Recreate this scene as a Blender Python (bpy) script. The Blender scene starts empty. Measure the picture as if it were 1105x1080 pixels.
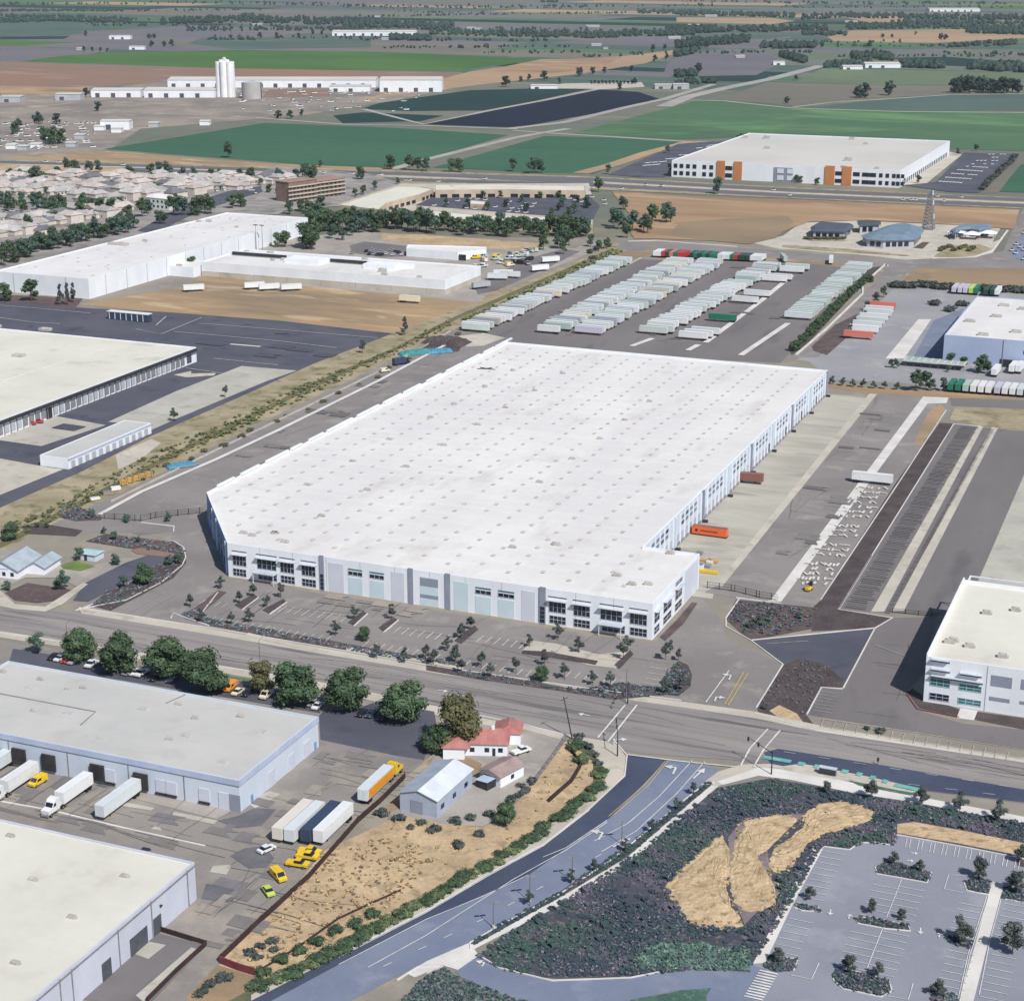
import bpy, bmesh, math, random
from mathutils import Vector
from math import radians as rad, sin, cos, tan, pi, hypot, atan2
RN = random.Random(11)
SC = bpy.context.scene
COL = SC.collection

# ---------------------------------------------------------------- survey: a sight line of the photograph to a point of the place
F = 1882.0; PITCH = rad(17.5); HC = 198.0; YAW = rad(22.4)
CT, ST = cos(YAW), sin(YAW)
def ray(px, py):
    dx = (px - 552.5) / F; dy = (540 - py) / F
    X = dx; Y = cos(PITCH) + dy * sin(PITCH); Z = -sin(PITCH) + dy * cos(PITCH)
    return X * CT - Y * ST, X * ST + Y * CT, Z
def at(px, py, z=0.0):
    a, b, c = ray(px, py); t = (z - HC) / c
    return (a * t, b * t)
def onv(px, py, v):
    a, b, c = ray(px, py); t = v / b
    return (a * t, HC + c * t)
def onu(px, py, u):
    a, b, c = ray(px, py); t = u / a
    return (b * t, HC + c * t)
ZO = {'Z1': (0, 0, 2.7625), 'Z2': (370, 0, 2.7625), 'Z3': (730, 0, 2.9467), 'Z4': (0, 130, 3.25), 'Z5': (300, 130, 3.25),
      'Z6': (600, 130, 4.25), 'Z7': (845, 130, 4.25), 'Z8': (845, 280, 4.25), 'Y1': (0, 300, 3.683), 'Y2': (0, 450, 3.683),
      'Y3': (200, 340, 3.157), 'Y4': (480, 260, 2.631), 'Y5': (540, 360, 2.986), 'Y6': (200, 520, 3.683), 'Y7': (460, 560, 3.453),
      'Y8': (740, 410, 3.027), 'X1': (760, 600, 3.203), 'X2': (0, 640, 3.683), 'X3': (0, 780, 3.683), 'X4': (0, 860, 3.683),
      'X5': (240, 700, 3.453), 'X6': (220, 780, 3.25), 'X7': (460, 740, 3.1765), 'X8': (780, 780, 3.4), 'N': (0, 0, 1)}
def q(s, x, y):
    a, b, k = ZO[s]; return (a + x / k, b + y / k)
def g(s, x, y, z=0.0): return at(*q(s, x, y), z)
def gp(s, pts, z=0.0): return [g(s, x, y, z) for x, y in pts]

# ---------------------------------------------------------------- meshes
def area2(p): return sum(p[i][0] * p[(i + 1) % len(p)][1] - p[(i + 1) % len(p)][0] * p[i][1] for i in range(len(p)))
def ccw(p): return list(p) if area2(p) > 0 else list(p)[::-1]
def inset(poly, t):
    p = ccw(poly); n = len(p); out = []
    for i in range(n):
        a, b, c = p[i - 1], p[i], p[(i + 1) % n]
        d1 = Vector((b[0] - a[0], b[1] - a[1])).normalized(); d2 = Vector((c[0] - b[0], c[1] - b[1])).normalized()
        n1 = Vector((-d1.y, d1.x)); n2 = Vector((-d2.y, d2.x)); m = (n1 + n2)
        k = 2 * t / max(.3, m.length_squared)
        out.append((b[0] + m.x * k, b[1] + m.y * k))
    return out
class MB:
    def __init__(s): s.v = []; s.f = []; s.m = []
    def add(s, vs, fs, mi=0):
        o = len(s.v); s.v += [tuple(x) for x in vs]
        for f in fs: s.f.append(tuple(o + i for i in f)); s.m.append(mi)
        return s
    def box(s, x0, x1, y0, y1, z0, z1, mi=0):
        return s.add([(x0, y0, z0), (x1, y0, z0), (x1, y1, z0), (x0, y1, z0), (x0, y0, z1), (x1, y0, z1), (x1, y1, z1), (x0, y1, z1)],
                     [(0, 3, 2, 1), (4, 5, 6, 7), (0, 1, 5, 4), (1, 2, 6, 5), (2, 3, 7, 6), (3, 0, 4, 7)], mi)
    def prism(s, poly, z0, z1, mi=0, bottom=True):
        p = ccw(poly); n = len(p)
        fs = [tuple(range(n, 2 * n))] + ([tuple(range(n))[::-1]] if bottom else [])
        fs += [(i, (i + 1) % n, n + (i + 1) % n, n + i) for i in range(n)]
        return s.add([(x, y, z0) for x, y in p] + [(x, y, z1) for x, y in p], fs, mi)
    def frustum(s, p0, z0, p1, z1, mi=0):
        n = len(p0)
        return s.add([(x, y, z0) for x, y in p0] + [(x, y, z1) for x, y in p1],
                     [tuple(range(n, 2 * n)), tuple(range(n))[::-1]] + [(i, (i + 1) % n, n + (i + 1) % n, n + i) for i in range(n)], mi)
    def side(s, prof, y0, y1, mi=0):           # profile in x,z (counter-clockwise seen from -y) pushed along y
        n = len(prof)
        return s.add([(x, y0, z) for x, z in prof] + [(x, y1, z) for x, z in prof],
                     [tuple(range(n)), tuple(range(n, 2 * n))[::-1]] + [(i, n + i, n + (i + 1) % n, (i + 1) % n) for i in range(n)], mi)
    def sheet(s, poly, z, mi=0):
        p = ccw(poly); return s.add([(x, y, z) for x, y in p], [tuple(range(len(p)))], mi)
    def ribbon(s, pts, w, z, mi=0, h=0.0, z0=None):
        L = []; Rr = []; n = len(pts)
        for i in range(n):
            a = pts[max(0, i - 1)]; b = pts[min(n - 1, i + 1)]
            d = Vector((b[0] - a[0], b[1] - a[1])).normalized(); c = pts[i]
            L.append((c[0] - d.y * w / 2, c[1] + d.x * w / 2)); Rr.append((c[0] + d.y * w / 2, c[1] - d.x * w / 2))
        if h == 0:
            return s.add([(x, y, z) for x, y in Rr] + [(x, y, z) for x, y in L], [(i, i + 1, n + i + 1, n + i) for i in range(n - 1)], mi)
        for i in range(n - 1):
            s.frustum([Rr[i], Rr[i + 1], L[i + 1], L[i]], z, [Rr[i], Rr[i + 1], L[i + 1], L[i]], z + h, mi)
        return s
    def tube(s, a, b, r0, r1=None, n=8, mi=0):
        r1 = r0 if r1 is None else r1
        a = Vector(a); b = Vector(b); d = (b - a).normalized()
        t = Vector((0, 0, 1)) if abs(d.z) < .9 else Vector((1, 0, 0)); e = d.cross(t).normalized(); k = d.cross(e)
        vs = [a + (e * cos(2 * pi * i / n) + k * sin(2 * pi * i / n)) * r0 for i in range(n)] + [b + (e * cos(2 * pi * i / n) + k * sin(2 * pi * i / n)) * r1 for i in range(n)]
        return s.add(vs, [tuple(range(n)), tuple(range(n, 2 * n))[::-1]] + [(i, n + i, n + (i + 1) % n, (i + 1) % n) for i in range(n)], mi)
    def mesh(s, name, mats, org=(0, 0, 0)):
        me = bpy.data.meshes.new(name)
        me.from_pydata([(x - org[0], y - org[1], z - (org[2] if len(org) > 2 else 0)) for x, y, z in s.v], [], s.f)
        for m in (mats if isinstance(mats, (list, tuple)) else [mats]): me.materials.append(m)
        if any(s.m): me.polygons.foreach_set('material_index', s.m)
        me.update(); return me
    def build(s, name, mats, parent=None, org=(0, 0, 0)):
        o = bpy.data.objects.new(name, s.mesh(name, mats, org)); COL.objects.link(o)
        if parent is not None: o.parent = parent
        elif org != (0, 0, 0): o.location = (org[0], org[1], org[2] if len(org) > 2 else 0)
        return o

# ---------------------------------------------------------------- things, labels
SEEN = {}
def tag(o, label=None, cat=None, group=None, kind=None):
    if label:
        n = len(label.split())
        if not 4 <= n <= 16: print('LABEL LENGTH', n, label)
        if label in SEEN and SEEN[label] != (group or 0): print('LABEL TWICE', label)
        if label in SEEN and not group: print('LABEL TWICE', label)
        SEEN[label] = group or 0
        o['label'] = label
    if cat: o['category'] = cat
    if group: o['group'] = group
    if kind: o['kind'] = kind
    return o
def thing(name, loc, label, cat, group=None, rz=0.0, sc=1.0):
    o = bpy.data.objects.new(name, None); COL.objects.link(o); o.empty_display_size = .5
    o.location = (loc[0], loc[1], loc[2] if len(loc) > 2 else 0); o.rotation_euler = (0, 0, rz)
    o.scale = (sc, sc, sc) if not isinstance(sc, tuple) else sc
    return tag(o, label, cat, group)
ONES = 'zeroth first second third fourth fifth sixth seventh eighth ninth tenth eleventh twelfth thirteenth fourteenth fifteenth sixteenth seventeenth eighteenth nineteenth'.split()
TENS = {2: 'twent', 3: 'thirt', 4: 'fort', 5: 'fift', 6: 'sixt', 7: 'sevent', 8: 'eight', 9: 'ninet'}
def nth(i):
    if i < 20: return ONES[i]
    t, o = divmod(i, 10)
    return TENS[t] + ('ieth' if o == 0 else 'y-' + ONES[o])
class Proto:                                   # parts: list of (name, mesh, sub-parts)
    def __init__(s, name, parts): s.name = name; s.parts = parts
    def put(s, loc, rz=0.0, sc=1.0, label=None, cat=None, group=None, mats=None, parts=True):
        mats = mats or {}
        def mk(nm, me):
            o = bpy.data.objects.new(nm, me); COL.objects.link(o)
            if nm in mats:
                o.material_slots[0].link = 'OBJECT'; o.material_slots[0].material = mats[nm]
            return o
        if len(s.parts) == 1 and not s.parts[0][2]:
            nm, me, _ = s.parts[0]
            o = bpy.data.objects.new(s.name, me); COL.objects.link(o)
            if nm in mats: o.material_slots[0].link = 'OBJECT'; o.material_slots[0].material = mats[nm]
            o.location = (loc[0], loc[1], loc[2] if len(loc) > 2 else 0); o.rotation_euler = (0, 0, rz)
            o.scale = (sc, sc, sc) if not isinstance(sc, tuple) else sc
            return tag(o, label, cat, group)
        r = thing(s.name, loc, label, cat, group, rz, sc)
        for nm, me, sub in s.parts:
            o = mk(nm, me); o.parent = r
            for n2, m2 in sub: mk(n2, m2).parent = o
        return r

# ---------------------------------------------------------------- materials
def S(r, gg, b, k=.85):
    return tuple((((c / 255) / 12.92 if c / 255 <= .04045 else ((c / 255 + .055) / 1.055) ** 2.4) * k) for c in (r, gg, b))
MATS = {}
def M(name, a, b=None, s=.03, fine=1.3, fv=.14, rough=.92, st=(1, 1, 1), ramp=(.38, .62), rot=0.0, coord='pos', rows=None, rnd=0.0, det=6,
      spec=.2, c=None, cs=.3, cramp=(.55, .7), metal=0.0, dist=0.0, sheets=None):
    if name in MATS: return MATS[name]
    m = bpy.data.materials.new(name); m.use_nodes = True; MATS[name] = m
    nt = m.node_tree; N = nt.nodes; L = nt.links; bs = N['Principled BSDF']
    bs.inputs['Roughness'].default_value = rough; bs.inputs['Specular IOR Level'].default_value = spec; bs.inputs['Metallic'].default_value = metal
    if coord == 'pos': src = N.new('ShaderNodeNewGeometry').outputs['Position']
    else: src = N.new('ShaderNodeTexCoord').outputs['Object']
    if rot:
        vr = N.new('ShaderNodeVectorRotate'); vr.rotation_type = 'Z_AXIS'; vr.inputs['Angle'].default_value = rot; L.new(src, vr.inputs['Vector']); src = vr.outputs[0]
    mp = N.new('ShaderNodeMapping'); mp.inputs['Scale'].default_value = st; L.new(src, mp.inputs['Vector'])
    def noise(vec, scale, d=det, di=dist):
        n = N.new('ShaderNodeTexNoise'); n.inputs['Scale'].default_value = scale; n.inputs['Detail'].default_value = d; n.inputs['Roughness'].default_value = .6
        n.inputs['Distortion'].default_value = di
        L.new(vec, n.inputs['Vector']); return n.outputs['Fac']
    def mixc(fac, x, y, mode='MIX'):
        k = N.new('ShaderNodeMix'); k.data_type = 'RGBA'; k.blend_type = mode
        for sock, val in ((k.inputs[0], fac), (k.inputs[6], x), (k.inputs[7], y)):
            if hasattr(val, 'links'): L.new(val, sock)
            elif isinstance(val, tuple): sock.default_value = (*val, 1)
            else: sock.default_value = val
        return k.outputs[2]
    def rng(x, lo, hi, a0=0.0, a1=1.0):
        r = N.new('ShaderNodeMapRange'); r.inputs[1].default_value = lo; r.inputs[2].default_value = hi; r.inputs[3].default_value = a0; r.inputs[4].default_value = a1
        L.new(x, r.inputs[0]); return r.outputs[0]
    b = b or tuple(x * .8 for x in a)
    col = mixc(rng(noise(mp.outputs[0], s), *ramp), a, b)
    if c: col = mixc(rng(noise(mp.outputs[0], cs, 4), *cramp), col, c)
    if rows:                                   # (spacing m, angle, strength)
        w = N.new('ShaderNodeTexWave'); w.inputs['Scale'].default_value = .314 / rows[0]; w.inputs['Distortion'].default_value = rows[3] if len(rows) > 3 else .6
        w.inputs['Detail'].default_value = 2; w.inputs['Detail Scale'].default_value = .5
        vr = N.new('ShaderNodeVectorRotate'); vr.rotation_type = 'Z_AXIS'; vr.inputs['Angle'].default_value = rows[1]
        L.new(src, vr.inputs['Vector']); L.new(vr.outputs[0], w.inputs['Vector'])
        col = mixc(1.0, col, rngc(N, L, w.outputs['Fac'], 1 - rows[2], 1 + rows[2] * .5), 'MULTIPLY')
    if sheets:                                 # (length m, width m, strength): laid sheets of membrane, each a touch different
        br = N.new('ShaderNodeTexBrick'); br.inputs['Scale'].default_value = 1; br.inputs['Brick Width'].default_value = sheets[0]; br.inputs['Row Height'].default_value = sheets[1]
        br.inputs['Mortar Size'].default_value = .05; br.inputs['Mortar Smooth'].default_value = .3
        for i, val in (('Color1', 1 - sheets[2]), ('Color2', 1.0), ('Mortar', 1 - sheets[2] * 2.6)): br.inputs[i].default_value = (val, val, val * .995, 1)
        L.new(src, br.inputs['Vector']); col = mixc(1.0, col, br.outputs['Color'], 'MULTIPLY')
    if fv:
        col = mixc(1.0, col, rngc(N, L, noise(src, fine, 3, 0), 1 - fv * 1.6, 1 + fv * 1.6), 'MULTIPLY')
    if rnd:
        oi = N.new('ShaderNodeObjectInfo'); col = mixc(1.0, col, rngc(N, L, oi.outputs['Random'], 1 - rnd, 1 + rnd), 'MULTIPLY')
    L.new(col, bs.inputs['Base Color'])
    return m
def rngc(N, L, x, a0, a1):
    r = N.new('ShaderNodeMapRange'); r.inputs[3].default_value = a0; r.inputs[4].default_value = a1; L.new(x, r.inputs[0])
    cc = N.new('ShaderNodeCombineColor')
    for i in range(3): L.new(r.outputs[0], cc.inputs[i])
    return cc.outputs[0]
def struct(o): o['kind'] = 'structure'; return o
LAY = [0]
def patch(name, mat, poly, z, kind='structure'):
    LAY[0] += 1
    o = MB().sheet(poly, z + LAY[0] * .0007).build(name, mat); o['kind'] = kind; return o
def pp(name, mat, s, pts, z, kind='structure'): return patch(name, mat, gp(s, pts), z, kind)
# ---------------------------------------------------------------- palette
ASP = M('asphalt_grey', S(146, 141, 139), S(132, 128, 127), s=.03, c=S(158, 153, 149), cs=.08, fine=.8, fv=.07)
ASPD = M('asphalt_dark', S(84, 86, 99), S(96, 97, 108), s=.03, c=S(74, 76, 92), cs=.07, fine=.9, fv=.07)
ASPY = M('asphalt_yard', S(117, 113, 115), S(128, 124, 124), s=.03, st=(1, .25, 1), c=S(107, 104, 107), cs=.06, fv=.06)
ASPW = M('asphalt_worn', S(156, 151, 148), S(134, 130, 130), s=.09, st=(.1, 2.2, 1), c=S(112, 109, 110), cs=.16, cramp=(.56, .66), fv=.07)
ASPN = M('asphalt_new', S(68, 76, 98), S(80, 88, 108), s=.05, c=S(68, 75, 95), cs=.1, fv=.06)
ASPL = M('asphalt_pale', S(128, 137, 157), S(117, 126, 148), s=.04, c=S(138, 146, 164), cs=.1, fv=.05)
ASPP = M('asphalt_lot', S(148, 151, 162), S(139, 142, 154), s=.03, c=S(157, 159, 169), cs=.07, fv=.05)
YARD = M('asphalt_old', S(150, 145, 140), S(134, 130, 127), s=.04, c=S(163, 155, 145), cs=.07, cramp=(.5, .68), fv=.09)
SUBG = M('suburb_ground', S(168, 162, 158), S(138, 135, 135), s=.06, c=S(92, 104, 84), cs=.04, fv=.12)
CONC = M('concrete_slab', S(190, 188, 178), S(176, 173, 164), s=.05, c=S(164, 161, 153), cs=.12, fv=.07)
CONW = M('concrete_white', S(224, 221, 217), S(206, 203, 200), s=.08, fv=.06)
CONT = M('concrete_tan', S(202, 196, 184), S(186, 180, 168), s=.05, c=S(170, 165, 152), cs=.15, fv=.07)
GRAV = M('gravel', S(170, 165, 158), S(153, 147, 141), s=.05, c=S(182, 174, 162), cs=.14, fine=1.6, fv=.12)
LOTG = M('gravel_lot', S(160, 160, 163), S(146, 147, 153), s=.03, c=S(172, 170, 168), cs=.06, fv=.06)
DIRT = M('dirt_tan', S(178, 151, 118), S(142, 126, 104), s=.022, st=(.3, 1, 1), c=S(202, 180, 148), cs=.05, dist=.8, fv=.11)
DRY = M('dry_grass', S(194, 171, 138, .92), S(170, 149, 121, .92), s=.06, c=S(150, 134, 110, .95), cs=.22, cramp=(.52, .66), fine=.9, fv=.22)
HAY = M('dry_mound', S(202, 180, 146, .9), S(182, 160, 128, .9), s=.16, rows=(1.7, .9, .09, 14), c=S(164, 142, 112), cs=.35, cramp=(.54, .64), fine=1.8, fv=.24)
CHAN = M('swale_silt', S(142, 132, 134), S(122, 114, 120), s=.15, c=S(160, 146, 134), cs=.4, fv=.16)
HEDG = M('hedge_ground', S(104, 108, 82), S(88, 94, 70), s=.15, c=S(124, 122, 94), cs=.6, fv=.25)
VERGE = M('verge_grass', S(176, 164, 138), S(150, 141, 114), s=.05, c=S(116, 114, 88), cs=.12, cramp=(.5, .68), fv=.18)
MULCH = M('mulch', S(76, 69, 72), S(92, 83, 83), s=.15, c=S(116, 104, 100), cs=.9, cramp=(.6, .7), fv=.2)
MULR = M('mulch_red', S(106, 92, 91), S(88, 77, 79), s=.12, c=S(136, 120, 114), cs=.7, cramp=(.6, .7), fv=.18)
BEDD = M('planting_bed', S(84, 84, 96), S(70, 75, 84), s=.08, c=S(122, 117, 118), cs=.5, cramp=(.55, .68), fine=1.2, fv=.3)
BEDG = M('planting_green', S(84, 116, 104), S(70, 98, 88), s=.1, c=S(110, 138, 122), cs=.5, fv=.25)
LAWN = M('lawn', S(120, 140, 78), S(98, 118, 70), s=.1, fv=.15)
BROWN = M('brown_field', S(174, 146, 116), S(146, 122, 100), s=.012, st=(.3, 1, 1), c=S(192, 166, 134), cs=.03, dist=.8, fv=.07, fine=.3)
BROWG = M('brown_grey_field', S(137, 122, 102), S(156, 136, 110), s=.012, st=(.5, 1, 1), fv=.08, fine=.3)
SOIL = M('red_soil', S(152, 121, 104), S(136, 116, 106), s=.006, st=(.4, 1, 1), c=S(172, 146, 126), cs=.012, fv=.07, fine=.15)
PLANTG = M('yard_soil', S(158, 148, 138), S(130, 124, 120), s=.012, c=S(178, 168, 154), cs=.03, fv=.1, fine=.2)
WHITEP = M('white_paint', S(226, 226, 226), S(200, 200, 200), s=.4, fv=.1)
WORNP = M('worn_paint', S(190, 188, 184), S(160, 158, 156), s=.5, fv=.14)
YELP = M('yellow_paint', S(214, 190, 100), S(196, 170, 90), s=.4, fv=.1)
TEALP = M('teal_paint', S(120, 188, 178), S(104, 168, 164), s=.4, fv=.1)
# farmland
def field(nm, c1, c2, s=.004, rows=(16, 1.45, .1, 2), **k): return M(nm, S(*c1), S(*c2), s=s, rows=rows, fine=.05, fv=.1, dist=.6, **k)
FG1 = field('crop_bright', (70, 108, 56), (84, 120, 64), st=(.5, 1, 1))
FG2 = field('crop_deep', (58, 100, 78), (68, 108, 86), s=.006, st=(.3, 1, 1))
FG3 = field('crop_mid', (90, 122, 92), (76, 110, 82), s=.005, st=(.5, 1, 1), c=S(110, 148, 104), cs=.006)
FTEAL = field('crop_teal', (32, 60, 60), (40, 68, 66))
FNAVY = field('crop_navy', (26, 36, 54), (32, 42, 60))
FDKG = field('crop_shade', (80, 102, 94), (90, 110, 102))  # muted grey-green crop colour
FOLV = field('crop_olive', (116, 130, 104), (104, 120, 98), rows=(22, 1.2, .10))
FGRY = field('fallow_grey', (124, 120, 124), (112, 110, 118), st=(.4, 1, 1))
FBRN = field('fallow_brown', (128, 124, 112), (116, 114, 106), st=(.4, 1, 1))
FTAN = field('fallow_tan', (184, 156, 126), (164, 142, 118), st=(.4, 1, 1))
FGG = field('pasture', (106, 116, 106), (118, 124, 116), st=(.4, 1, 1))
BASEG = M('plain_ground', S(124, 124, 112), S(106, 114, 104), s=.004, st=(.5, 1, 1), c=S(146, 138, 120), cs=.008, fine=.05, fv=.1)
ROADF = M('pale_road', S(176, 172, 164), S(160, 158, 154), s=.02, fv=.06)
HWY = M('highway_asphalt', S(104, 104, 112), S(116, 115, 120), s=.01, st=(.1, 1, 1), fv=.06)
# buildings
ROOFW = M('roof_white', S(241, 240, 239, .81), S(231, 229, 229, .81), s=.03, st=(1, .4, 1), c=S(212, 207, 202, .82), cs=.07, cramp=(.56, .8), sheets=(30, 3.05, .045), fine=.45, fv=.04, rough=.6)
ROOFC = M('roof_cream', S(232, 230, 219, .8), S(222, 220, 209, .8), s=.03, sheets=(18, 3, .02), c=S(200, 195, 181, .8), cs=.06, cramp=(.58, .8), fine=.5, fv=.03, rough=.7)
ROOFG = M('roof_grey', S(207, 206, 203, .82), S(197, 197, 195, .82), s=.03, sheets=(22, 3, .02), c=S(184, 182, 178, .88), cs=.07, cramp=(.55, .75), fine=.4, fv=.03, rough=.7)
ROOFF = M('roof_far', S(206, 203, 198, .88), S(196, 194, 190, .88), s=.01, fine=.2, fv=.03)
WALLW = M('wall_white', S(240, 244, 250), S(230, 235, 243), s=.12, st=(1, 1, .4), fv=.03, rough=.8)
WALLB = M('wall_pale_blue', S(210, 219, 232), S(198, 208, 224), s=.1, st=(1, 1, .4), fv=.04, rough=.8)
WALLL = M('wall_lavender', S(208, 212, 226), S(196, 200, 216), s=.1, st=(1, 1, .3), fv=.05, rough=.8)
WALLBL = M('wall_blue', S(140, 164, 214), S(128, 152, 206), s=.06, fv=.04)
WALLG = M('wall_grey', S(186, 190, 198), S(172, 176, 186), s=.1, fv=.05)
WALLS = M('wall_steel', S(176, 186, 204), S(164, 175, 195), s=.2, fv=.05)
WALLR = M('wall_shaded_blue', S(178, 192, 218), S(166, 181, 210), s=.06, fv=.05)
GLAL = M('glass_pale', S(112, 130, 152), S(92, 110, 134), s=.3, fv=.1, rough=.15, spec=.6)
PANW = M('panel_pale', S(222, 228, 236), S(214, 220, 230), s=.2, fv=.03)
PANB = M('panel_mint', S(208, 224, 232), S(200, 217, 226), s=.2, fv=.03)
PANG = M('panel_grey', S(150, 156, 172), S(140, 147, 164), s=.2, fv=.04)
FASC = M('fascia_blue', S(188, 199, 222), S(176, 188, 214), s=.2, fv=.05)
ORNG = M('panel_orange', S(200, 136, 88), S(190, 128, 82), s=.1, fv=.05)
GLAS = M('window_glass', S(30, 36, 50), S(38, 46, 62), s=.3, fv=.1, rough=.12, spec=.6)
GLAT = M('window_teal', S(34, 104, 110), S(46, 126, 130), s=.2, fv=.15, rough=.15, spec=.6)
FRAM = M('frame_metal', S(206, 212, 222), S(190, 198, 210), s=.5, fv=.05, rough=.5)
DARK = M('dark_metal', S(52, 52, 56), S(66, 64, 66), s=.5, fv=.1, rough=.6)
TANKM = M('tank_steel', S(186, 184, 184), S(172, 170, 172), s=.05, fv=.05)
GREY = M('grey_metal', S(146, 146, 150), S(128, 128, 134), s=.5, fv=.1, rough=.5)
DOORG = M('dock_door', S(188, 192, 200), S(172, 178, 188), s=.4, fv=.06)
DOORD = M('door_dark_grey', S(92, 96, 104), S(80, 84, 94), s=.4, fv=.08)  # plain dark grey for doors
RUB = M('rubber', S(36, 36, 38), S(46, 45, 46), s=1, fv=.1)
UNIT = M('rooftop_unit', S(196, 193, 188), S(174, 171, 166), s=.4, fv=.12)
SKYL = M('skylight_dome', S(206, 204, 200), S(186, 184, 182), s=.5, fv=.06, rough=.3)
FENC = M('fence_dark', S(74, 56, 56), S(60, 48, 50), s=.3, fv=.12)
FENR = M('fence_red', S(128, 66, 74), S(110, 58, 66), s=.3, fv=.12)
POLE = M('pole_grey', S(120, 122, 126), S(106, 108, 114), s=.6, fv=.08, rough=.5)
WOOD = M('timber', S(206, 168, 108), S(180, 144, 92), s=.6, fv=.15)
BLUET = M('blue_tarp', S(88, 150, 178), S(70, 128, 160), s=.4, fv=.2)
TEALT = M('teal_tarp', S(84, 150, 150), S(66, 128, 132), s=.4, fv=.2)
BRICK = M('brick_brown', S(142, 122, 112), S(122, 106, 100), s=.2, fv=.12)
REDR = M('red_roof', S(184, 128, 122), S(166, 112, 108), s=.3, st=(1, 1, 1), fv=.1, coord='obj')
SHING = M('shingle', S(192, 188, 186), S(170, 167, 167), s=.3, fv=.12, rnd=.18, coord='obj')
SHINGP = M('shingle_pink', S(196, 185, 180), S(176, 167, 163), s=.3, fv=.12, rnd=.15, coord='obj')
SHIND = M('shingle_dark', S(122, 122, 128), S(108, 108, 116), s=.3, fv=.12, rnd=.15, coord='obj')
STUC = M('stucco', S(214, 206, 198), S(200, 192, 184), s=.3, fv=.06, rnd=.08, coord='obj')
METR = M('metal_roof_white', S(222, 228, 236), S(206, 213, 223), s=.2, rows=(1.0, 1.57, .05, 0), fv=.04, rough=.45)
METB = M('metal_roof_blue', S(126, 146, 164), S(114, 134, 152), s=.1, fv=.06, rough=.5)
# paint of vehicles
def paint(n, c, r=.4): return M(n, S(*c), tuple(x * .93 for x in S(*c)), s=.6, fv=.05, rough=r, spec=.5, coord='obj', rnd=.05)
PWHI = paint('paint_white', (236, 238, 240)); PPAL = paint('paint_pale_green', (212, 221, 216)); PGRW = paint('paint_cool_white', (222, 230, 234))
PMIN = paint('paint_mint', (188, 204, 196)); PGRN = paint('paint_green', (40, 122, 96)); PDGR = paint('paint_dark_green', (44, 74, 62))
PRED = paint('paint_red', (196, 62, 68)); PSAL = paint('paint_salmon', (222, 130, 116)); PPUR = paint('paint_lilac', (206, 204, 220))
PNAV = paint('paint_navy', (58, 74, 98)); PYEL = paint('paint_yellow', (238, 200, 44)); PORA = paint('paint_orange', (240, 160, 50))
PORD = paint('paint_burnt_orange', (236, 112, 60)); PBLK = paint('paint_black', (44, 46, 52)); PSIL = paint('paint_silver', (176, 180, 186))
POFF = paint('paint_off_white', (230, 225, 216)); PBRN = paint('paint_brown', (140, 96, 84)); PCRE = paint('paint_cream', (236, 226, 200)); PLIM = paint('paint_lime', (200, 220, 96))
# foliage
def leaf(n, c1, c2, c3): return M(n, S(*c1, 1), S(*c2, 1), s=.5, c=S(*c3, 1), cs=.9, cramp=(.5, .62), fine=2.2, fv=.22, rough=.85, spec=.15, coord='obj', rnd=.16)
LF1 = leaf('leaves_dark', (70, 90, 68), (55, 74, 57), (94, 112, 84))
LF2 = leaf('leaves_blue_green', (70, 92, 82), (58, 79, 73), (90, 112, 94))
LF3 = leaf('leaves_olive', (96, 98, 70), (80, 84, 62), (118, 114, 84))
LF4 = leaf('leaves_slate', (76, 84, 82), (64, 72, 73), (94, 100, 94))
LF5 = leaf('leaves_green', (102, 114, 82), (84, 98, 72), (122, 130, 94))
LFF = leaf('leaves_far', (52, 70, 66), (44, 60, 60), (64, 82, 72))
BARK = M('bark', S(96, 84, 74), S(78, 70, 64), s=.8, fv=.2, coord='obj')
# ---------------------------------------------------------------- trees
def leafcloud(rn, clumps, n, size):
    mb = MB()
    tot = sum(c[3] ** 2 for c in clumps)
    for cx, cy, cz, r, sq in clumps:
        k = max(6, int(n * r * r / tot))
        for _ in range(k):
            z = rn.uniform(-1, 1); a = rn.uniform(0, 2 * pi); rr = (1 - z * z) ** .5; t = r * rn.uniform(.62, 1.05)
            p = Vector((cx + rr * cos(a) * t, cy + rr * sin(a) * t, cz + z * t * sq))
            nrm = Vector((rr * cos(a), rr * sin(a), z + .25)) + Vector((rn.uniform(-.6, .6), rn.uniform(-.6, .6), rn.uniform(-.6, .6)))
            nrm.normalize(); e = nrm.orthogonal().normalized(); f = nrm.cross(e); w = rn.uniform(0, pi)
            e, f = e * cos(w) + f * sin(w), f * cos(w) - e * sin(w)
            s1 = size * rn.uniform(.6, 1.2); s2 = size * rn.uniform(.45, .9)
            b = nrm * size * .18
            mb.add([p - e * s1 * .5, p - f * s2 * .5 + b, p + e * s1 * .5, p + f * s2 * .5 + b], [(0, 1, 2, 3)])
    return mb
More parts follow.
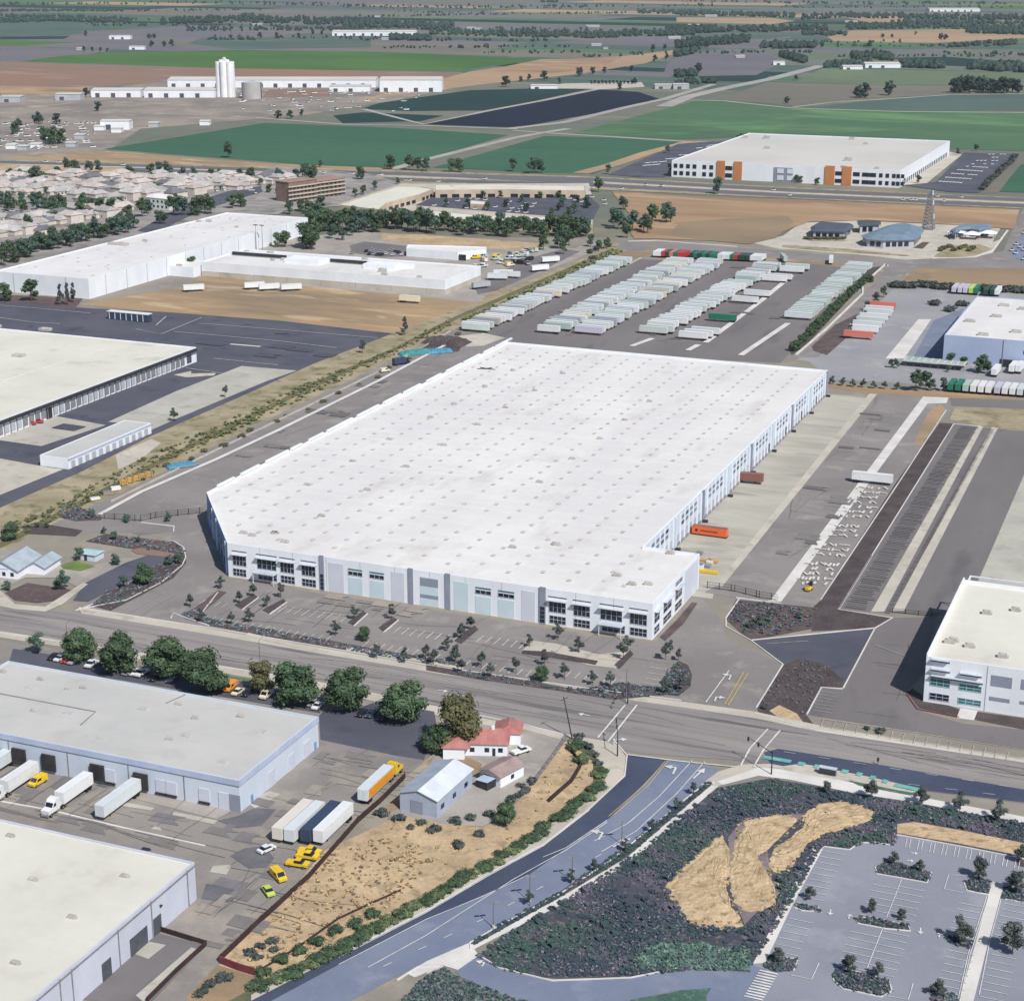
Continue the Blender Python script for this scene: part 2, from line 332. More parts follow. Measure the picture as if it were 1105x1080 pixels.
def core(mb, clumps, k=.72, rn=None):
    for cx, cy, cz, r, sq in clumps:            # the dense inside of each bough, uneven
        t = (1 + 5 ** .5) / 2; vs = []
        for a, b in ((-1, t), (1, t), (-1, -t), (1, -t)): vs.append((a, b, 0))
        for a, b in ((-1, t), (1, t), (-1, -t), (1, -t)): vs.append((0, a, b))
        for a, b in ((t, -1), (t, 1), (-t, -1), (-t, 1)): vs.append((a, 0, b))
        fs = [(0, 11, 5), (0, 5, 1), (0, 1, 7), (0, 7, 10), (0, 10, 11), (1, 5, 9), (5, 11, 4), (11, 10, 2), (10, 7, 6), (7, 1, 8), (3, 9, 4), (3, 4, 2), (3, 2, 6), (3, 6, 8), (3, 8, 9), (4, 9, 5), (2, 4, 11), (6, 2, 10), (8, 6, 7), (9, 8, 1)]
        o = []
        for x, y, z in vs:
            l = (x * x + y * y + z * z) ** .5; j = k * r * (rn.uniform(.8, 1.15) if rn else 1)
            o.append((cx + x / l * j, cy + y / l * j, cz + z / l * j * sq))
        mb.add(o, fs)
def make_tree(name, seed, rad_, hgt, nleaf, lsize, lm, nclump=14, low=.28, cone=0.0, trunk_r=.22, sq=.8, limbs=5):
    rn = random.Random(seed); cl = []
    z0 = hgt * low
    for i in range(nclump):
        zz = rn.uniform(.08, .92); wid = (1 - abs(zz - .42) * 1.15) if not cone else (1 - zz) * .95 + .08
        wid = max(.12, wid); a = i * 2.4 + rn.uniform(-.4, .4); d = rad_ * wid * rn.uniform(.35, .82)
        r = rad_ * rn.uniform(.3, .46) * (1 if not cone else (.55 + .6 * (1 - zz)))
        cl.append((d * cos(a), d * sin(a), z0 + (hgt - z0) * zz, r, sq if not cone else 1.3))
    cl.append((0, 0, z0 + (hgt - z0) * .5, rad_ * .5, 1.0))
    mb = leafcloud(rn, cl, nleaf, lsize); core(mb, cl, .74, rn)
    cm = mb.mesh(name + '_crown', lm)
    tb = MB(); bend = (rn.uniform(-.15, .15) * rad_, rn.uniform(-.15, .15) * rad_)
    tb.tube((0, 0, -.2), (bend[0] * .4, bend[1] * .4, z0), trunk_r, trunk_r * .75, 7)
    tb.tube((bend[0] * .4, bend[1] * .4, z0), (bend[0], bend[1], z0 + (hgt - z0) * .6), trunk_r * .75, trunk_r * .3, 6)
    for i in range(limbs):
        c = cl[i]; tb.tube((bend[0] * .5, bend[1] * .5, z0 + (hgt - z0) * .08 * i), (c[0] * .8, c[1] * .8, c[2]), trunk_r * .45, trunk_r * .15, 5)
    return Proto(name, [('trunk', tb.mesh(name + '_trunk', BARK), []), ('crown', cm, [])])
def make_shrub(name, seed, r, h, n, ls, lm, ncl=5):
    rn = random.Random(seed); cl = [(rn.uniform(-.5, .5) * r, rn.uniform(-.5, .5) * r, h * rn.uniform(.3, .6), r * rn.uniform(.4, .62), h / r / 2 * 1.0) for _ in range(ncl)]
    mb = leafcloud(rn, cl, n, ls); core(mb, cl, .75, rn)
    return Proto(name, [('foliage', mb.mesh(name, lm), [])])
T_STREET = [make_tree('street_tree', 20 + i, 5.4, 9.6, 2600, .75, LF1, 22, .14, trunk_r=.3) for i in range(4)]
T_OLIVE = [make_tree('broad_tree', 40 + i, 5.6, 10.5, 2600, .8, LF3, 22, .1, trunk_r=.35) for i in range(2)]
T_SMALL = [make_tree('parking_tree', 60 + i, 1.55, 4.6, 300, .42, LF4, 7, .32, trunk_r=.09, limbs=4) for i in range(4)]
T_LOT = [make_tree('lot_tree', 70 + i, 2.4, 5.6, 700, .42, LF4, 11, .26, trunk_r=.1) for i in range(3)]
T_BED = [make_tree('small_tree', 80 + i, 2.0, 4.6, 420, .45, LF2, 9, .22, trunk_r=.1) for i in range(3)]
T_MID = [make_tree('belt_tree', 90 + i, 4.6, 11.5, 520, 1.15, LF2 if i % 2 else LF1, 13, .14, trunk_r=.28) for i in range(5)]
T_TALL = [make_tree('cypress_tree', 110 + i, 2.6, 14.0, 520, 1.0, LF4, 14, .05, cone=1, trunk_r=.25) for i in range(2)]
T_FAR = [make_tree('far_tree', 120 + i, 5.5, 11.0, 150, 2.2, LFF, 9, .12, trunk_r=.35, limbs=3) for i in range(4)]
S_GRN = [make_shrub('hedge_shrub', 130 + i, 2.2, 2.5, 420, .5, LF5 if i == 1 else LF1) for i in range(3)]
S_DRK = [make_shrub('dark_shrub', 140 + i, 1.1, 1.2, 130, .4, LF4) for i in range(3)]
S_OLV = [make_shrub('verge_shrub', 150 + i, 2.0, 1.9, 200, .6, LF3) for i in range(3)]
# ---------------------------------------------------------------- vehicles (front towards +x, length along x)
def wheel_mb(r=.5, w=.3):
    mb = MB(); mb.tube((0, -w / 2, 0), (0, w / 2, 0), r, r, 12); mb.tube((0, -w / 2 - .02, 0), (0, w / 2 + .02, 0), r * .55, r * .55, 8); return mb
def wheels(pos, r, w):
    out = []
    for i, (x, y) in enumerate(pos):
        mb = MB(); mb.tube((x, y - w / 2, r), (x, y + w / 2, r), r, r, 12); hb = MB().tube((x, y - w / 2 - .03, r), (x, y + w / 2 + .03, r), r * .5, r * .5, 8)
        out.append(('wheel', mb.mesh('wheel', RUB), [('rim', hb.mesh('rim', GREY))]))
    return out
def trailer_parts(L=15.6, mat=PWHI, full=True):
    h0, h1, w = 1.15, 4.1, 1.29
    b = MB(); b.box(-L / 2, L / 2, -w, w, h0, h1)
    for i in range(int(L / 1.3)):               # side posts of the box
        x = -L / 2 + .6 + i * 1.3
        for s in (-1, 1): b.box(x, x + .09, min(s * w, s * (w + .03)), max(s * w, s * (w + .03)), h0 + .1, h1 - .1)
    for s in (-1, 1): b.box(-L / 2 + .05, L / 2 - .05, min(s * (w + .003), s * (w + .06)), max(s * (w + .003), s * (w + .06)), h1 - .1, h1 + .03)
    ax = MB()
    ax.box(-L / 2 + .1, -L / 2 + 4.2, -.5, .5, .75, 1.13)
    for x in (-L / 2 + 1.2, -L / 2 + 2.5):
        for s in (-1, 1): ax.tube((x, s * .62, .52), (x, s * 1.25, .52), .52, .52, 10)
    lg = MB()
    for s in (-1, 1): lg.box(L / 2 - 3.2, L / 2 - 3.0, s * .8 - .08, s * .8 + .08, .05, 1.13)
    dr = MB(); dr.box(-L / 2 - .05, -L / 2 - .002, -w + .06, -.03, h0 + .08, h1 - .12); dr.box(-L / 2 - .05, -L / 2 - .002, .03, w - .06, h0 + .08, h1 - .12)
    for s in (-.5, .5): dr.tube((-L / 2 - .08, s, h0 + .1), (-L / 2 - .08, s, h1 - .2), .03, .03, 5)
    return [('box', b.mesh('trailer_box', mat), []), ('axle_bogie', ax.mesh('trailer_bogie', RUB), []), ('landing_gear', lg.mesh('trailer_legs', DARK), []), ('rear_door', dr.mesh('trailer_door', mat), [])]
TRAILER = Proto('box_trailer', trailer_parts())
TRAIL_S = Proto('box_trailer', trailer_parts(12.5))
def tractor_parts(x0, cm, daycab=False):        # x0: rear end of the tractor
    c = MB(); L = 5.6 if not daycab else 4.6
    prof = [(x0 + 1.4, .9), (x0 + L, .9), (x0 + L + .1, 1.9), (x0 + L - 1.5, 2.15), (x0 + L - 2.1, 3.1), (x0 + L - 2.7, 3.75), (x0 + 1.5, 3.9), (x0 + 1.4, 3.2)]
    c.side(prof, -1.15, 1.15)
    c.box(x0 - 1.0, x0 + 1.4, -.45, .45, .75, 1.05)
    gl = MB(); gl.side([(x0 + L - 1.52, 2.2), (x0 + L - 1.46, 2.2), (x0 + L - 2.03, 3.1), (x0 + L - 2.1, 3.1)], -1.0, 1.0)
    for s in (-1, 1): gl.side([(x0 + L - 2.9, 2.2), (x0 + L - 1.8, 2.2), (x0 + L - 2.2, 2.95), (x0 + L - 2.9, 2.95)], min(s * 1.152, s * 1.17), max(s * 1.152, s * 1.17))
    lt = [('headlight', MB().box(x0 + L + .03, x0 + L + .1, s * .85 - .15, s * .85 + .15, 1.2, 1.5).mesh('headlight', SKYL)) for s in (-1, 1)]
    bp = MB().box(x0 + L + .02, x0 + L + .25, -1.15, 1.15, .45, .85)
    tk = MB()
    for s in (-1, 1): tk.tube((x0 + 1.6, s * 1.0, .75), (x0 + 2.9, s * 1.0, .75), .3, .3, 10)
    pos = [(x0 + L - .9, 1.0), (x0 + L - .9, -1.0), (x0 + .1, .95), (x0 + .1, -.95), (x0 - .95 + .0, .95), (x0 - .95, -.95)]
    return [('cab', c.mesh('cab', cm), [('windshield', gl.mesh('windshield', GLAS))] + lt), ('bumper', bp.mesh('bumper', GREY), []), ('fuel_tank', tk.mesh('fuel_tank', GREY), [])] + wheels(pos, .5, .4)
def semi(cm, bm, L=14.6): return Proto('semi_truck', [(('trailer_box' if n == 'box' else n), m, s) for n, m, s in trailer_parts(L, bm) if n != 'landing_gear'] + tractor_parts(L / 2 + .1, cm))
def boxtruck(cm, bm):
    b = MB().box(-4.6, 2.4, -1.2, 1.2, 1.0, 3.6); c = MB().side([(2.45, .55), (5.0, .55), (5.1, 1.35), (4.1, 1.6), (3.5, 2.45), (2.45, 2.5)], -1.05, 1.05)
    w = MB().side([(4.12, 1.62), (4.2, 1.62), (3.6, 2.4), (3.52, 2.4)], -.95, .95)
    for s in (-1, 1): w.side([(2.8, 1.6), (3.8, 1.6), (3.4, 2.25), (2.8, 2.25)], min(s * 1.052, s * 1.07), max(s * 1.052, s * 1.07))
    return Proto('box_truck', [('cargo_box', b.mesh('cargo_box', bm), []), ('cab', c.mesh('truck_cab', cm), [('windshield', w.mesh('windshield', GLAS))])] + wheels([(4.1, .9), (4.1, -.9), (-2.6, .95), (-2.6, -.95)], .42, .3))
def car_parts(kind, cm):
    if kind == 'car': prof = [(-2.2, .35), (2.2, .35), (2.25, .75), (1.2, .95), (-1.5, .98), (-2.2, .9)]; cab = [(-1.55, .96), (1.15, .94), (.45, 1.42), (-.9, 1.45)]
    elif kind == 'van': prof = [(-2.5, .4), (2.5, .4), (2.55, 1.0), (1.7, 1.25), (1.0, 2.0), (-2.5, 2.05)]; cab = None
    else: prof = [(-2.7, .5), (2.6, .5), (2.65, 1.0), (1.5, 1.15), (-.6, 1.18), (-.62, 1.05), (-2.7, 1.05)]; cab = [(-.55, 1.16), (1.45, 1.14), (.8, 1.8), (-.45, 1.82)]
    w = .9 if kind == 'car' else 1.0
    b = MB().side(prof, -w, w); gl = MB(); rf = MB()
    if cab:
        gl.frustum([(cab[0][0], -w + .05), (cab[1][0], -w + .05), (cab[1][0], w - .05), (cab[0][0], w - .05)], cab[0][1] + .01, [(cab[3][0], -w + .22), (cab[2][0], -w + .22), (cab[2][0], w - .22), (cab[3][0], w - .22)], cab[2][1])
        rf.box(cab[3][0] - .05, cab[2][0] + .05, -w + .2, w - .2, cab[2][1] + .003, cab[2][1] + .07)
    else:
        gl.side([(1.02, 2.0), (1.72, 1.28), (1.78, 1.3), (1.06, 2.03)][::-1], -.85, .85)
        for s in (-1, 1): gl.side([(-.2, 1.25), (1.3, 1.25), (.95, 1.85), (-.2, 1.85)], min(s * 1.002, s * 1.03), max(s * 1.002, s * 1.03))
        rf.box(-2.3, .8, -.3, .3, 2.06, 2.12)
    lt = [('headlight', MB().box(prof[2][0] - .06, prof[2][0] + .03, s * .65 - .15, s * .65 + .15, .62, .78).mesh('headlight', SKYL)) for s in (-1, 1)]
    x = 1.4 if kind == 'car' else 1.65
    return [('body', b.mesh(kind + '_body', cm), lt), ('windows', gl.mesh('car_windows', GLAS), []), ('roof', rf.mesh('car_roof', cm), [])] + wheels([(x, w - .1), (x, -w + .1), (-x + .05, w - .1), (-x + .05, -w + .1)], .34, .22)
CARS = {k: Proto('parked_' + {'car': 'car', 'van': 'van', 'pick': 'pickup'}[k], car_parts(k, PWHI)) for k in ('car', 'van', 'pick')}
def car(kind, xy, rz, cm, label, group=None, z=0.14): return CARS[kind].put((xy[0], xy[1], z), rz, 1, label, 'truck' if kind == 'pick' else kind, group, {'body': cm, 'roof': cm})
def trailer(xy, rz, cm, label, group=None, z=.14, pr=None): return (pr or TRAILER).put((xy[0], xy[1], z), rz, 1, label, 'trailer', group, {'box': cm, 'rear_door': cm})
_tiny = MB().box(-2.2, 2.2, -.9, .9, .3, .95); _tiny.frustum([(-1.5, -.85), (1.1, -.85), (1.1, .85), (-1.5, .85)], .955, [(-.9, -.7), (.5, -.7), (.5, .7), (-.9, .7)], 1.5, 1)
TINY = Proto('distant_car', [('body', _tiny.mesh('distant_car', [PWHI, GLAS]), [])])
# ---------------------------------------------------------------- houses
def house_proto(kind):
    w = MB(); r = MB(); d = MB(); e = .5
    def gable(x0, x1, y0, y1, h, rise, along):
        w.box(x0, x1, y0, y1, 0, h)
        if along == 'x':
            ym = (y0 + y1) / 2; hip = (x1 - x0) * .16
            r.add([(x0 - e, y0 - e, h), (x1 + e, y0 - e, h), (x1 + e, y1 + e, h), (x0 - e, y1 + e, h), (x0 + hip, ym, h + rise), (x1 - hip, ym, h + rise)],
                  [(0, 1, 5, 4), (2, 3, 4, 5), (1, 2, 5), (3, 0, 4), (0, 3, 2, 1)])
        else:
            xm = (x0 + x1) / 2
            r.add([(x0 - e, y0 - e, h), (x1 + e, y0 - e, h), (x1 + e, y1 + e, h), (x0 - e, y1 + e, h), (xm, y0 - e, h + rise), (xm, y1 + e, h + rise)],
                  [(0, 4, 5, 3), (1, 2, 5, 4), (0, 1, 4), (2, 3, 5), (0, 3, 2, 1)])
    if kind == 0: gable(-8, 8, -5, 5, 3.2, 2.6, 'x'); gable(2, 8, -8.5, -2, 3.15, 1.9, 'y')
    elif kind == 1: gable(-7, 7, -5.5, 5.5, 5.8, 2.6, 'x'); gable(-7, -1.5, -8, -2, 3.0, 1.8, 'y')
    else: gable(-6, 6, -8, 8, 3.1, 2.8, 'y'); gable(-9, 2, -4, 4, 3.05, 2.2, 'x')
    for x in (-5.5, -2.5, .6): d.box(x, x + 1.3, -5.58 if kind == 1 else (-5.05 if kind == 0 else -8.05), -5.0 if kind == 1 else (-4.9 if kind == 0 else -7.9), 1.0, 2.3)
    return Proto('house', [('wall', w.mesh('house_wall', STUC), [('window', d.mesh('house_window', GLAS))]), ('roof', r.mesh('house_roof', SHING), [])])
HOUSES = [house_proto(i) for i in range(3)]
# ---------------------------------------------------------------- flat-roofed buildings
def shell(t, poly, h, wm, rm, th=.35, par=.7, roofz=None, org=(0, 0, 0), floor=0.0):
    p = ccw(poly); n = len(p); i = inset(p, th); rz = h - par
    w = MB()
    vs = [(x, y, floor) for x, y in p] + [(x, y, h) for x, y in p] + [(x, y, h) for x, y in i] + [(x, y, rz - .1) for x, y in i]
    fs = []
    for k in range(n):
        j = (k + 1) % n
        fs += [(k, j, n + j, n + k), (n + k, n + j, 2 * n + j, 2 * n + k), (2 * n + k, 2 * n + j, 3 * n + j, 3 * n + k)]
    w.add(vs, fs); wo = w.build('wall', wm, t, org)
    ro = MB().sheet(inset(p, th - .004), rz).build('roof', rm, t, org)
    return wo, ro
def hvac(mb, x, y, z, a=2.4, b=1.6, h=1.3):
    mb.box(x - a / 2, x + a / 2, y - b / 2, y + b / 2, z, z + h); mb.tube((x - a * .2, y, z + h), (x - a * .2, y, z + h + .2), b * .3, b * .3, 10); mb.box(x + a * .5, x + a * .5 + .5, y - b * .3, y + b * .3, z, z + h * .6)
    return mb
def units(t, n, u0, u1, v0, v1, z, rn, org, name='rooftop_unit', size=1.0, mat=None):
    for _ in range(n):
        x = rn.uniform(u0, u1); y = rn.uniform(v0, v1); s = size * rn.uniform(.7, 1.25)
        hvac(MB(), x, y, z + .002, 2.4 * s, 1.7 * s, 1.2 * s).build(name, mat or UNIT, t, org)
def vwin(t, u0, u1, z0, z1, v, org, glass=None, nx=2, nz=2, name='window', fr=True, d=.06, sgn=-1):      # on a wall that faces -v
    gm = MB().box(u0, u1, v + min(0, sgn * d), v + max(0, sgn * d), z0, z1); o = gm.build(name, glass or GLAS, t, org)
    if fr:
        f = MB(); w = .11; y0, y1 = sorted((v + sgn * (d + .003), v + sgn * (d + .07)))
        for k in range(nx + 1):
            x = u0 + (u1 - u0) * k / nx; f.box(x - w / 2, x + w / 2, y0, y1, z0 - w / 2, z1 + w / 2)
        for k in range(nz + 1):
            z = z0 + (z1 - z0) * k / nz; f.box(u0 - w, u1 + w, y0 - .01, y1 + .012, z - w / 2, z + w / 2)
        f.build('frame', FRAM, o, (0, 0, 0) if t is None else org)
    return o
def uwin(t, v0, v1, z0, z1, u, org, glass=None, nx=2, nz=2, name='window', fr=True, d=.06, sgn=1):       # on a wall that faces +u
    gm = MB().box(u + min(0, sgn * d), u + max(0, sgn * d), v0, v1, z0, z1); o = gm.build(name, glass or GLAS, t, org)
    if fr:
        f = MB(); w = .11; x0, x1 = sorted((u + sgn * (d + .003), u + sgn * (d + .07)))
        for k in range(nx + 1):
            y = v0 + (v1 - v0) * k / nx; f.box(x0, x1, y - w / 2, y + w / 2, z0 - w / 2, z1 + w / 2)
        for k in range(nz + 1):
            z = z0 + (z1 - z0) * k / nz; f.box(x0 - .01, x1 + .012, v0 - w, v1 + w, z - w / 2, z + w / 2)
        f.build('frame', FRAM, o, org)
    return o
# ---------------------------------------------------------------- terrain and farmland
FARI = [0]
def far(name, mat, s, pts, kind='structure'):
    FARI[0] += 1
    o = MB().sheet(gp(s, pts), .06 + FARI[0] * .006).build(name, mat); o['kind'] = kind; return o
def farpoly(name, mat, poly):
    o = MB().sheet(poly, .04).build(name, mat); o['kind'] = 'structure'; return o
def farline(name, mat, s, pts, w):
    FARI[0] += 1
    o = MB().ribbon(gp(s, pts), w, .06 + FARI[0] * .006).build(name, mat); o['kind'] = 'structure'; return o
struct(MB().sheet([(-11500, -1200), (11500, -1200), (11500, 12800), (-11500, 12800)], 0).build('ground', BASEG))
# long strips of fields out to the skyline
rn = random.Random(5)
pal = [FGG, FGRY, FDKG, FOLV, FBRN, FDKG, FG3, FDKG, FGRY, FTEAL, FGRY, FDKG, FGRY, FTEAL, FTAN, FG3, FG1]
ang = rad(-6.5)
v = 2500.0
while v < 11500:
    d = rn.uniform(70, 190) * (v / 3000); u = -7000.0
    while u < 5000:
        w = rn.uniform(350, 1300); m = rn.choice(pal)
        if rn.random() < .9:
            c = [(u + 8, v + 6), (u + w - 8, v + 6), (u + w - 8, v + d - 6), (u + 8, v + d - 6)]
            farpoly('crop_field', m, [(x * cos(ang) - y * sin(ang) - 280, x * sin(ang) + y * cos(ang)) for x, y in c])
        u += w
    v += d
far('fallow_field', FGRY, 'Z1', [(0, 138), (340, 150), (215, 172), (60, 183), (0, 182)])
far('crop_field', FDKG, 'Z1', [(0, 70), (370, 66), (300, 98), (150, 108), (0, 106)])
far('crop_field', FTEAL, 'Z1', [(0, 110), (210, 108), (190, 117), (0, 119)])
far('fallow_field', FGRY, 'Z1', [(240, 95), (560, 78), (1000, 92), (760, 112), (330, 118)])
far('crop_field', FDKG, 'Z1', [(600, 115), (1105, 108), (1105, 142), (700, 148), (560, 130)])
far('crop_field', FG1, 'Z1', [(60, 184), (200, 166), (330, 158), (720, 150), (1105, 156), (1610, 176), (1530, 190), (1370, 213), (1105, 211), (700, 206), (300, 191)])
far('bare_soil', SOIL, 'Z1', [(0, 184), (150, 190), (640, 204), (1100, 212), (1380, 216), (1360, 240), (900, 235), (480, 240), (270, 262), (0, 258)])
far('bare_soil', DIRT, 'Z1', [(0, 257), (270, 262), (250, 285), (0, 292)])
far('yard_ground', PLANTG, 'Z1', [(0, 285), (250, 280), (480, 240), (1300, 236), (1360, 262), (1180, 300), (900, 345), (420, 385), (330, 445), (90, 480), (0, 478)])
far('bare_soil', SOIL, 'Z1', [(250, 246), (430, 236), (470, 244), (300, 258)])
far('bare_soil', SOIL, 'Z1', [(800, 268), (1000, 266), (980, 290), (780, 292)])
far('crop_field', FG2, 'N', [(112, 161), (200, 147), (285, 133), (420, 138), (549, 146), (428, 181), (330, 178)])
far('crop_field', FG2, 'N', [(467, 181), (520, 166), (588, 147), (660, 149), (733, 153), (690, 170), (640, 188), (560, 186)])
far('bare_soil', DIRT, 'N', [(0, 172), (60, 167), (112, 163), (330, 179), (425, 182), (428, 186), (330, 184)])
far('earth_bank', FTAN, 'Z2', [(300, 235), (380, 214), (580, 186), (840, 168), (990, 150), (1000, 158), (900, 190), (700, 222), (440, 250), (120, 290), (60, 305), (40, 300), (170, 268)])
far('earth_bank', BROWN, 'Z2', [(420, 212), (590, 178), (830, 172), (760, 205), (600, 222)])
far('pond_water', FTEAL, 'Z2', [(50, 326), (110, 308), (380, 270), (560, 265), (735, 266), (600, 296), (440, 330), (200, 332)])
far('pond_water', FTEAL, 'Z2', [(-30, 345), (60, 336), (300, 346), (232, 362), (0, 368)])
far('pond_water', FNAVY, 'Z2', [(238, 371), (480, 322), (760, 268), (880, 275), (952, 298), (830, 325), (520, 381), (360, 376)])
far('pale_bank', CONT, 'Z2', [(560, 264), (735, 266), (760, 268), (900, 260), (890, 246), (660, 250)])
far('crop_field', FG3, 'N', [(618, 144), (690, 125), (755, 108), (900, 116), (1110, 122), (1300, 124), (1300, 172), (1110, 164), (1030, 161), (820, 148), (735, 151)])
far('fallow_field', FGRY, 'Z3', [(-20, 186), (40, 172), (160, 155), (290, 165), (335, 200), (250, 242), (60, 244), (-40, 230)])
far('crop_field', FTEAL, 'Z3', [(70, 243), (300, 239), (265, 262), (80, 258)])
far('crop_field', FOLV, 'Z3', [(380, 262), (462, 218), (1105, 233), (1400, 238), (1400, 266), (1105, 262), (870, 272), (560, 268)])
far('fallow_field', FBRN, 'Z3', [(130, 318), (290, 262), (560, 270), (870, 274), (1105, 264), (1105, 296), (860, 302), (560, 316), (380, 338), (230, 325)])
far('crop_field', FDKG, 'Z3', [(430, 342), (640, 318), (860, 304), (1105, 298), (1500, 300), (1500, 352), (1105, 352), (800, 354)])
far('fallow_field', FTAN, 'Z3', [(480, 118), (560, 98), (900, 94), (1105, 103), (1105, 122), (820, 138), (500, 132)])
far('crop_field', FG3, 'Z3', [(450, 136), (640, 134), (832, 141), (780, 158), (620, 156), (455, 150)])
far('crop_field', FTEAL, 'Z3', [(690, 185), (860, 182), (1105, 200), (1105, 222), (900, 212), (740, 205)])
far('fallow_field', FTAN, 'Z3', [(0, 56), (300, 58), (380, 68), (300, 78), (0, 72)])
far('fallow_field', FTAN, 'Z3', [(540, 58), (690, 50), (760, 70), (620, 74)])
far('crop_field', FG2, 'N', [(1070, 207), (1100, 178), (1180, 176), (1300, 215)])
far('dirt_track', FBRN, 'Z7', [(905, 335), (960, 290), (1060, 190), (1105, 155), (1140, 150), (1060, 240), (985, 335)])
farline('farm_road', ROADF, 'Z5', [(400, 172), (520, 138), (830, 62), (930, 44), (1020, 30)], 11)
farline('farm_road', ROADF, 'Z2', [(500, 384), (660, 366), (840, 322), (960, 296), (1105, 252)], 13)
farline('farm_road', ROADF, 'Z3', [(-40, 340), (40, 308), (160, 280), (300, 252), (462, 210)], 22)
farline('farm_road', ROADF, 'Z3', [(-60, 318), (150, 322), (280, 336), (370, 345), (700, 356), (1400, 362)], 9)
farline('farm_road', ROADF, 'Z3', [(370, 342), (500, 326), (640, 318), (860, 303), (1300, 296)], 8)
farline('farm_road', ROADF, 'Z6', [(-200, 48), (0, 62), (300, 80), (580, 98), (720, 100)], 9)
farline('farm_road', ROADF, 'Z2', [(60, 326), (240, 372), (440, 330), (600, 300), (760, 267)], 10)
farline('farm_road', ROADF, 'Z2', [(-260, 352), (0, 372), (240, 376), (520, 386)], 9)
farline('farm_road', FTAN, 'Z6', [(110, 244), (260, 205), (420, 150), (600, 104), (640, 98)], 16)
# highway
far('highway_verge', VERGE, 'N', [(-60, 170), (140, 176), (330, 183), (420, 184), (640, 191), (860, 203), (1110, 214), (1300, 224), (1300, 236), (1110, 226), (860, 215), (640, 205), (470, 202), (330, 194), (140, 184), (-60, 180)])
for pts, w in (([(-60, 174), (140, 179), (330, 185), (470, 189), (640, 194), (860, 206), (1110, 216.5), (1300, 224)], 21), ([(-60, 178.5), (140, 183), (330, 190.5), (470, 195.5), (640, 200), (860, 212), (1110, 223), (1300, 231)], 21)):
    farline('highway', HWY, 'N', pts, w)
for dy in (176.4,):
    farline('highway_median', CONT, 'N', [(-60, 176.3), (140, 181), (330, 187.8), (470, 192.2), (640, 197), (860, 209), (1110, 219.8), (1300, 227.5)], 7)
far('dry_verge', DRY, 'Z4', [(-60, 160), (110, 158), (430, 168), (450, 200), (300, 196), (0, 186), (-60, 182)])
far('frontage_road', HWY, 'Z5', [(330, 188), (700, 206), (1105, 226), (1105, 214), (700, 194), (340, 180)])
# suburb and shopping blocks
far('suburb_ground', SUBG, 'N', [(-120, 188), (0, 187), (130, 189), (300, 197), (330, 214), (300, 232), (240, 232), (120, 262), (0, 296), (-120, 330)])
far('suburb_road', ASPD, 'Z4', [(480, 390), (640, 300), (800, 250), (960, 225), (985, 234), (830, 280), (700, 320), (540, 400)])
far('parking_lot', ASPD, 'Z5', [(470, 286), (560, 256), (1080, 262), (1130, 300), (1105, 348), (700, 334), (490, 312)])
far('block_ground', SUBG, 'Z5', [(-30, 160), (330, 190), (430, 222), (240, 300), (0, 320), (-60, 240)])
far('block_ground', CONT, 'Z5', [(210, 296), (430, 224), (560, 224), (1090, 222), (1100, 262), (560, 262), (480, 300), (1105, 350), (1105, 380), (390, 340)])
far('brown_field', BROWN, 'N', [(660, 207), (760, 213), (860, 216), (1100, 227), (1094, 248), (1045, 244), (935, 238), (872, 240), (815, 262), (700, 258), (686, 240)])
far('mown_field', BROWG, 'Z6', [(560, 470), (760, 455), (1060, 440), (1090, 470), (1010, 540), (880, 570), (640, 548), (540, 530), (480, 490)])
far('bare_patch', BROWN, 'Z6', [(300, 470), (560, 480), (500, 545), (360, 545), (330, 500)])
far('parking_lot', ASPD, 'Z6', [(240, 250), (330, 210), (560, 110), (720, 98), (850, 96), (640, 190), (520, 215), (500, 262), (380, 262)])
far('parking_lot', ASPD, 'Z7', [(560, 300), (700, 285), (830, 150), (1085, 155), (1070, 185), (900, 335), (760, 330)])
far('truck_court', CONT, 'Z7', [(545, 300), (570, 240), (700, 130), (820, 160), (660, 290)])
# ---------------------------------------------------------------- nearer ground
def nr(name, mat, s, pts, kind='structure'): return pp(name, mat, s, pts, .03, kind)
_p = patch
def patch(name, mat, poly, z, kind='structure'):
    LAY[0] += 1
    o = MB().sheet(poly, z + LAY[0] * .0014).build(name, mat); o['kind'] = kind; return o
nr('open_ground', M('open_earth', S(152, 146, 135), S(136, 131, 123), s=.02, c=S(164, 157, 144), cs=.06, fv=.1), 'N', [(-400, 305), (0, 300), (300, 258), (700, 256), (1400, 292), (1400, 1250), (-400, 1250)])
nr('dirt_lot', DIRT, 'Z4', [(280, 645), (640, 585), (740, 530), (1560, 600), (1700, 560), (1780, 590), (1500, 720), (1400, 765), (1000, 720), (560, 670)])
nr('service_yard', GRAV, 'Z5', [(-120, 440), (250, 390), (380, 395), (920, 440), (1040, 450), (1105, 420), (1130, 450), (1010, 500), (760, 590), (700, 640), (560, 625), (-120, 560)])
nr('dry_field', DRY, 'Z5', [(360, 398), (500, 400), (925, 432), (915, 458), (560, 440), (370, 420)])
nr('asphalt_pad', ASPY, 'Z5', [(250, 440), (300, 425), (450, 440), (450, 478), (360, 480), (260, 465)])
nr('service_road', ASPY, 'Z5', [(690, 580), (860, 490), (1000, 450), (1060, 460), (940, 520), (760, 600), (700, 610)])
nr('verge', VERGE, 'N', [(-80, 590), (0, 548), (90, 508), (160, 472), (260, 428), (340, 392), (424, 360), (540, 316), (620, 283), (664, 262), (690, 268), (640, 290), (560, 325), (497, 352), (400, 400), (270, 462), (170, 512), (90, 552), (66, 562), (20, 585), (-80, 640)])
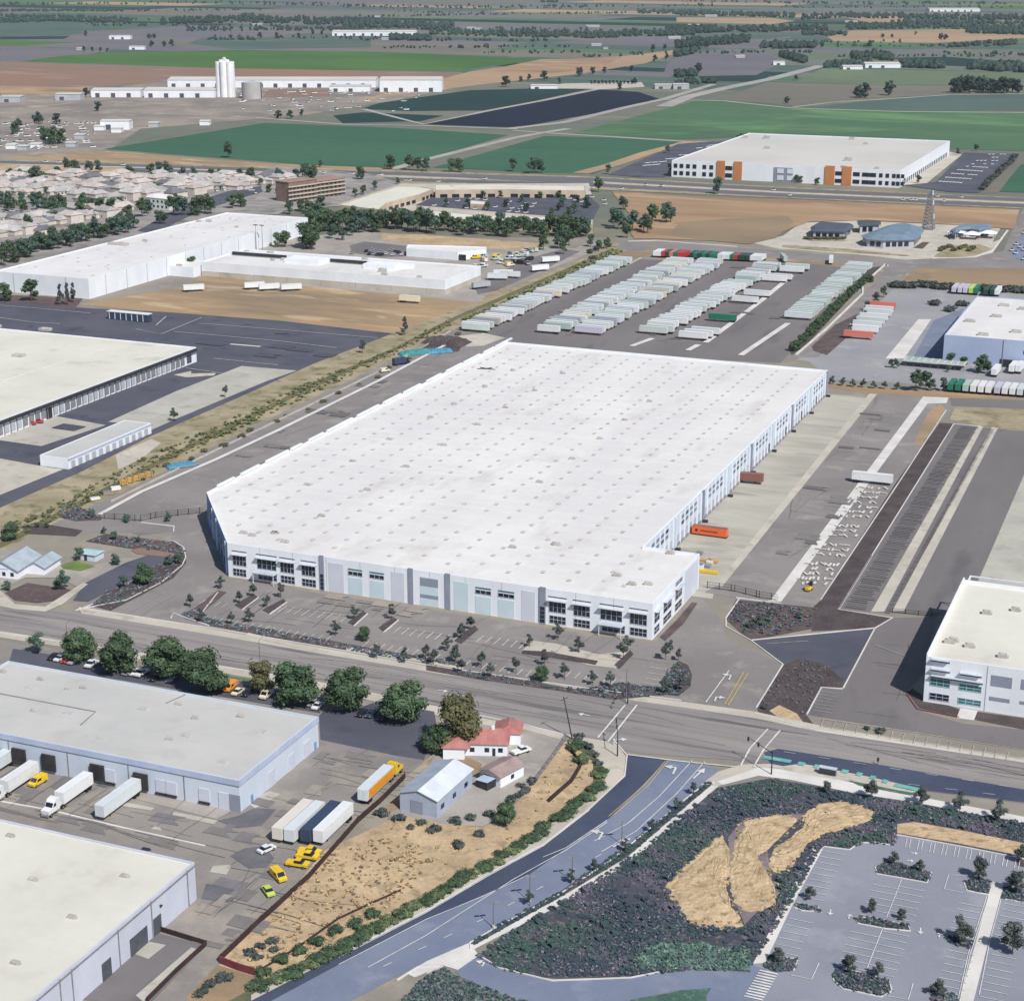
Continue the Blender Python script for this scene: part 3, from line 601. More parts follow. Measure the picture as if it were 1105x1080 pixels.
patch('ditch', M('ditch_grass', S(120, 113, 84), S(100, 98, 72), s=.1, c=S(142, 132, 100), cs=.4, fv=.22), (lambda P: [p for p in P] + [(x + 4 + .5 * (i % 3), y - 5 - .6 * (i % 2)) for i, (x, y) in list(enumerate(P))[::-1]])([at(x, y) for x, y in ((-40, 606), (20, 575), (90, 538), (160, 502), (260, 452), (340, 412), (424, 376), (490, 342), (560, 312), (620, 286), (660, 268))]), .03)
nr('asphalt_lot', ASPD, 'N', [(-200, 340), (0, 326), (100, 333), (180, 337), (300, 346), (424, 360), (340, 392), (260, 428), (160, 472), (90, 508), (0, 548), (-80, 588), (-300, 620)])
nr('planting_strip', MULR, 'N', [(-60, 312), (0, 318), (90, 322), (82, 332), (0, 326), (-60, 326)])
nr('concrete_pad', CONC, 'Y1', [(200, 545), (420, 585), (165, 668), (0, 645), (-300, 640), (-300, 600)])
nr('concrete_pad', CONC, 'Y1', [(430, 572), (700, 450), (960, 350), (1180, 368), (1060, 410), (700, 560), (600, 605), (580, 585)])
nr('concrete_pad', CONT, 'Y2', [(-300, 190), (0, 165), (190, 200), (250, 208), (0, 310), (-300, 400)])
nr('concrete_pad', CONT, 'Y1', [(690, 385), (760, 370), (760, 380), (860, 378), (850, 388), (740, 395)])
nr('concrete_apron', CONT, 'Y1', [(460, 705), (600, 640), (640, 655), (560, 720), (470, 760)])
nr('truck_court', ASPY, 'N', [(84, 556), (170, 513), (400, 401), (497, 353), (690, 280), (830, 284), (946, 288), (935, 300), (868, 365), (842, 392), (600, 380), (552, 372), (226, 540), (205, 572), (150, 578)])
nr('access_road', ASP, 'N', [(40, 574), (84, 553), (170, 512), (400, 400), (490, 356), (556, 366), (226, 534), (222, 560), (246, 625), (706, 695), (752, 640), (775, 664), (785, 690), (843, 716), (820, 770), (735, 757), (500, 727), (220, 686), (86, 660), (100, 645), (185, 575)])
nr('dirt_pile_ground', MULCH, 'Y3', [(800, 110), (840, 85), (900, 70), (950, 95), (930, 125), (860, 130)])
nr('concrete_pad', CONT, 'Y4', [(40, 270), (110, 262), (170, 275), (110, 298), (60, 300)])
nr('rear_road', ASP, 'Z6', [(310, 555), (520, 558), (820, 585), (1105, 602), (1500, 640), (2150, 665), (2150, 710), (1500, 690), (1105, 640), (800, 620), (460, 600), (330, 600), (280, 580)])
nr('verge', DIRT, 'Z6', [(310, 600), (460, 596), (800, 618), (1105, 640), (1500, 680), (1500, 692), (1105, 652), (800, 632), (460, 612), (330, 640), (200, 700), (170, 700)])
nr('civic_plaza', CONT, 'Z7', [(-150, 560), (0, 530), (80, 470), (330, 460), (780, 480), (1000, 490), (960, 560), (1010, 540), (960, 610), (820, 640), (560, 640), (200, 600), (-20, 590)])
nr('planting_bed', VERGE, 'Z7', [(690, 625), (760, 575), (900, 570), (960, 590), (880, 620), (760, 640)])
nr('planting_bed', MULR, 'Z7', [(595, 585), (640, 558), (672, 560), (640, 590)])
nr('planting_bed', VERGE, 'Z7', [(90, 545), (110, 535), (260, 545), (300, 556), (130, 556)])
nr('planting_bed', VERGE, 'Z7', [(-10, 585), (200, 600), (560, 628), (580, 620), (300, 590), (0, 572)])
nr('side_road', ASP, 'Z7', [(880, 625), (1010, 600), (1060, 480), (1105, 400), (1300, 380), (1300, 480), (1090, 560), (1060, 650), (1300, 660), (1300, 700), (560, 660), (560, 640)])
nr('parking_lot', ASPL, 'Z7', [(1040, 620), (1105, 500), (1300, 480), (1300, 660), (1105, 655)])
nr('dry_lot', BROWG, 'Z8', [(575, 70), (620, 40), (1105, 40), (1700, 60), (1700, 150), (1105, 135), (640, 112), (530, 105)])
nr('dry_lot', DIRT, 'Z8', [(560, 85), (600, 50), (700, 48), (690, 80), (620, 112), (540, 105)])
nr('gravel_lot', LOTG, 'Z8', [(380, 260), (500, 140), (640, 130), (1105, 160), (1700, 210), (1700, 640), (1105, 610), (760, 600), (560, 570), (220, 552), (120, 470), (60, 460), (280, 340)])
nr('concrete_strip', CONW, 'Z8', [(470, 455), (620, 275), (680, 275), (555, 455)])
nr('painted_blue_shadow', ASPL, 'Z8', [(600, 445), (690, 280), (830, 225), (720, 470)])  # bluish ground shadow left of the right warehouse, painted as a sheet
nr('side_road', ASP, 'Z8', [(490, 28), (590, 35), (530, 110), (400, 240), (160, 450), (20, 452), (200, 330), (370, 160)])
nr('path_bed', MULR, 'Z8', [(130, 400), (240, 300), (340, 250), (350, 300), (280, 370), (200, 440), (140, 420)])
nr('hedge_bed', MULCH, 'Z8', [(30, 420), (150, 270), (330, 110), (400, 40), (470, 28), (370, 110), (250, 240), (120, 380), (40, 440)])
nr('verge', BROWN, 'Y8', [(450, 20), (560, 40), (860, 62), (1105, 60), (1400, 70), (1400, 45), (1105, 40), (860, 40), (640, 30), (470, 10)])
nr('road', ASPY, 'Y8', [(860, 60), (1400, 74), (1400, 120), (1105, 95), (860, 85)])
patch('dock_apron', M('apron_concrete', S(186, 183, 172), S(168, 165, 155), s=.2, st=(.12, .5, 1), c=S(138, 135, 128), cs=.13, cramp=(.57, .7), fv=.08), [(-167, 512), (-141, 512), (-145, 790), (-167, 790)], .03)
patch('dock_apron', CONC, [(-147, 508), (-140, 508), (-141, 513), (-167, 513), (-167, 511)], .03)
nr('truck_court', ASP, 'Y8', [(100, 672), (620, 48), (770, 55), (860, 60), (870, 90), (440, 720), (400, 745), (60, 695)])
nr('concrete_strip', CONT, 'Y8', [(95, 672), (600, 45), (625, 47), (118, 676)])
nr('concrete_strip', CONW, 'Y8', [(275, 722), (775, 55), (858, 58), (852, 76), (790, 78), (312, 724)])
nr('dirt_strip', DIRT, 'Y8', [(745, 205), (790, 110), (830, 80), (850, 95), (810, 160), (765, 215)])
nr('soil_bank', MULCH, 'Y8', [(440, 720), (690, 330), (830, 140), (875, 143), (800, 270), (640, 520), (500, 745), (420, 800), (400, 760)])
nr('asphalt_stalls', ASPY, 'Y8', [(500, 750), (875, 143), (1010, 160), (1130, 170), (1400, 190), (1400, 800), (680, 762)])
nr('grass_patch', VERGE, 'Y8', [(862, 130), (880, 88), (1105, 95), (1400, 120), (1400, 180), (1105, 165), (960, 150)])
nr('concrete_strip', CONT, 'Y8', [(605, 757), (955, 152), (972, 152), (648, 757)])
nr('concrete_strip', CONT, 'Y8', [(675, 755), (1000, 155), (1020, 157), (712, 755)])
nr('concrete_apron', CONC, 'Y8', [(945, 680), (1105, 310), (1400, 300), (1400, 660), (1050, 690)])
nr('planting_bed', MULR, 'X1', [(75, 220), (110, 150), (250, 165), (400, 180), (380, 250), (200, 285), (150, 288)])
nr('soil_bed', MULCH, 'X1', [(380, 170), (460, 185), (650, 212), (590, 250), (370, 260)])
nr('driveway', ASPD, 'X1', [(160, 292), (230, 282), (590, 248), (478, 458), (430, 380), (330, 355), (275, 375)])
nr('service_drive', ASPY, 'X1', [(590, 250), (650, 215), (800, 210), (760, 400), (700, 470), (760, 540), (900, 580), (1105, 600), (1400, 640), (1400, 740), (1105, 668), (720, 605), (355, 548), (405, 456), (478, 460)])
nr('soil_bed', MULCH, 'X1', [(180, 520), (270, 378), (330, 355), (420, 375), (480, 430), (472, 460), (405, 456), (350, 545), (390, 600), (310, 605), (190, 545)])
nr('gravel_bed', HAY, 'X1', [(225, 535), (260, 515), (320, 545), (345, 580), (300, 588)])
nr('planting_bed', MULCH, 'X1', [(700, 470), (720, 460), (760, 485), (880, 530), (1105, 560), (1400, 610), (1400, 640), (1105, 600), (880, 555), (740, 525)])
nr('entrance_paving', CONW, 'X1', [(885, 525), (945, 535), (932, 568), (872, 560)])
nr('main_street', ASPW, 'N', [(-200, 640), (0, 651), (90, 662), (240, 682), (480, 725), (640, 748), (740, 760), (820, 772), (880, 784), (960, 799), (1105, 822), (1300, 850), (1300, 902), (1105, 867), (940, 846), (832, 826), (790, 820), (690, 813), (640, 802), (618, 797), (560, 782), (460, 763), (345, 738), (200, 714), (0, 684), (-200, 652)])
nr('street_edge', ASPN, 'N', [(824, 812), (840, 808), (960, 827), (1105, 852), (1300, 884), (1300, 900), (1105, 866), (940, 846), (832, 826)])
nr('sidewalk', CONT, 'N', [(84, 655), (100, 657), (240, 681), (480, 722), (640, 745), (735, 757), (815, 768), (890, 784), (1105, 818), (1300, 848), (1300, 852), (1105, 823), (880, 789), (815, 775), (735, 763), (640, 750), (480, 728), (240, 687), (88, 662)])
nr('sidewalk', CONT, 'N', [(-100, 669), (0, 681), (60, 690), (200, 712), (345, 736), (460, 760), (505, 772), (560, 782), (610, 792), (604, 798), (560, 790), (500, 779), (455, 768), (345, 744), (200, 720), (60, 697), (0, 688), (-100, 676)])
nr('grass_strip', LAWN, 'N', [(20, 694), (200, 722), (345, 745), (350, 752), (200, 730), (40, 704)])
nr('corner_pavement', CONT, 'N', [(610, 792), (624, 795), (655, 800), (672, 812), (677, 830), (664, 850), (650, 850), (655, 836), (642, 815), (622, 800)])
nr('old_yard', YARD, 'N', [(-200, 660), (0, 692), (60, 700), (345, 748), (455, 770), (505, 780), (490, 800), (470, 812), (435, 832), (390, 880), (350, 916), (300, 975), (240, 1036), (225, 1050), (200, 1110), (-200, 1110)])
nr('asphalt_drive', ASPD, 'X5', [(360, 250), (380, 230), (500, 225), (580, 195), (790, 235), (800, 300), (750, 415), (640, 398), (365, 340)])
nr('parking_strip', ASPD, 'N', [(14, 700), (345, 752), (346, 770), (10, 714)])
nr('gravel_yard', GRAV, 'N', [(492, 792), (520, 782), (562, 786), (606, 798), (596, 815), (560, 862), (545, 882), (520, 892), (480, 890), (432, 882), (436, 840), (470, 812)])
nr('dry_field', DRY, 'N', [(432, 880), (470, 888), (520, 893), (545, 883), (575, 845), (606, 800), (622, 802), (640, 820), (645, 838), (600, 880), (560, 912), (480, 958), (400, 1000), (330, 1040), (262, 1075), (225, 1085), (238, 1036), (300, 978), (350, 918)])
nr('bare_earth', DIRT, 'X5', [(810, 420), (900, 400), (970, 430), (950, 470), (880, 470), (820, 440)])
nr('bare_earth', DIRT, 'X5', [(560, 640), (640, 570), (720, 500), (760, 420), (790, 400), (760, 460), (660, 590), (640, 600)])
nr('bare_earth', DIRT, 'X6', [(-60, 960), (50, 850), (180, 890), (150, 950), (60, 985), (-60, 1040)])
nr('concrete_pad', CONC, 'X6', [(145, 275), (230, 240), (270, 250), (180, 300)])
nr('hedge_bank', HEDG, 'N', [(612, 798), (624, 796), (655, 832), (640, 858), (590, 900), (500, 965), (400, 1020), (330, 1060), (290, 1085), (240, 1085), (262, 1072), (400, 998), (480, 957), (560, 911), (640, 845), (640, 822)])
nr('gravel_verge', CONT, 'X7', [(640, 180), (690, 250), (680, 310), (560, 425), (400, 548), (220, 645), (0, 775), (-300, 930), (-600, 1100), (-600, 1060), (-300, 880), (0, 735), (200, 620), (400, 490), (560, 380), (640, 310)])
nr('crossroad', ASPN, 'X7', [(690, 240), (830, 255), (620, 465), (480, 560), (350, 652), (0, 805), (-300, 960), (-620, 1130), (-620, 1090), (-300, 925), (0, 772), (220, 642), (400, 545), (560, 422), (680, 312)])
nr('crossroad', ASPL, 'X7', [(830, 253), (1000, 285), (965, 325), (880, 395), (760, 495), (640, 592), (460, 712), (250, 822), (150, 880), (0, 945), (-300, 1100), (-620, 1180), (-620, 1128), (-300, 956), (0, 802), (350, 650), (480, 557), (620, 462)])
nr('planting_bed', BEDD, 'N', [(510, 1035), (560, 1000), (620, 965), (700, 912), (740, 876), (775, 850), (830, 840), (940, 858), (1105, 884), (1300, 920), (1300, 960), (1105, 930), (972, 902), (964, 914), (932, 912), (918, 918), (888, 914), (840, 1000), (814, 1044), (700, 1054), (600, 1056), (540, 1050)])
nr('planting_bed', BEDG, 'X7', [(720, 920), (800, 885), (950, 885), (1105, 910), (1105, 985), (900, 975), (720, 965)])
nr('planting_bed', BEDD, 'X7', [(0, 1000), (60, 965), (130, 1010), (300, 1075), (400, 1110), (-120, 1110)])
nr('planting_bed', BEDG, 'X7', [(700, 1078), (900, 1040), (1010, 1035), (1080, 1050), (1080, 1100), (700, 1100)])
nr('swale_bed', CHAN, 'X8', [(20, 420), (80, 350), (260, 330), (300, 340), (160, 450), (180, 580), (240, 600), (130, 690), (80, 740), (30, 620)])
nr('sidewalk', CONW, 'X7', [(985, 335), (1000, 345), (880, 450), (700, 605), (460, 752), (160, 905), (150, 890), (450, 732), (690, 588), (860, 440)])
nr('sidewalk', CONT, 'X7', [(940, 340), (1000, 295), (1080, 270), (1180, 268), (1400, 310), (1400, 330), (1180, 300), (1090, 312), (1000, 345)])
nr('sidewalk', CONW, 'X8', [(-20, 215), (130, 165), (260, 175), (500, 225), (700, 268), (1105, 345), (1500, 420), (1500, 445), (1105, 370), (700, 292), (480, 258), (240, 208), (130, 195), (0, 228)])
nr('bus_bay', CONT, 'X8', [(180, 165), (290, 150), (520, 195), (740, 245), (700, 258), (500, 222), (300, 190)])
nr('driveway_apron', CONW, 'X7', [(0, 945), (150, 880), (180, 925), (110, 975), (60, 960), (-40, 1000), (-70, 985)])
nr('path', ASPL, 'X7', [(180, 925), (250, 965), (430, 1010), (700, 1000), (900, 960), (1080, 955), (1120, 960), (1120, 1050), (1000, 1035), (860, 1045), (640, 1090), (420, 1100), (300, 1075), (120, 1000), (100, 980)])
nr('parking_lot', ASPP, 'X8', [(335, 450), (372, 455), (465, 466), (500, 442), (560, 440), (622, 450), (640, 412), (860, 452), (1105, 500), (1500, 580), (1500, 1200), (40, 1200), (-60, 1150), (80, 950), (200, 720)])
nr('path', ASPL, 'X8', [(-40, 900), (110, 890), (160, 905), (110, 1020), (40, 1200), (-60, 1200), (-60, 1000), (-40, 970)])
nr('sidewalk', CONW, 'X8', [(335, 448), (372, 454), (250, 680), (155, 880), (110, 885), (210, 690)])
nr('sidewalk', CONW, 'X8', [(988, 582), (1032, 588), (975, 800), (905, 1080), (850, 1080), (930, 800)])
nr('dry_strip', HAY, 'X8', [(640, 372), (700, 364), (900, 400), (1105, 442), (1500, 520), (1500, 570), (1105, 490), (860, 442), (640, 405)])
# small beds and islands
for s, p, m in [('Y6', [(195, 490), (270, 445), (290, 460), (225, 508)], MULCH), ('Y6', [(305, 510), (390, 465), (402, 478), (335, 525)], MULCH), ('Y6', [(645, 560), (705, 515), (722, 525), (670, 572)], MULCH),
                ('Y6', [(768, 580), (828, 540), (845, 550), (788, 597)], MULCH), ('Y7', [(100, 452), (180, 397), (195, 412), (130, 467)], MULCH), ('Y7', [(355, 492), (400, 455), (475, 470), (455, 512)], CONT),
                ('Y7', [(400, 455), (480, 465), (640, 505), (765, 492), (705, 558), (600, 545), (500, 510)], CONT), ('Y7', [(360, 490), (450, 495), (640, 530), (630, 545), (480, 520), (355, 502)], MULCH),
                ('Y7', [(700, 545), (760, 488), (772, 505), (720, 560)], MULCH), ('Y7', [(870, 610), (905, 560), (940, 530), (975, 545), (990, 580), (985, 625), (940, 660), (895, 655)], MULCH),
                ('Y7', [(0, 545), (100, 560), (300, 590), (560, 635), (720, 610), (880, 630), (900, 655), (700, 675), (480, 640), (200, 600), (0, 565)], MULR), ('Y7', [(870, 440), (940, 370), (990, 310), (1010, 315), (960, 390), (890, 455)], MULR),
                ('Y6', [(-20, 530), (40, 500), (130, 432), (165, 440), (60, 528), (110, 545), (300, 580), (560, 628), (840, 680), (1105, 715), (1105, 738), (760, 690), (400, 628), (90, 570), (0, 545)], MULR),
                ('Y6', [(250, 600), (420, 640), (640, 680), (640, 692), (420, 655), (240, 612)], CONT), ('Y6', [(640, 655), (900, 700), (1105, 738), (1105, 748), (900, 712), (640, 670)], CONT),
                ('Y2', [(230, 380), (280, 345), (410, 400), (400, 410), (300, 415), (240, 400)], MULR), ('Y2', [(90, 440), (140, 420), (330, 452), (300, 475), (170, 468), (100, 465)], MULCH),
                ('Y2', [(340, 495), (420, 465), (700, 500), (735, 530), (720, 545), (560, 530)], MULR), ('Y2', [(700, 500), (735, 530), (740, 580), (690, 640), (560, 710), (440, 770), (360, 750), (420, 700), (560, 640), (640, 560), (700, 560)], MULCH),
                ('Y2', [(20, 700), (110, 660), (300, 690), (230, 730), (150, 740), (60, 730)], MULR), ('Y2', [(0, 520), (120, 560), (330, 600), (500, 560), (560, 560), (330, 690), (240, 640), (100, 640), (0, 690)], GRAV),
                ('Y2', [(240, 590), (300, 572), (380, 595), (320, 615), (250, 605)], LAWN), ('Y2', [(340, 660), (500, 580), (620, 540), (690, 560), (540, 640), (350, 735), (290, 730)], ASPD), ('Y2', [(520, 530), (560, 520), (720, 548), (700, 560), (540, 545)], SOIL),
                ('Y2', [(-60, 700), (0, 690), (60, 745), (180, 755), (330, 660), (350, 665), (250, 745), (180, 775), (60, 765), (-60, 740)], CONT), 
                ('X8', [(560, 530), (600, 505), (700, 530), (765, 550), (755, 585), (660, 570), (565, 555)], MULCH), ('X8', [(885, 585), (920, 568), (980, 580), (975, 628), (895, 615)], MULCH), ('X8', [(1030, 600), (1105, 615), (1105, 660), (1025, 645)], MULCH),
                ('X8', [(260, 665), (350, 680), (362, 695), (290, 690)], MULCH), ('X8', [(485, 715), (560, 718), (680, 745), (688, 765), (600, 755), (495, 735)], MULCH), ('X8', [(830, 790), (850, 780), (915, 800), (910, 830), (850, 815)], MULCH),
                ('X8', [(415, 910), (450, 905), (610, 945), (620, 985), (580, 1005), (440, 975), (405, 945)], MULCH), ('X8', [(170, 850), (275, 870), (260, 910), (200, 915), (150, 900)], MULCH), ('X8', [(770, 985), (860, 1000), (850, 1040), (760, 1020)], MULCH), ('X8', [(1080, 500), (1105, 505), (1105, 530), (1080, 525)], MULCH),
                ('X7', [(150, 880), (250, 820), (460, 705), (690, 548), (880, 400), (965, 328), (985, 332), (860, 440), (690, 585), (450, 730), (165, 890)], BEDD), ('X8', [(460, 212), (540, 228), (700, 260), (690, 268), (500, 232)], BEDG),
                ('X8', [(660, 322), (740, 300), (1105, 372), (1300, 410), (1300, 440), (1105, 402), (760, 345)], BEDD)]:
    nr('planting_bed' if m in (MULCH, MULR, BEDD, BEDG, LAWN) else 'paving', m, s, p)
ASPG = M('patch_grey', S(104, 104, 111), S(116, 115, 120), s=.2, fv=.1)
# repairs in the old yard
for p, m in [([(865, 390), (950, 370), (1010, 340), (1100, 345), (1040, 410), (940, 420)], ASPG), ([(915, 530), (970, 500), (1050, 490), (1090, 540), (1060, 575), (990, 580)], ASPG), ([(845, 570), (920, 565), (900, 605), (835, 595)], CONC),
             ([(820, 640), (960, 665), (910, 715), (800, 700)], ASPG), ([(690, 355), (865, 390), (850, 405), (685, 370)], CONC), ([(490, 315), (615, 340), (600, 350), (470, 330)], CONC), ([(0, 335), (240, 400), (150, 385), (0, 350)], ASPY),
             ([(590, 250), (960, 330), (860, 385), (520, 300)], GRAV), ([(200, 255), (290, 180), (330, 185), (280, 270), (240, 275)], ASPY), ([(380, 250), (430, 210), (480, 220), (420, 260)], ASPG), ([(0, 215), (60, 180), (120, 200), (40, 235)], ASPY)]:
    nr('repaired_patch', m, 'X3', p)
for p, m in [([(310, 805), (420, 720), (520, 620), (610, 540), (820, 590), (590, 830)], ASPY), ([(520, 620), (560, 570), (660, 590), (590, 645)], CONC), ([(540, 790), (760, 600), (800, 610), (570, 815)], CONC)]:
    nr('repaired_patch', m, 'X4', p)
rq = random.Random(41)
def worn(s, quad, n, mats, lo=2.5, hi=9, seed=0):          # patched and stained rectangles, laid with the paving
    A, B, C, D = [Vector(p) for p in gp(s, quad)]
    for _ in range(n):
        a, b = rq.random(), rq.random(); p = (A + (B - A) * a) * (1 - b) + (D + (C - D) * a) * b; w, d = rq.uniform(lo, hi), rq.uniform(lo, hi) * .6; z = rq.uniform(-.05, .05)
        pts = [(p.x + (x * cos(z) - y * sin(z)) * w / 2 + rq.uniform(-.2, .2), p.y + (x * sin(z) + y * cos(z)) * d / 2 + rq.uniform(-.2, .2)) for x, y in ((-1, -1), (1, -1), (1, 1), (-1, 1))]
        if rq.random() < .45: pts.insert(2, (pts[1][0] - w * .3, p.y)); pts.insert(3, (pts[2][0], p.y + d * .2))
        patch('repaired_patch', rq.choice(mats), pts, .03)
P1 = M('patch_dim', S(134, 130, 128), S(124, 121, 120), s=.2, fv=.1); P2 = M('patch_warm', S(160, 152, 143), S(148, 141, 134), s=.2, fv=.1); P3 = M('patch_slate', S(122, 120, 123), S(131, 129, 131), s=.2, fv=.1); P4 = M('patch_court', S(108, 104, 107), S(116, 112, 114), s=.2, fv=.08); P5 = M('patch_lotblue', S(142, 147, 161), S(134, 140, 155), s=.2, fv=.06)
worn('X3', [(0, 260), (1000, 420), (1100, 620), (0, 330)], 16, [P1, P2, P3]); worn('X5', [(100, 560), (420, 350), (640, 430), (400, 700)], 10, [P1, P2]); worn('X4', [(800, 420), (1000, 260), (1080, 420), (850, 640)], 8, [P1, P2, P3])
worn('Y6', [(200, 400), (1100, 520), (1100, 560), (150, 440)], 9, [P1, P2]); worn('Y8', [(180, 660), (620, 90), (740, 70), (380, 640)], 12, [P4, P1], 3, 12); worn('Y3', [(0, 560), (800, 150), (900, 140), (60, 620)], 9, [P1, P4], 3, 12); worn('Y4', [(200, 280), (600, 50), (1000, 90), (900, 320)], 12, [P4, P3], 4, 14); worn('N', [(0, 400), (330, 350), (400, 365), (20, 520)], 12, [M('patch_dark', S(78, 80, 92), S(88, 89, 100), s=.2, fv=.1)], 5, 16)
cr_ = MB()                                                  # tar-sealed cracks and tyre marks
def cracks(s, quad, n, L=(8, 26), al=None):
    A, B, C, D = [Vector(p) for p in gp(s, quad)]
    for _ in range(n):
        a, b = rq.random(), rq.random(); p = (A + (B - A) * a) * (1 - b) + (D + (C - D) * a) * b; d = rq.choice((0, pi / 2)) if al is None else al; d += rq.gauss(0, .06); P = [tuple(p)]; l = rq.uniform(*L); w = rq.uniform(.1, .18)
        for k in range(int(l / 2)): d += rq.gauss(0, .05); p = p + Vector((cos(d), sin(d))) * 2; P.append(tuple(p))
        if len(P) > 1: cr_.ribbon(P, w, .315)
cracks('X3', [(0, 260), (1000, 420), (1100, 640), (0, 330)], 26); cracks('X5', [(100, 560), (420, 350), (720, 400), (400, 700)], 16); cracks('X4', [(780, 420), (1000, 260), (1080, 420), (700, 800)], 16)
cracks('N', [(0, 655), (820, 780), (800, 815), (0, 680)], 22, (10, 40), -.02); cracks('N', [(870, 790), (1105, 828), (1105, 840), (870, 806)], 14, (10, 40), .0); cracks('Y6', [(100, 450), (1105, 560), (1105, 650), (100, 540)], 22); cracks('Y7', [(0, 420), (700, 500), (900, 560), (100, 520)], 16); cracks('Y8', [(120, 660), (620, 70), (740, 70), (300, 690)], 30); cracks('Y3', [(0, 540), (800, 150), (900, 150), (100, 620)], 22); cracks('Y1', [(700, 190), (1300, 260), (900, 320), (640, 260)], 14); cracks('X1', [(560, 330), (760, 230), (720, 560), (480, 540)], 14); cracks('Y4', [(150, 280), (600, 40), (1000, 90), (900, 320)], 24, (10, 60), pi / 2)
struct(cr_.build('sealed_crack', M('crack_tar', S(112, 109, 109), S(122, 119, 118), s=.5, fv=.15)))
# ---------------------------------------------------------------- kerbs
KZ = .03
def kerb(s, lst, w=.32, h=.17, mat=None, name='kerb'):
    mb = MB()
    for pts in lst: mb.ribbon(gp(s, pts), w, KZ, 0, h + .12)
    return struct(mb.build(name, mat or CONW))
kerb('N', [[(86, 656), (240, 680), (480, 721), (640, 744), (735, 756)], [(0, 683), (200, 713), (345, 737), (460, 761), (560, 781), (618, 795)], [(815, 770), (880, 788), (1105, 822), (1300, 851)]])
kerb('Y2', [[(340, 640 + 120), (500, 730), (640, 660), (725, 590), (738, 560), (730, 520), (690, 495)], [(690, 455), (692, 435), (560, 420)], [(300, 770), (370, 745)], [(680, 800), (690, 780), (740, 800), (830, 830)]], .4)
kerb('X1', [[(120, 150), (75, 215), (75, 245), (160, 292), (272, 376), (180, 525)], [(480, 458), (590, 250), (650, 215), (465, 185), (580, 0)], [(478, 460), (405, 455), (355, 548)], [(220, 155), (270, 165), (110, 145)], [(590, 250), (160, 292)]], .38)
kerb('X1', [[(735, 530), (700, 480), (720, 460)], [(735, 530), (880, 558)]], .3, .17, FENR, 'red_kerb')
kerb('X7', [[(640, 185), (688, 240), (680, 310), (560, 422), (400, 546), (220, 643), (0, 773), (-300, 926)], [(985, 332), (940, 350), (880, 397), (760, 497), (640, 594), (460, 714), (250, 824), (150, 882), (152, 905)], [(0, 985), (60, 960), (-30, 965), (-100, 1010)], [(180, 925), (250, 968), (430, 1012), (700, 1002), (900, 962), (1080, 957)]], .34)
kerb('X8', [[(370, 455), (465, 467), (500, 442), (560, 440), (622, 450), (640, 412), (860, 452), (1105, 500)], [(560, 530), (565, 555), (660, 572), (750, 588), (765, 550)], [(895, 615), (885, 588)], [(895, 617), (975, 632)], [(260, 665), (350, 680), (362, 695), (290, 690), (262, 680)], [(485, 715), (560, 718), (680, 745), (688, 765), (600, 757), (495, 737), (485, 715)],
            [(415, 910), (450, 905), (610, 945), (620, 985), (580, 1007), (440, 977), (405, 945), (415, 910)], [(170, 850), (275, 870), (260, 910)], [(1025, 645), (1105, 662)], [(850, 815), (828, 795), (850, 780)], [(770, 985), (860, 1000)]], .3)
kerb('Y6', [[(225, 510), (292, 460)], [(335, 527), (404, 478)], [(788, 599), (847, 550)], [(60, 530), (130, 440)], [(670, 574), (724, 525)]], .3)
kerb('Z8', [[(480, 30), (470, 24), (365, 118), (365, 160), (200, 320), (60, 440)]], 1.0, .6)
kerb('Y8', [[(500, 748), (875, 145), (965, 152)], [(440, 720), (700, 330), (850, 100)]], .35)
kerb('Z7', [[(960, 600), (880, 628), (680, 634)], [(1030, 505), (960, 600)], [(-20, 585), (200, 605), (570, 628)]], 1.4)
kerb('Z6', [[(330, 555), (460, 552), (830, 580)]], 1.5)
kerb('X3', [[(0, 312), (200, 348), (500, 420), (815, 489)]], .5, .1)
# ---------------------------------------------------------------- painted lines
MZ = .32
def lines(s, lst, w, mat=None, name='road_marking', dash=None):
    mb = MB()
    for pts in lst:
        P = gp(s, pts)
        if not dash: mb.ribbon(P, w, MZ); continue
        for a, b in zip(P, P[1:]):
            d = Vector(b) - Vector(a); L = d.length; d.normalize(); t = 0
            while t + dash[0] < L:
                e0 = Vector(a) + d * t; e1 = Vector(a) + d * (t + dash[0]); mb.ribbon([tuple(e0), tuple(e1)], w, MZ); t += dash[0] + dash[1]
    return struct(mb.build(name, mat or WHITEP))
def stalls(mb, u0, u1, v0, L, pitch=2.75, w=.2):         # lines run along v
    u = u0
    while u <= u1: mb.box(u - w / 2, u + w / 2, v0, v0 + L, MZ - .004, MZ); u += pitch
def stallsv(mb, u0, L, v0, v1, pitch=2.75, w=.16):        # lines run along u
    v = v0
    while v <= v1: mb.box(u0, u0 + L, v - w / 2, v + w / 2, MZ - .004, MZ); v += pitch
mb = MB()
def srow(s, a, b, L, **k):
    A = g(s, *a); B = g(s, *b); stalls(mb, A[0], B[0], (A[1] + B[1]) / 2, L, **k)
srow('Y6', (372, 518), (640, 566), 5.6); srow('Y6', (60, 555), (330, 600), 4.6); srow('Y6', (330, 600), (570, 645), 4.6); srow('Y6', (792, 600), (1080, 645), 5.6); srow('Y6', (700, 660), (1000, 706), 4.6)
srow('Y7', (190, 458), (360, 492), 5.6); srow('Y7', (0, 448), (100, 465), 5.6); srow('Y7', (0, 520), (90, 540), 4.6); srow('Y7', (110, 545), (400, 596), 4.6); srow('Y7', (520, 590), (700, 622), 4.6); srow('Y6', (55, 488), (160, 505), 4.0)
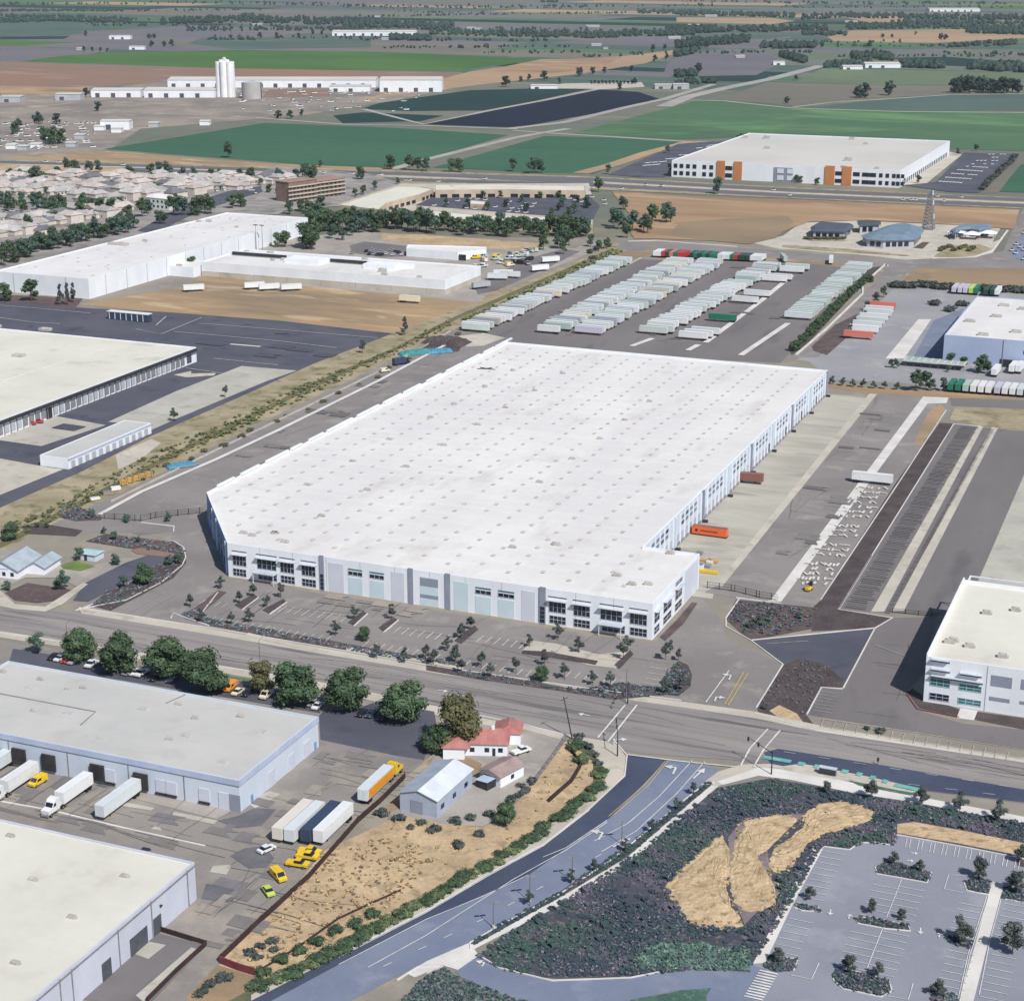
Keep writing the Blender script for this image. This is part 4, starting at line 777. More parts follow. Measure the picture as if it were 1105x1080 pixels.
for x, y in ((835, 555), (825, 575), (815, 595), (805, 612)): A = g('Y7', x, y); mb.box(A[0], A[0] + 5.5, A[1], A[1] + .13, MZ - .004, MZ)
struct(mb.build('parking_marking', M('lot_paint', S(232, 230, 226), S(204, 201, 197), s=.5, fv=.14))); mb = MB()
def svcol(a, b, c, L=None):
    A = g('X8', *a); B = g('X8', *b); C = g('X8', *c); stallsv(mb, A[0], B[0] - A[0], C[1], A[1])
svcol((372, 462), (446, 490), (265, 660)); svcol((248, 705), (335, 725), (190, 840)); svcol((558, 578), (655, 595), (500, 705)); svcol((655, 595), (742, 615), (610, 715)); svcol((478, 745), (580, 770), (425, 892)); svcol((588, 765), (680, 795), (530, 915))
svcol((872, 642), (965, 662), (840, 780)); svcol((828, 825), (925, 850), (780, 990)); svcol((1030, 660), (1125, 682), (1000, 780)); svcol((985, 850), (1075, 870), (925, 1060))
A = g('X8', 655, 578); B = g('X8', 610, 720); mb.box(A[0] - .08, A[0] + .08, B[1], A[1], MZ - .004, MZ)
A = g('X8', 588, 752); B = g('X8', 525, 915); mb.box(A[0] - .08, A[0] + .08, B[1], A[1], MZ - .004, MZ)
for i in range(10):
    x = 676 + i * 44.5; y = 425 + i * 8.3
    A = g('X8', x, y); B = g('X8', x - 8, y + 36)
    mb.ribbon([A, B], .16, MZ); C = (A[0] + .9, A[1]); D = (B[0] + .9, B[1]); mb.ribbon([C, D], .16, MZ)
struct(mb.build('parking_marking', WHITEP))
lines('X8', [[(250, 928), (325, 944), (352, 885)], [(605, 1005), (680, 1018), (698, 958)], [(885, 565), (828, 560), (812, 612), (880, 626)], [(968, 640), (900, 850), (862, 1020)], [(1020, 650), (980, 800), (940, 1000)], [(975, 642), (907, 852), (869, 1022)]], .18)
mb = MB()
for i in range(11): A = g('X8', 82 + i * 5.6, 1005 - i * 9.4); mb.box(A[0] - .2, A[0] + 3.6, A[1] - .25, A[1] + .25, MZ - .004, MZ)
struct(mb.build('crosswalk_marking', WHITEP))
lines('N', [[(0, 668), (240, 700), (480, 741), (640, 768)], [(0, 662), (240, 693), (480, 733), (700, 768)]], .14, WORNP, dash=(3, 9))
lines('N', [[(0, 675), (240, 708), (480, 751), (620, 778)], [(240, 697), (480, 738), (640, 764)]], .16, WORNP)
lines('N', [[(890, 806), (1105, 842)], [(860, 795), (1105, 833)]], .15, WORNP, dash=(3, 8))
lines('N', [[(830, 828), (940, 842), (1105, 862)], [(846, 812), (1105, 852)]], .14, WHITEP, dash=(3, 6))
lines('X7', [[(588, 180), (682, 68)], [(622, 195), (722, 68)]], .45)
lines('X8', [[(65, 160), (100, 95), (165, 25)], [(112, 165), (150, 100), (210, 30)]], .45)
lines('X7', [[(690, 238), (880, 262), (1060, 280)]], .5)
lines('X7', [[(912, 258), (800, 380), (690, 475), (575, 535)], [(955, 262), (860, 370), (720, 500), (600, 572)], [(350, 651), (200, 722), (0, 803), (-300, 958)], [(400, 590), (480, 557), (620, 463)], [(620, 470), (480, 565), (300, 665), (0, 858), (-200, 968)], [(220, 650), (0, 780), (-300, 934)], [(560, 428), (400, 552), (220, 650)], [(640, 598), (700, 545)]], .2)
lines('X7', [[(830, 258), (760, 345), (640, 448)], [(822, 258), (745, 345), (625, 450)]], .16, YELP)
lines('X7', [[(600, 580), (400, 690), (200, 800), (0, 895), (-200, 990)]], .2, WHITEP, dash=(2.2, 7))
mb = MB()
def arrow(s, a, b, turn=0, sc=1.0):
    A = Vector(g(s, *a)); B = Vector(g(s, *b)); d = (B - A).normalized(); n = Vector((-d.y, d.x)); L = (B - A).length
    mb.ribbon([tuple(A), tuple(A + d * L * .62)], .32 * sc, MZ + .004)
    if turn == 0: h = A + d * L * .6; mb.sheet([tuple(h + n * .75 * sc), tuple(h - n * .75 * sc), tuple(B)], MZ + .006)
    else:
        h = A + d * L * .62; k = h + n * turn * .7 * sc; mb.ribbon([tuple(h), tuple(k)], .32 * sc, MZ + .006); mb.sheet([tuple(k + d * .75 * sc), tuple(k - d * .75 * sc), tuple(k + n * turn * 1.3 * sc)], MZ + .008)
arrow('X7', (845, 305), (862, 270), 1, 1.5); arrow('X7', (915, 320), (955, 285), 0, 1.4); arrow('X7', (590, 530), (615, 492), 1, 1.6); arrow('X7', (640, 555), (700, 525), 0, 1.5); arrow('X7', (190, 965), (205, 945), 1)
arrow('X7', (560, 105), (520, 98), 0, 1.4); arrow('X7', (40, 18), (75, 22), 0, 1.3); arrow('X7', (640, 188), (690, 186), 0, 1.4); arrow('X1', (85, 430), (96, 405), 1, 1.3); arrow('X1', (35, 505), (45, 480), -1, 1.3); arrow('X8', (395, 688), (393, 708)); arrow('X8', (460, 722), (468, 705)); arrow('X8', (725, 755), (724, 778)); arrow('X8', (792, 790), (798, 772)); arrow('X8', (690, 480), (715, 482)); arrow('X8', (675, 507), (700, 510))
struct(mb.build('lane_arrow_marking', WHITEP))
lines('X1', [[(5, 508), (85, 398)]], .3); lines('X1', [[(70, 515), (135, 405)], [(82, 518), (150, 408)]], .22, YELP)
lines('Y2', [[(520, 780), (650, 700)], [(600, 760), (705, 705)], [(560, 790), (600, 760)]], .16, WORNP)
lines('Y2', [[(395, 390), (560, 300), (860, 170), (1105, 55), (1500, -140), (1780, -290)]], 2.1, CONW, 'concrete_swale')
lines('Y4', [[(660, 285), (540, 300)], ], .2, WORNP)
lines('Y1', [[(0, 110), (120, 120), (360, 142)], [(0, 160), (130, 178), (240, 184)], [(790, 182), (1105, 207), (1500, 240)], [(690, 215), (860, 230), (1105, 252), (1340, 280)], [(540, 205), (640, 225), (800, 160)], [(620, 190), (660, 155)], [(850, 322), (1105, 348)], [(740, 360), (880, 380)]], .8, WORNP)
lines('Y1', [[(915, 265), (1035, 275)]], 2.0, CONW, 'concrete_slab')
lines('X1', [[(215, 305), (360, 296)], [(590, 310), (700, 350)]], .25, WORNP)
mb = MB()                                                   # stalls beside the street drive and trailer stalls on the slope
for i in range(17):
    A = g('X1', 412 + i * 40, 565 + i * 7.2); B = g('X1', 402 + i * 40, 592 + i * 7.2); mb.ribbon([A, B], .2, MZ)
mb.ribbon(gp('X1', [(405, 565), (720, 610), (1105, 672)]), .2, MZ + .003); mb.ribbon(gp('X1', [(400, 590), (720, 640), (1105, 700)]), .2, MZ + .003)
struct(mb.build('parking_marking', WORNP))
mb = MB(); A = g('Y8', 505, 745); B = g('Y8', 878, 148); uR = g('Y8', 605, 757)[0]; uG0 = g('Y8', 648, 757)[0] + .3; uG1 = g('Y8', 675, 755)[0] - .2
v = A[1] + 1
k = 0
while v < B[1] - 1:
    mb.box(A[0] + .8 + RN.uniform(0, .8), uR - .6 - RN.uniform(0, 2.0), v, v + RN.uniform(.25, .6), MZ - .004, MZ)
    mb.box(uG0 + .1, uG1 - .1, v, v + RN.uniform(.25, .6), MZ - .004, MZ)
    v += 1.85; k += 1
struct(mb.build('stall_marking', M('faded_tar', S(98, 94, 97), S(110, 107, 109), s=.6, fv=.2)))
mb = MB()
for i in range(7): A = g('X1', 375 + i * 4, 535 - i * 11); mb.box(A[0], A[0] + 5.2, A[1], A[1] + .14, MZ - .004, MZ)
struct(mb.build('stall_marking', WORNP))
lines('Y4', [[(840, 326), (975, 235)], [(530, 300), (590, 278)], [(690, 312), (720, 296)], [(740, 290), (800, 245), (900, 170), (985, 100)]], 3.2, CONW, 'concrete_strip')
lines('Y4', [[(520, 70), (560, 48)], [(420, 250), (560, 165), (700, 85)]], 1.6, CONT, 'concrete_strip')
lines('X8', [[(150, 128), (250, 145)], [(275, 150), (300, 155)], [(335, 160), (352, 164)], [(385, 168), (405, 172)], [(435, 178), (460, 183)], [(490, 188), (510, 193)], [(540, 200), (560, 205)], [(585, 215), (605, 219)], [(630, 230), (740, 252)]], 1.9, TEALP, 'cycle_lane_marking')
# ---------------------------------------------------------------- the big white warehouse
rb = random.Random(3)
H = 11.9
O = (-240.0, 470.0, 0)
VF = 467.0; UR = -147.0
t = thing('warehouse', O, 'huge white flat-roofed warehouse with rows of skylights in the middle of the scene', 'warehouse')
poly = [(-294, VF), (UR, VF), (UR, 516), (-166, 516), (-166, 788), (-328, 788), (-330.5, 513)]
shell(t, poly, H, WALLW, ROOFW, .4, .8, org=O)
RZ = H - .8
# light painted on two side faces: blue shade at the corner, toned-down dock side
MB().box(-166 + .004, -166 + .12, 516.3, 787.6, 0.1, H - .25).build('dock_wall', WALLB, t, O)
cw = MB(); d = Vector((-294 + 330.5, VF - 513)).normalized(); nn = Vector((d.y, -d.x))
def cham(mb, a, b, z0, z1, o0=.004, o1=.1):
    p = Vector((-330.5, 513)) + d * a; r = Vector((-330.5, 513)) + d * b
    mb.prism([tuple(p + nn * o0), tuple(r + nn * o0), tuple(r + nn * o1), tuple(p + nn * o1)], z0, z1); return mb
if nn.dot(Vector((-1, -1))) < 0: nn = -nn
LC = (Vector((-294, VF)) - Vector((-330.5, 513))).length
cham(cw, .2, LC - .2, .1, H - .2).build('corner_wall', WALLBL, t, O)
for a, b, z0, z1 in ((4, 7, 5.5, 7.6), (10, 13, 5.5, 7.6), (24, 28, 6.2, 8.8), (32, 36, 6.4, 9), (40, 44, 6.4, 9), (48, 52, 6.4, 9), (32, 36, 1.4, 4.2), (40, 44, 1.4, 4.2), (48, 52, 1.4, 4.2)):
    cham(MB(), a, b, z0, z1, .1, .2).build('window', GLAS, t, O)
for a in (18, 30, 55): cham(MB(), a, a + 1.0, .1, H - .4, .1, .5).build('pilaster', PANB, t, O)
# front: glazed corners
def fz(s, x0, y0, x1, y1):
    a = onv(*q(s, x0, y0), VF); b = onv(*q(s, x1, y1), VF); return min(a[0], b[0]), max(a[0], b[0]), min(a[1], b[1]), max(a[1], b[1])
wins = [('Y6', 188, 283, 243, 328), ('Y6', 285, 300, 362, 343), ('Y6', 377, 309, 433, 355), ('Y6', 462, 322, 518, 368), ('Y6', 190, 342, 243, 372), ('Y6', 290, 350, 365, 388), ('Y6', 380, 372, 436, 402), ('Y6', 464, 384, 520, 415),
        ('Y7', 458, 298, 520, 344), ('Y7', 550, 312, 610, 358), ('Y7', 650, 330, 730, 362), ('Y7', 760, 345, 822, 388), ('Y7', 460, 360, 520, 392), ('Y7', 550, 373, 610, 405), ('Y7', 655, 384, 740, 420), ('Y7', 760, 405, 822, 438)]
for i, w in enumerate(wins):
    a = fz(*w); z0, z1 = (7.0 - 2.6, 8.1) if i % 8 < 4 else (.9, 3.3)
    z0 = max(.5, a[2]); z1 = a[3]
    z0, z1 = ((4.55, 8.0) if i % 8 < 4 else (.9, 3.4))
    vwin(t, a[0], a[1], z0, z1, VF, O, nx=4, nz=2)
    if i % 8 < 4:
        MB().box(a[0] - .4, a[1] + .4, VF - 1.4, VF - .005, 8.45, 8.62).build('sunshade', FRAM, t, O)
        MB().box(a[0] - .3, a[1] + .3, VF - .1, VF - .005, 9.35, 9.6).build('reveal_line', DARK, t, O)
for s, x, y0, y1 in (('Y6', 543, 270, 418), ('Y7', 434, 235, 380)):
    a = fz(s, x - 11, y0, x + 11, y1); MB().box(a[0], a[1], VF - .35, VF - .004, .05, H + .35).build('pilaster', PANG, t, O)
    for k in range(4): vwin(t, a[0] + .25, a[1] - .25, .7 + k * 1.35, 1.85 + k * 1.35, VF - .35, O, fr=False)
for s, x, y0, y1 in (('Y6', 896, 325, 475), ('Y6', 1043, 345, 497)):
    a = fz(s, x - 11, y0, x + 11, y1); MB().box(a[0], a[1], VF - .3, VF - .004, .05, H + .3).build('pilaster', PANG, t, O)
for s, x0, x1, m in (('Y6', 570, 630, PANW), ('Y6', 818, 870, PANW), ('Y6', 648, 704, PANB), ('Y6', 733, 790, PANB), ('Y6', 933, 1006, PANB), ('Y7', 105, 158, PANB), ('Y7', 184, 242, PANB), ('Y7', 268, 328, PANB), ('Y7', 355, 405, PANW)):
    a = fz(s, x0, 380, x1, 380); top = 10.2 if m is PANW else (6.2 if x0 not in (933, 105) else 10.0)
    MB().box(a[0], a[1], VF - .09, VF - .004, .4, top).build('wall_panel', M('panel_lav', S(212, 216, 228), S(206, 210, 224), s=.2, fv=.03) if m is PANW else m, t, O)
    if x0 in (648, 733, 184, 268): vwin(t, a[0], a[1], 7.0, 8.3, VF, O, nx=3, nz=1); MB().box(a[0], a[1], VF - .12, VF - .005, 8.75, 9.15).build('louvre', GLAT, t, O)
    if x0 == 933:
        for z0, z1 in ((7.0, 9.6), (3.0, 4.1)): MB().box(a[0] + .1, a[1] - .1, VF - .17, VF - .095, z0, z1).build('grey_band', PANG, t, O)
for uu in [x * 12.25 - 294 for x in range(1, 12)]: MB().box(uu - .05, uu + .05, VF - .03, VF - .003, .1, H - .1).build('panel_joint', PANG, t, O)
for s, x in (('Y6', 325, ), ('Y7', 695, )):                  # canopies over the two entrances
    a = fz(s, x - 45, 340, x + 45, 380); c = MB().box(a[0], a[1], VF - 3.0, VF - .006, 3.75, 4.05)
    for u in (a[0] + .4, a[1] - .4): c.tube((u, VF - 2.7, .1), (u, VF - 2.7, 3.75), .16, .16, 8)
    c.build('entrance_canopy', FRAM, t, O)
MB().box(-294, UR, VF - .25, VF - .007, .03, .35).build('plinth', CONT, t, O)
# right return of the corner pavilion
for v0, v1, z0, z1 in ((469, 474, 4.55, 8), (478, 486, 4.55, 8), (490, 497, 4.55, 8), (469, 474, .9, 3.4), (478, 486, .9, 3.4), (490, 497, .9, 3.4), (490, 497, 9.2, 10.6)):
    uwin(t, v0, v1, z0, z1, UR, O, nx=2, nz=2)
    if z0 == 4.55: MB().box(UR + .005, UR + 1.3, v0 - .3, v1 + .3, 8.45, 8.62).build('sunshade', FRAM, t, O)
MB().box(UR + .004, UR + .09, 500, 514.5, .3, 11).build('wall_panel', M('panel_lav', S(212, 216, 228)), t, O)
# dock side: eight bays with strip windows, dock doors and piers
for k in range(9):
    v0 = 517.5 + k * 33.6
    if k < 8:
        MB().box(-165.88 + .004, -165.1, v0 + 31.5, v0 + 33.2, .05, H - .1).build('pier', PANG if k % 2 else PANB, t, O)
        MB().box(-165.88 + .004, -165.55, v0 + .3, v0 + 31.2, .25, 1.1).build('dock_bumper', GREY, t, O)
        for j in range(6):
            y = v0 + 1.2 + j * 5.1
            MB().box(-165.88 + .004, -165.7, y, y + 2.8, 1.25, 4.3).build('dock_door', DOORG if (j + k) % 9 else DOORD, t, O)
            if 1 <= j <= 4:
                for z in (8.7, 6.6): MB().box(-165.88 + .004, -165.76, y + .2, y + 3.4, z, z + 1.2).build('window', GLAS if (j * 3 + k + int(z)) % 5 == 0 else GLAL, t, O)
            MB().box(-165.88 + .004, -165.5, y + 3.9, y + 4.25, .2, H - .6).build('wall_rib', WALLW, t, O)
for k in range(8): MB().box(-165.1, -163.4, 517.5 + k * 33.6 + 31.0, 517.5 + k * 33.6 + 32.2, .05, 1.0).build('dock_stair', DARK, t, O)
# parapet stubs along the left edge
y = 520
while y < 780:
    L = rb.uniform(8, 22); MB().box(-330.6 + (y - 513) / 275 * 2.5, -329.7 + (y - 513) / 275 * 2.5, y, y + L, H + .003, H + .75).build('parapet', WALLW, t, O); y += L + rb.uniform(2, 7)
# skylights
sk = []
cols = [(-322 + i * 10.3, i) for i in range(16)]
for u, i in cols:
    y = 478 + (i % 2) * 4.2
    while y < 782:
        ins = (u < -168.5 or y < 512) and (u > -327 + max(0, (513 - y)) * .8)
        if ins and rb.random() < .97: sk.append((u + rb.uniform(-.25, .25), y + rb.uniform(-.3, .3)))
        y += 8.5
for u in (-160.5,):
    for y in (480, 497): sk.append((u, y))
sk.sort(key=lambda p: p[1])
def skyl(mb, x, y):
    mb.box(x - .6, x + .6, y - .9, y + .9, RZ - .02, RZ + .28)
    mb.frustum([(x - .55, y - .85), (x + .55, y - .85), (x + .55, y + .85), (x - .55, y + .85)], RZ + .282, [(x - .3, y - .5), (x + .3, y - .5), (x + .3, y + .5), (x - .3, y + .5)], RZ + .45, 1)
    return mb
CURB = M('skylight_curb', S(180, 176, 173), S(164, 160, 158), s=.5, fv=.1)
for x, y in sk[:100]: skyl(MB(), x, y).build('skylight', [CURB, SKYL], t, O)
rest = MB()
for x, y in sk[100:]: skyl(rest, x, y)
o = rest.build('skylight', [CURB, SKYL], t, O); o['kind'] = 'stuff'
for p in ((463, 686), (618, 597), (305, 745), (995, 375), (880, 445), (752, 518), (695, 425), (570, 500), (415, 580), (1020, 245), (835, 350), (915, 305)):
    u, y = g('Y3', *p, RZ); hvac(MB(), u, y, RZ, 2.0, 1.3, .8).build('rooftop_unit', UNIT, t, O)
for p in ((200, 130), (110, 185), (400, 280), (320, 340), (230, 405), (125, 480), (480, 220), (38, 690), (175, 680), (40, 120), (15, 240)):
    u, y = g('Y5', *p, RZ); hvac(MB(), u, y, RZ, 1.9, 1.3, .8).build('rooftop_unit', UNIT, t, O)
for p in ((765, 245), (710, 212), (485, 98), (908, 130), (825, 245)):
    u, y = g('Y7', *p, RZ); hvac(MB(), u, y, RZ, 2.2, 1.5, .9).build('rooftop_unit', UNIT, t, O)
for p in ((230, 205), (265, 215), (355, 205), (395, 240)):
    u, y = g('Y6', *p, RZ); hvac(MB(), u, y, RZ, 2.2, 1.5, .8).build('rooftop_unit', UNIT, t, O)
a = g('Y3', 1025, 185, RZ); b_ = MB()
for ang in (.1, 1.2, 2.6, 3.6): b_.tube((a[0], a[1], RZ + .4), (a[0] + 4.5 * cos(ang), a[1] + 3.5 * sin(ang), RZ + .25), .22, .15, 6)
b_.build('exhaust_pipe', DARK, t, O)

# ---------------------------------------------------------------- generic flat shed
def shed(name, label, u0, u1, v0, v1, h, wm=WALLW, rm=ROOFW, nu=6, cat='warehouse', par=.6, front=None, right=None, size=1.0, seed=1):
    org = ((u0 + u1) / 2, (v0 + v1) / 2, 0)
    t = thing(name, org, label, cat)
    shell(t, [(u0, v0), (u1, v0), (u1, v1), (u0, v1)], h, wm, rm, .4, par, org=org)
    units(t, nu, u0 + 3, u1 - 3, v0 + 3, v1 - 3, h - par, random.Random(seed), org, size=size)
    return t, org
def marks(t, org, n, u0, u1, v0, v1, z, seed, a=1.2, b=2.4, name='skylight', mat=None):
    r = random.Random(seed)
    for _ in range(n):
        x, y = r.uniform(u0, u1), r.uniform(v0, v1); MB().box(x - a / 2, x + a / 2, y - b / 2, y + b / 2, z - .01, z + .22).build(name, mat or SKYL, t, org)
# left front warehouse (grey roof, blue fascia)
t, o = shed('warehouse', 'long grey-roofed warehouse with a pale blue fascia and docked trucks beside the street trees', -302.5, -204.5, 324.5, 364, 8.6, WALLB, ROOFG, 0, par=.5)
for p in ((160, 345), (330, 378), (270, 383), (135, 470), (708, 443), (775, 500), (955, 492), (672, 582), (10, 315)): u, v = g('X2', *p, 8.1); hvac(MB(), u, v, 8.1, 1.5, 1.0, .8).build('rooftop_unit', UNIT, t, o)
for p in ((120, 375), (272, 476), (402, 576), (568, 460), (738, 565), (885, 672), (1037, 550)): u, v = g('X2', *p, 8.1); MB().box(u - 1.3, u + 1.3, v - .8, v + .8, 8.09, 8.35).build('skylight', SKYL, t, o)
MB().ribbon(gp('X2', [(0, 400), (380, 472), (320, 525)], 8.1), .3, 8.1, 0, .2).build('roof_pipe', GREY, t, o); MB().ribbon(gp('X2', [(660, 438), (735, 405)], 8.1), .25, 8.1, 0, .2).build('roof_pipe', GREY, t, o)
MB().box(-302.5, -204.5, 324.2, 324.497, 7.2, 8.7).build('fascia', FASC, t, o); MB().box(-204.497, -204.2, 324.2, 364, 7.2, 8.7).build('fascia', FASC, t, o)
def fx(s, x, y, v): return onv(*q(s, x, y), v)
for x in (640, 680, 810, 888, 930, 440): a = fx('X3', x, 240, 324.5)[0]; MB().box(a - 1.5, a + 1.5, 324.3, 324.495, 1.2 if x not in (888, 930) else .1, 4.6).build('dock_door', WALLL if x != 930 else PANG, t, o); MB().box(a - 1.6, a + 1.6, 324.0, 324.29, .7, 1.15).build('dock_bumper', DARK, t, o) if x not in (888, 930) else None
for x in (85, 200, 390, 560): a = fx('X3', x, 180, 324.5)[0]; MB().box(a - 2.0, a + 2.0, 323.7, 324.3, 1.1, 5.4).build('dock_shelter', DARK, t, o)
for uu in (-290, -272, -254, -236, -220): MB().box(uu - .12, uu + .12, 324.38, 324.496, .1, 7.2).build('downpipe', GREY, t, o)
for vv, w, m in ((329.5, 1.0, WALLBL), (338, 3.2, WALLL), (348, 3.2, WALLL), (356, 3.2, WALLL), (361.5, 1.0, WALLBL)): MB().box(-204.497, -204.33, vv, vv + w, .1, 4.4 if w > 2 else 2.3).build('roller_door', m, t, o)
# bottom-left warehouse (cream roof)
t, o = shed('warehouse', 'cream-roofed warehouse with grey roller doors in the bottom left corner', -350, -192.5, 196, 286, 9.2, WALLL, ROOFC, 0, par=.4)
for p in ((40, 155), (130, 328), (285, 478), (60, 660), (495, 315), (620, 130)): u, v = g('X4', *p, 8.8); hvac(MB(), u, v, 8.8, 1.7, 1.1, .5).build('rooftop_unit', UNIT, t, o)
def ux(s, x, y, u): return onu(*q(s, x, y), u)
for x0, y0, x1, y1 in ((610, 520, 638, 470), (517, 600, 582, 500), (405, 690, 438, 625)):
    a, b = ux('X4', x0, y0, -192.5), ux('X4', x1, y1, -192.5); MB().box(-192.496, -192.35, min(a[0], b[0]), max(a[0], b[0]), .1, 4.2).build('roller_door', DOORD, t, o)
for x, y in ((745, 350), (600, 450), (470, 570), (285, 720), (238, 760)):
    a = ux('X4', x, y, -192.5); MB().box(-192.496, -192.3, a[0] - .1, a[0] + .1, .1, 8.8).build('downpipe', GREY, t, o)
MB().box(-192.496, -192.25, 196, 286, 8.3, 8.55).build('gutter', GREY, t, o); MB().box(-192.496, -192.0, 272, 272.5, 5.9, 6.2).build('wall_lamp', DARK, t, o)
# right front office warehouse
VR = 453.0; UL = -63.8
pl = [(UL, VR), (60, VR), (60, 519), (UL, 519)]; o = (-20, 480, 0)
t = thing('warehouse', o, 'white office warehouse with teal windows and raised roof rails at the right edge', 'warehouse')
shell(t, pl, 13.6, WALLW, ROOFC, .4, 1.1, org=o)
def rf(x0, y0, x1, y1, gl, nx=3, nz=2, fr=True):
    a = onv(*q('X1', x0, y0), VR); b = onv(*q('X1', x1, y1), VR); return vwin(t, min(a[0], b[0]), max(a[0], b[0]), max(.4, min(a[1], b[1])), max(a[1], b[1]), VR, o, gl, nx, nz, fr=fr)
for a in ((782, 420, 848, 455, GLAT), (882, 440, 957, 472, GLAT), (780, 470, 845, 503, GLAS), (878, 488, 955, 520, GLAT)): rf(*a)
for a in ((992, 410, 1062, 458, PANG), (985, 484, 1055, 508, PANG), (1096, 425, 1160, 470, PANG), (1090, 500, 1150, 520, PANG)):
    rf(*a, fr=False).name = 'wall_panel'
for x0, x1, y in ((785, 850, 352), (785, 850, 385), (885, 960, 400), (785, 965, 408)):
    a = onv(*q('X1', x0, y), VR); b = onv(*q('X1', x1, y + 3), VR); MB().box(a[0], b[0], VR - 1.2, VR - .005, a[1] - .1, a[1] + .1).build('sunshade', FRAM, t, o); MB().box(a[0], b[0], VR - .06, VR - .004, a[1] - .9, a[1] - .35).build('painted_shade_strip', DARK, t, o)  # dark strip under each sunshade stands in for its shade
a = onv(*q('X1', 977, 420), VR); MB().box(a[0] - .08, a[0] + .08, VR - .06, VR - .004, .1, 13.3).build('panel_joint', PANG, t, o)
rl = MB(); rl.box(UL, UL + .4, 453, 519, 13.603, 14.3); rl.build('parapet', WALLW, t, o)
rl = MB()
for y in [519 + i * 3.2 for i in range(3)]: pass
rl.box(UL + 1, UL + 1.35, 519.01, 526, 12.2, 12.6); rl.box(UL + 1, 60, 526, 526.4, 12.2, 12.6)
for u in (UL + 1.1, UL + 20, UL + 40, 40): rl.tube((u, 526.2, 0), (u, 526.2, 12.2), .2, .2, 8)
rl.build('roof_rail', WALLW, t, o)
for p in ((860, 295), (915, 315), (845, 300), (1075, 190), (975, 200), (1030, 350)): u, v = g('X1', *p, 12.5); hvac(MB(), u, v, 12.5, 2.4, 1.6, 1.1).build('rooftop_unit', UNIT, t, o)
# left dock warehouse with canopy
t, o = shed('warehouse', 'cream-roofed dock warehouse with a dark canopy edge on the left side', -640, -475, 560, 735, 7.6, WALLW, ROOFC, 0, par=.5)
MB().box(-474.996, -473.7, 560, 734, 5.9, 7.1).build('dock_canopy', DARK, t, o)  # overhang coloured dark to paint the shadow line under the roof edge
y = 566
while y < 722:
    MB().box(-474.996, -474.8, y, y + 2.9, .9, 4.6).build('dock_door', DOORG if int(y) % 2 else GREY, t, o); MB().box(-474.996, -474.6, y - .55, y - .2, .05, 5.8).build('dock_pier', GREY, t, o); y += 4.3
MB().box(-474.996, -474.7, 612, 616, .1, 5).build('open_bay', DARK, t, o); MB().box(-474.996, -474.75, 726, 730, 1, 5).build('roller_door', DOORD, t, o)
for p in ((180, 208), (75, 312), (-20, 195)): u, v = g('Y1', *p, 7.1); hvac(MB(), u, v, 7.1, 6, 4, 1.2).build('rooftop_unit', UNIT, t, o)
sm = MB()
for pts in ([(0, 412), (420, 278), (640, 300)], [(0, 420), (200, 445)]): sm.ribbon(gp('Y1', pts, 7.1), .8, 7.1, 0, .12)
sm.build('roof_curb', CONW, t, o)
# long low shed on the left
t, o = shed('storage_shed', 'long narrow white shed standing on the dark yard beside the weedy verge', -432.5, -419, 551, 610, 4.6, WALLW, ROOFG, 0, 'shed', par=.15)
MB().box(-418.996, -418.8, 551, 610, 3.6, 4.4).build('fascia', FASC, t, o)
for i in range(12): MB().box(-418.996, -418.85, 553 + i * 4.7, 553 + i * 4.7 + 2.6, .2, 3.0).build('roller_door', DOORG, t, o)
# dark-sided shelter
A, B = g('Y1', 425, 165), g('Y1', 590, 178)
cx, cy = (A[0] + B[0]) / 2, (A[1] + B[1]) / 2 + 2.2; L = 0.5 * hypot(B[0] - A[0], B[1] - A[1])
t = thing('loading_shelter', (cx, cy, .15), 'lone dark-sided shelter with a white roof on the far dark lot', 'shelter')
MB().box(-L, L, -1.9, 1.9, 0, 4.2).build('wall', PNAV, t); MB().box(-L - .3, L + .3, -2.2, 2.2, 4.203, 4.6).build('roof', ROOFW, t)
for i in range(7): MB().box(-L + 1 + i * L / 3.6, -L + 1.4 + i * L / 3.6, -2.0, -1.903, .2, 4).build('post', WALLW, t)
# big white warehouse, upper left
t, o = shed('warehouse', 'long bright white warehouse beside the suburb at the upper left', -692, -623.5, 853, 1122, 12.2, WALLW, ROOFW, 4, par=.6, size=1.3)
marks(t, o, 46, -688, -628, 860, 1115, 11.6, 5, 1.4, 2.6); hvac(MB(), *g('Z4', 415, 437, 11.6), 11.6, 14, 4, 1.6).build('plant_block', UNIT, t, o)
for v in range(870, 1120, 22): MB().box(-623.496, -623.35, v, v + .2, .1, 12).build('panel_joint', PANG, t, o)
for u in (-678, -640): MB().box(u, u + .25, 852.85, 852.996, .1, 12).build('panel_joint', PANG, t, o)
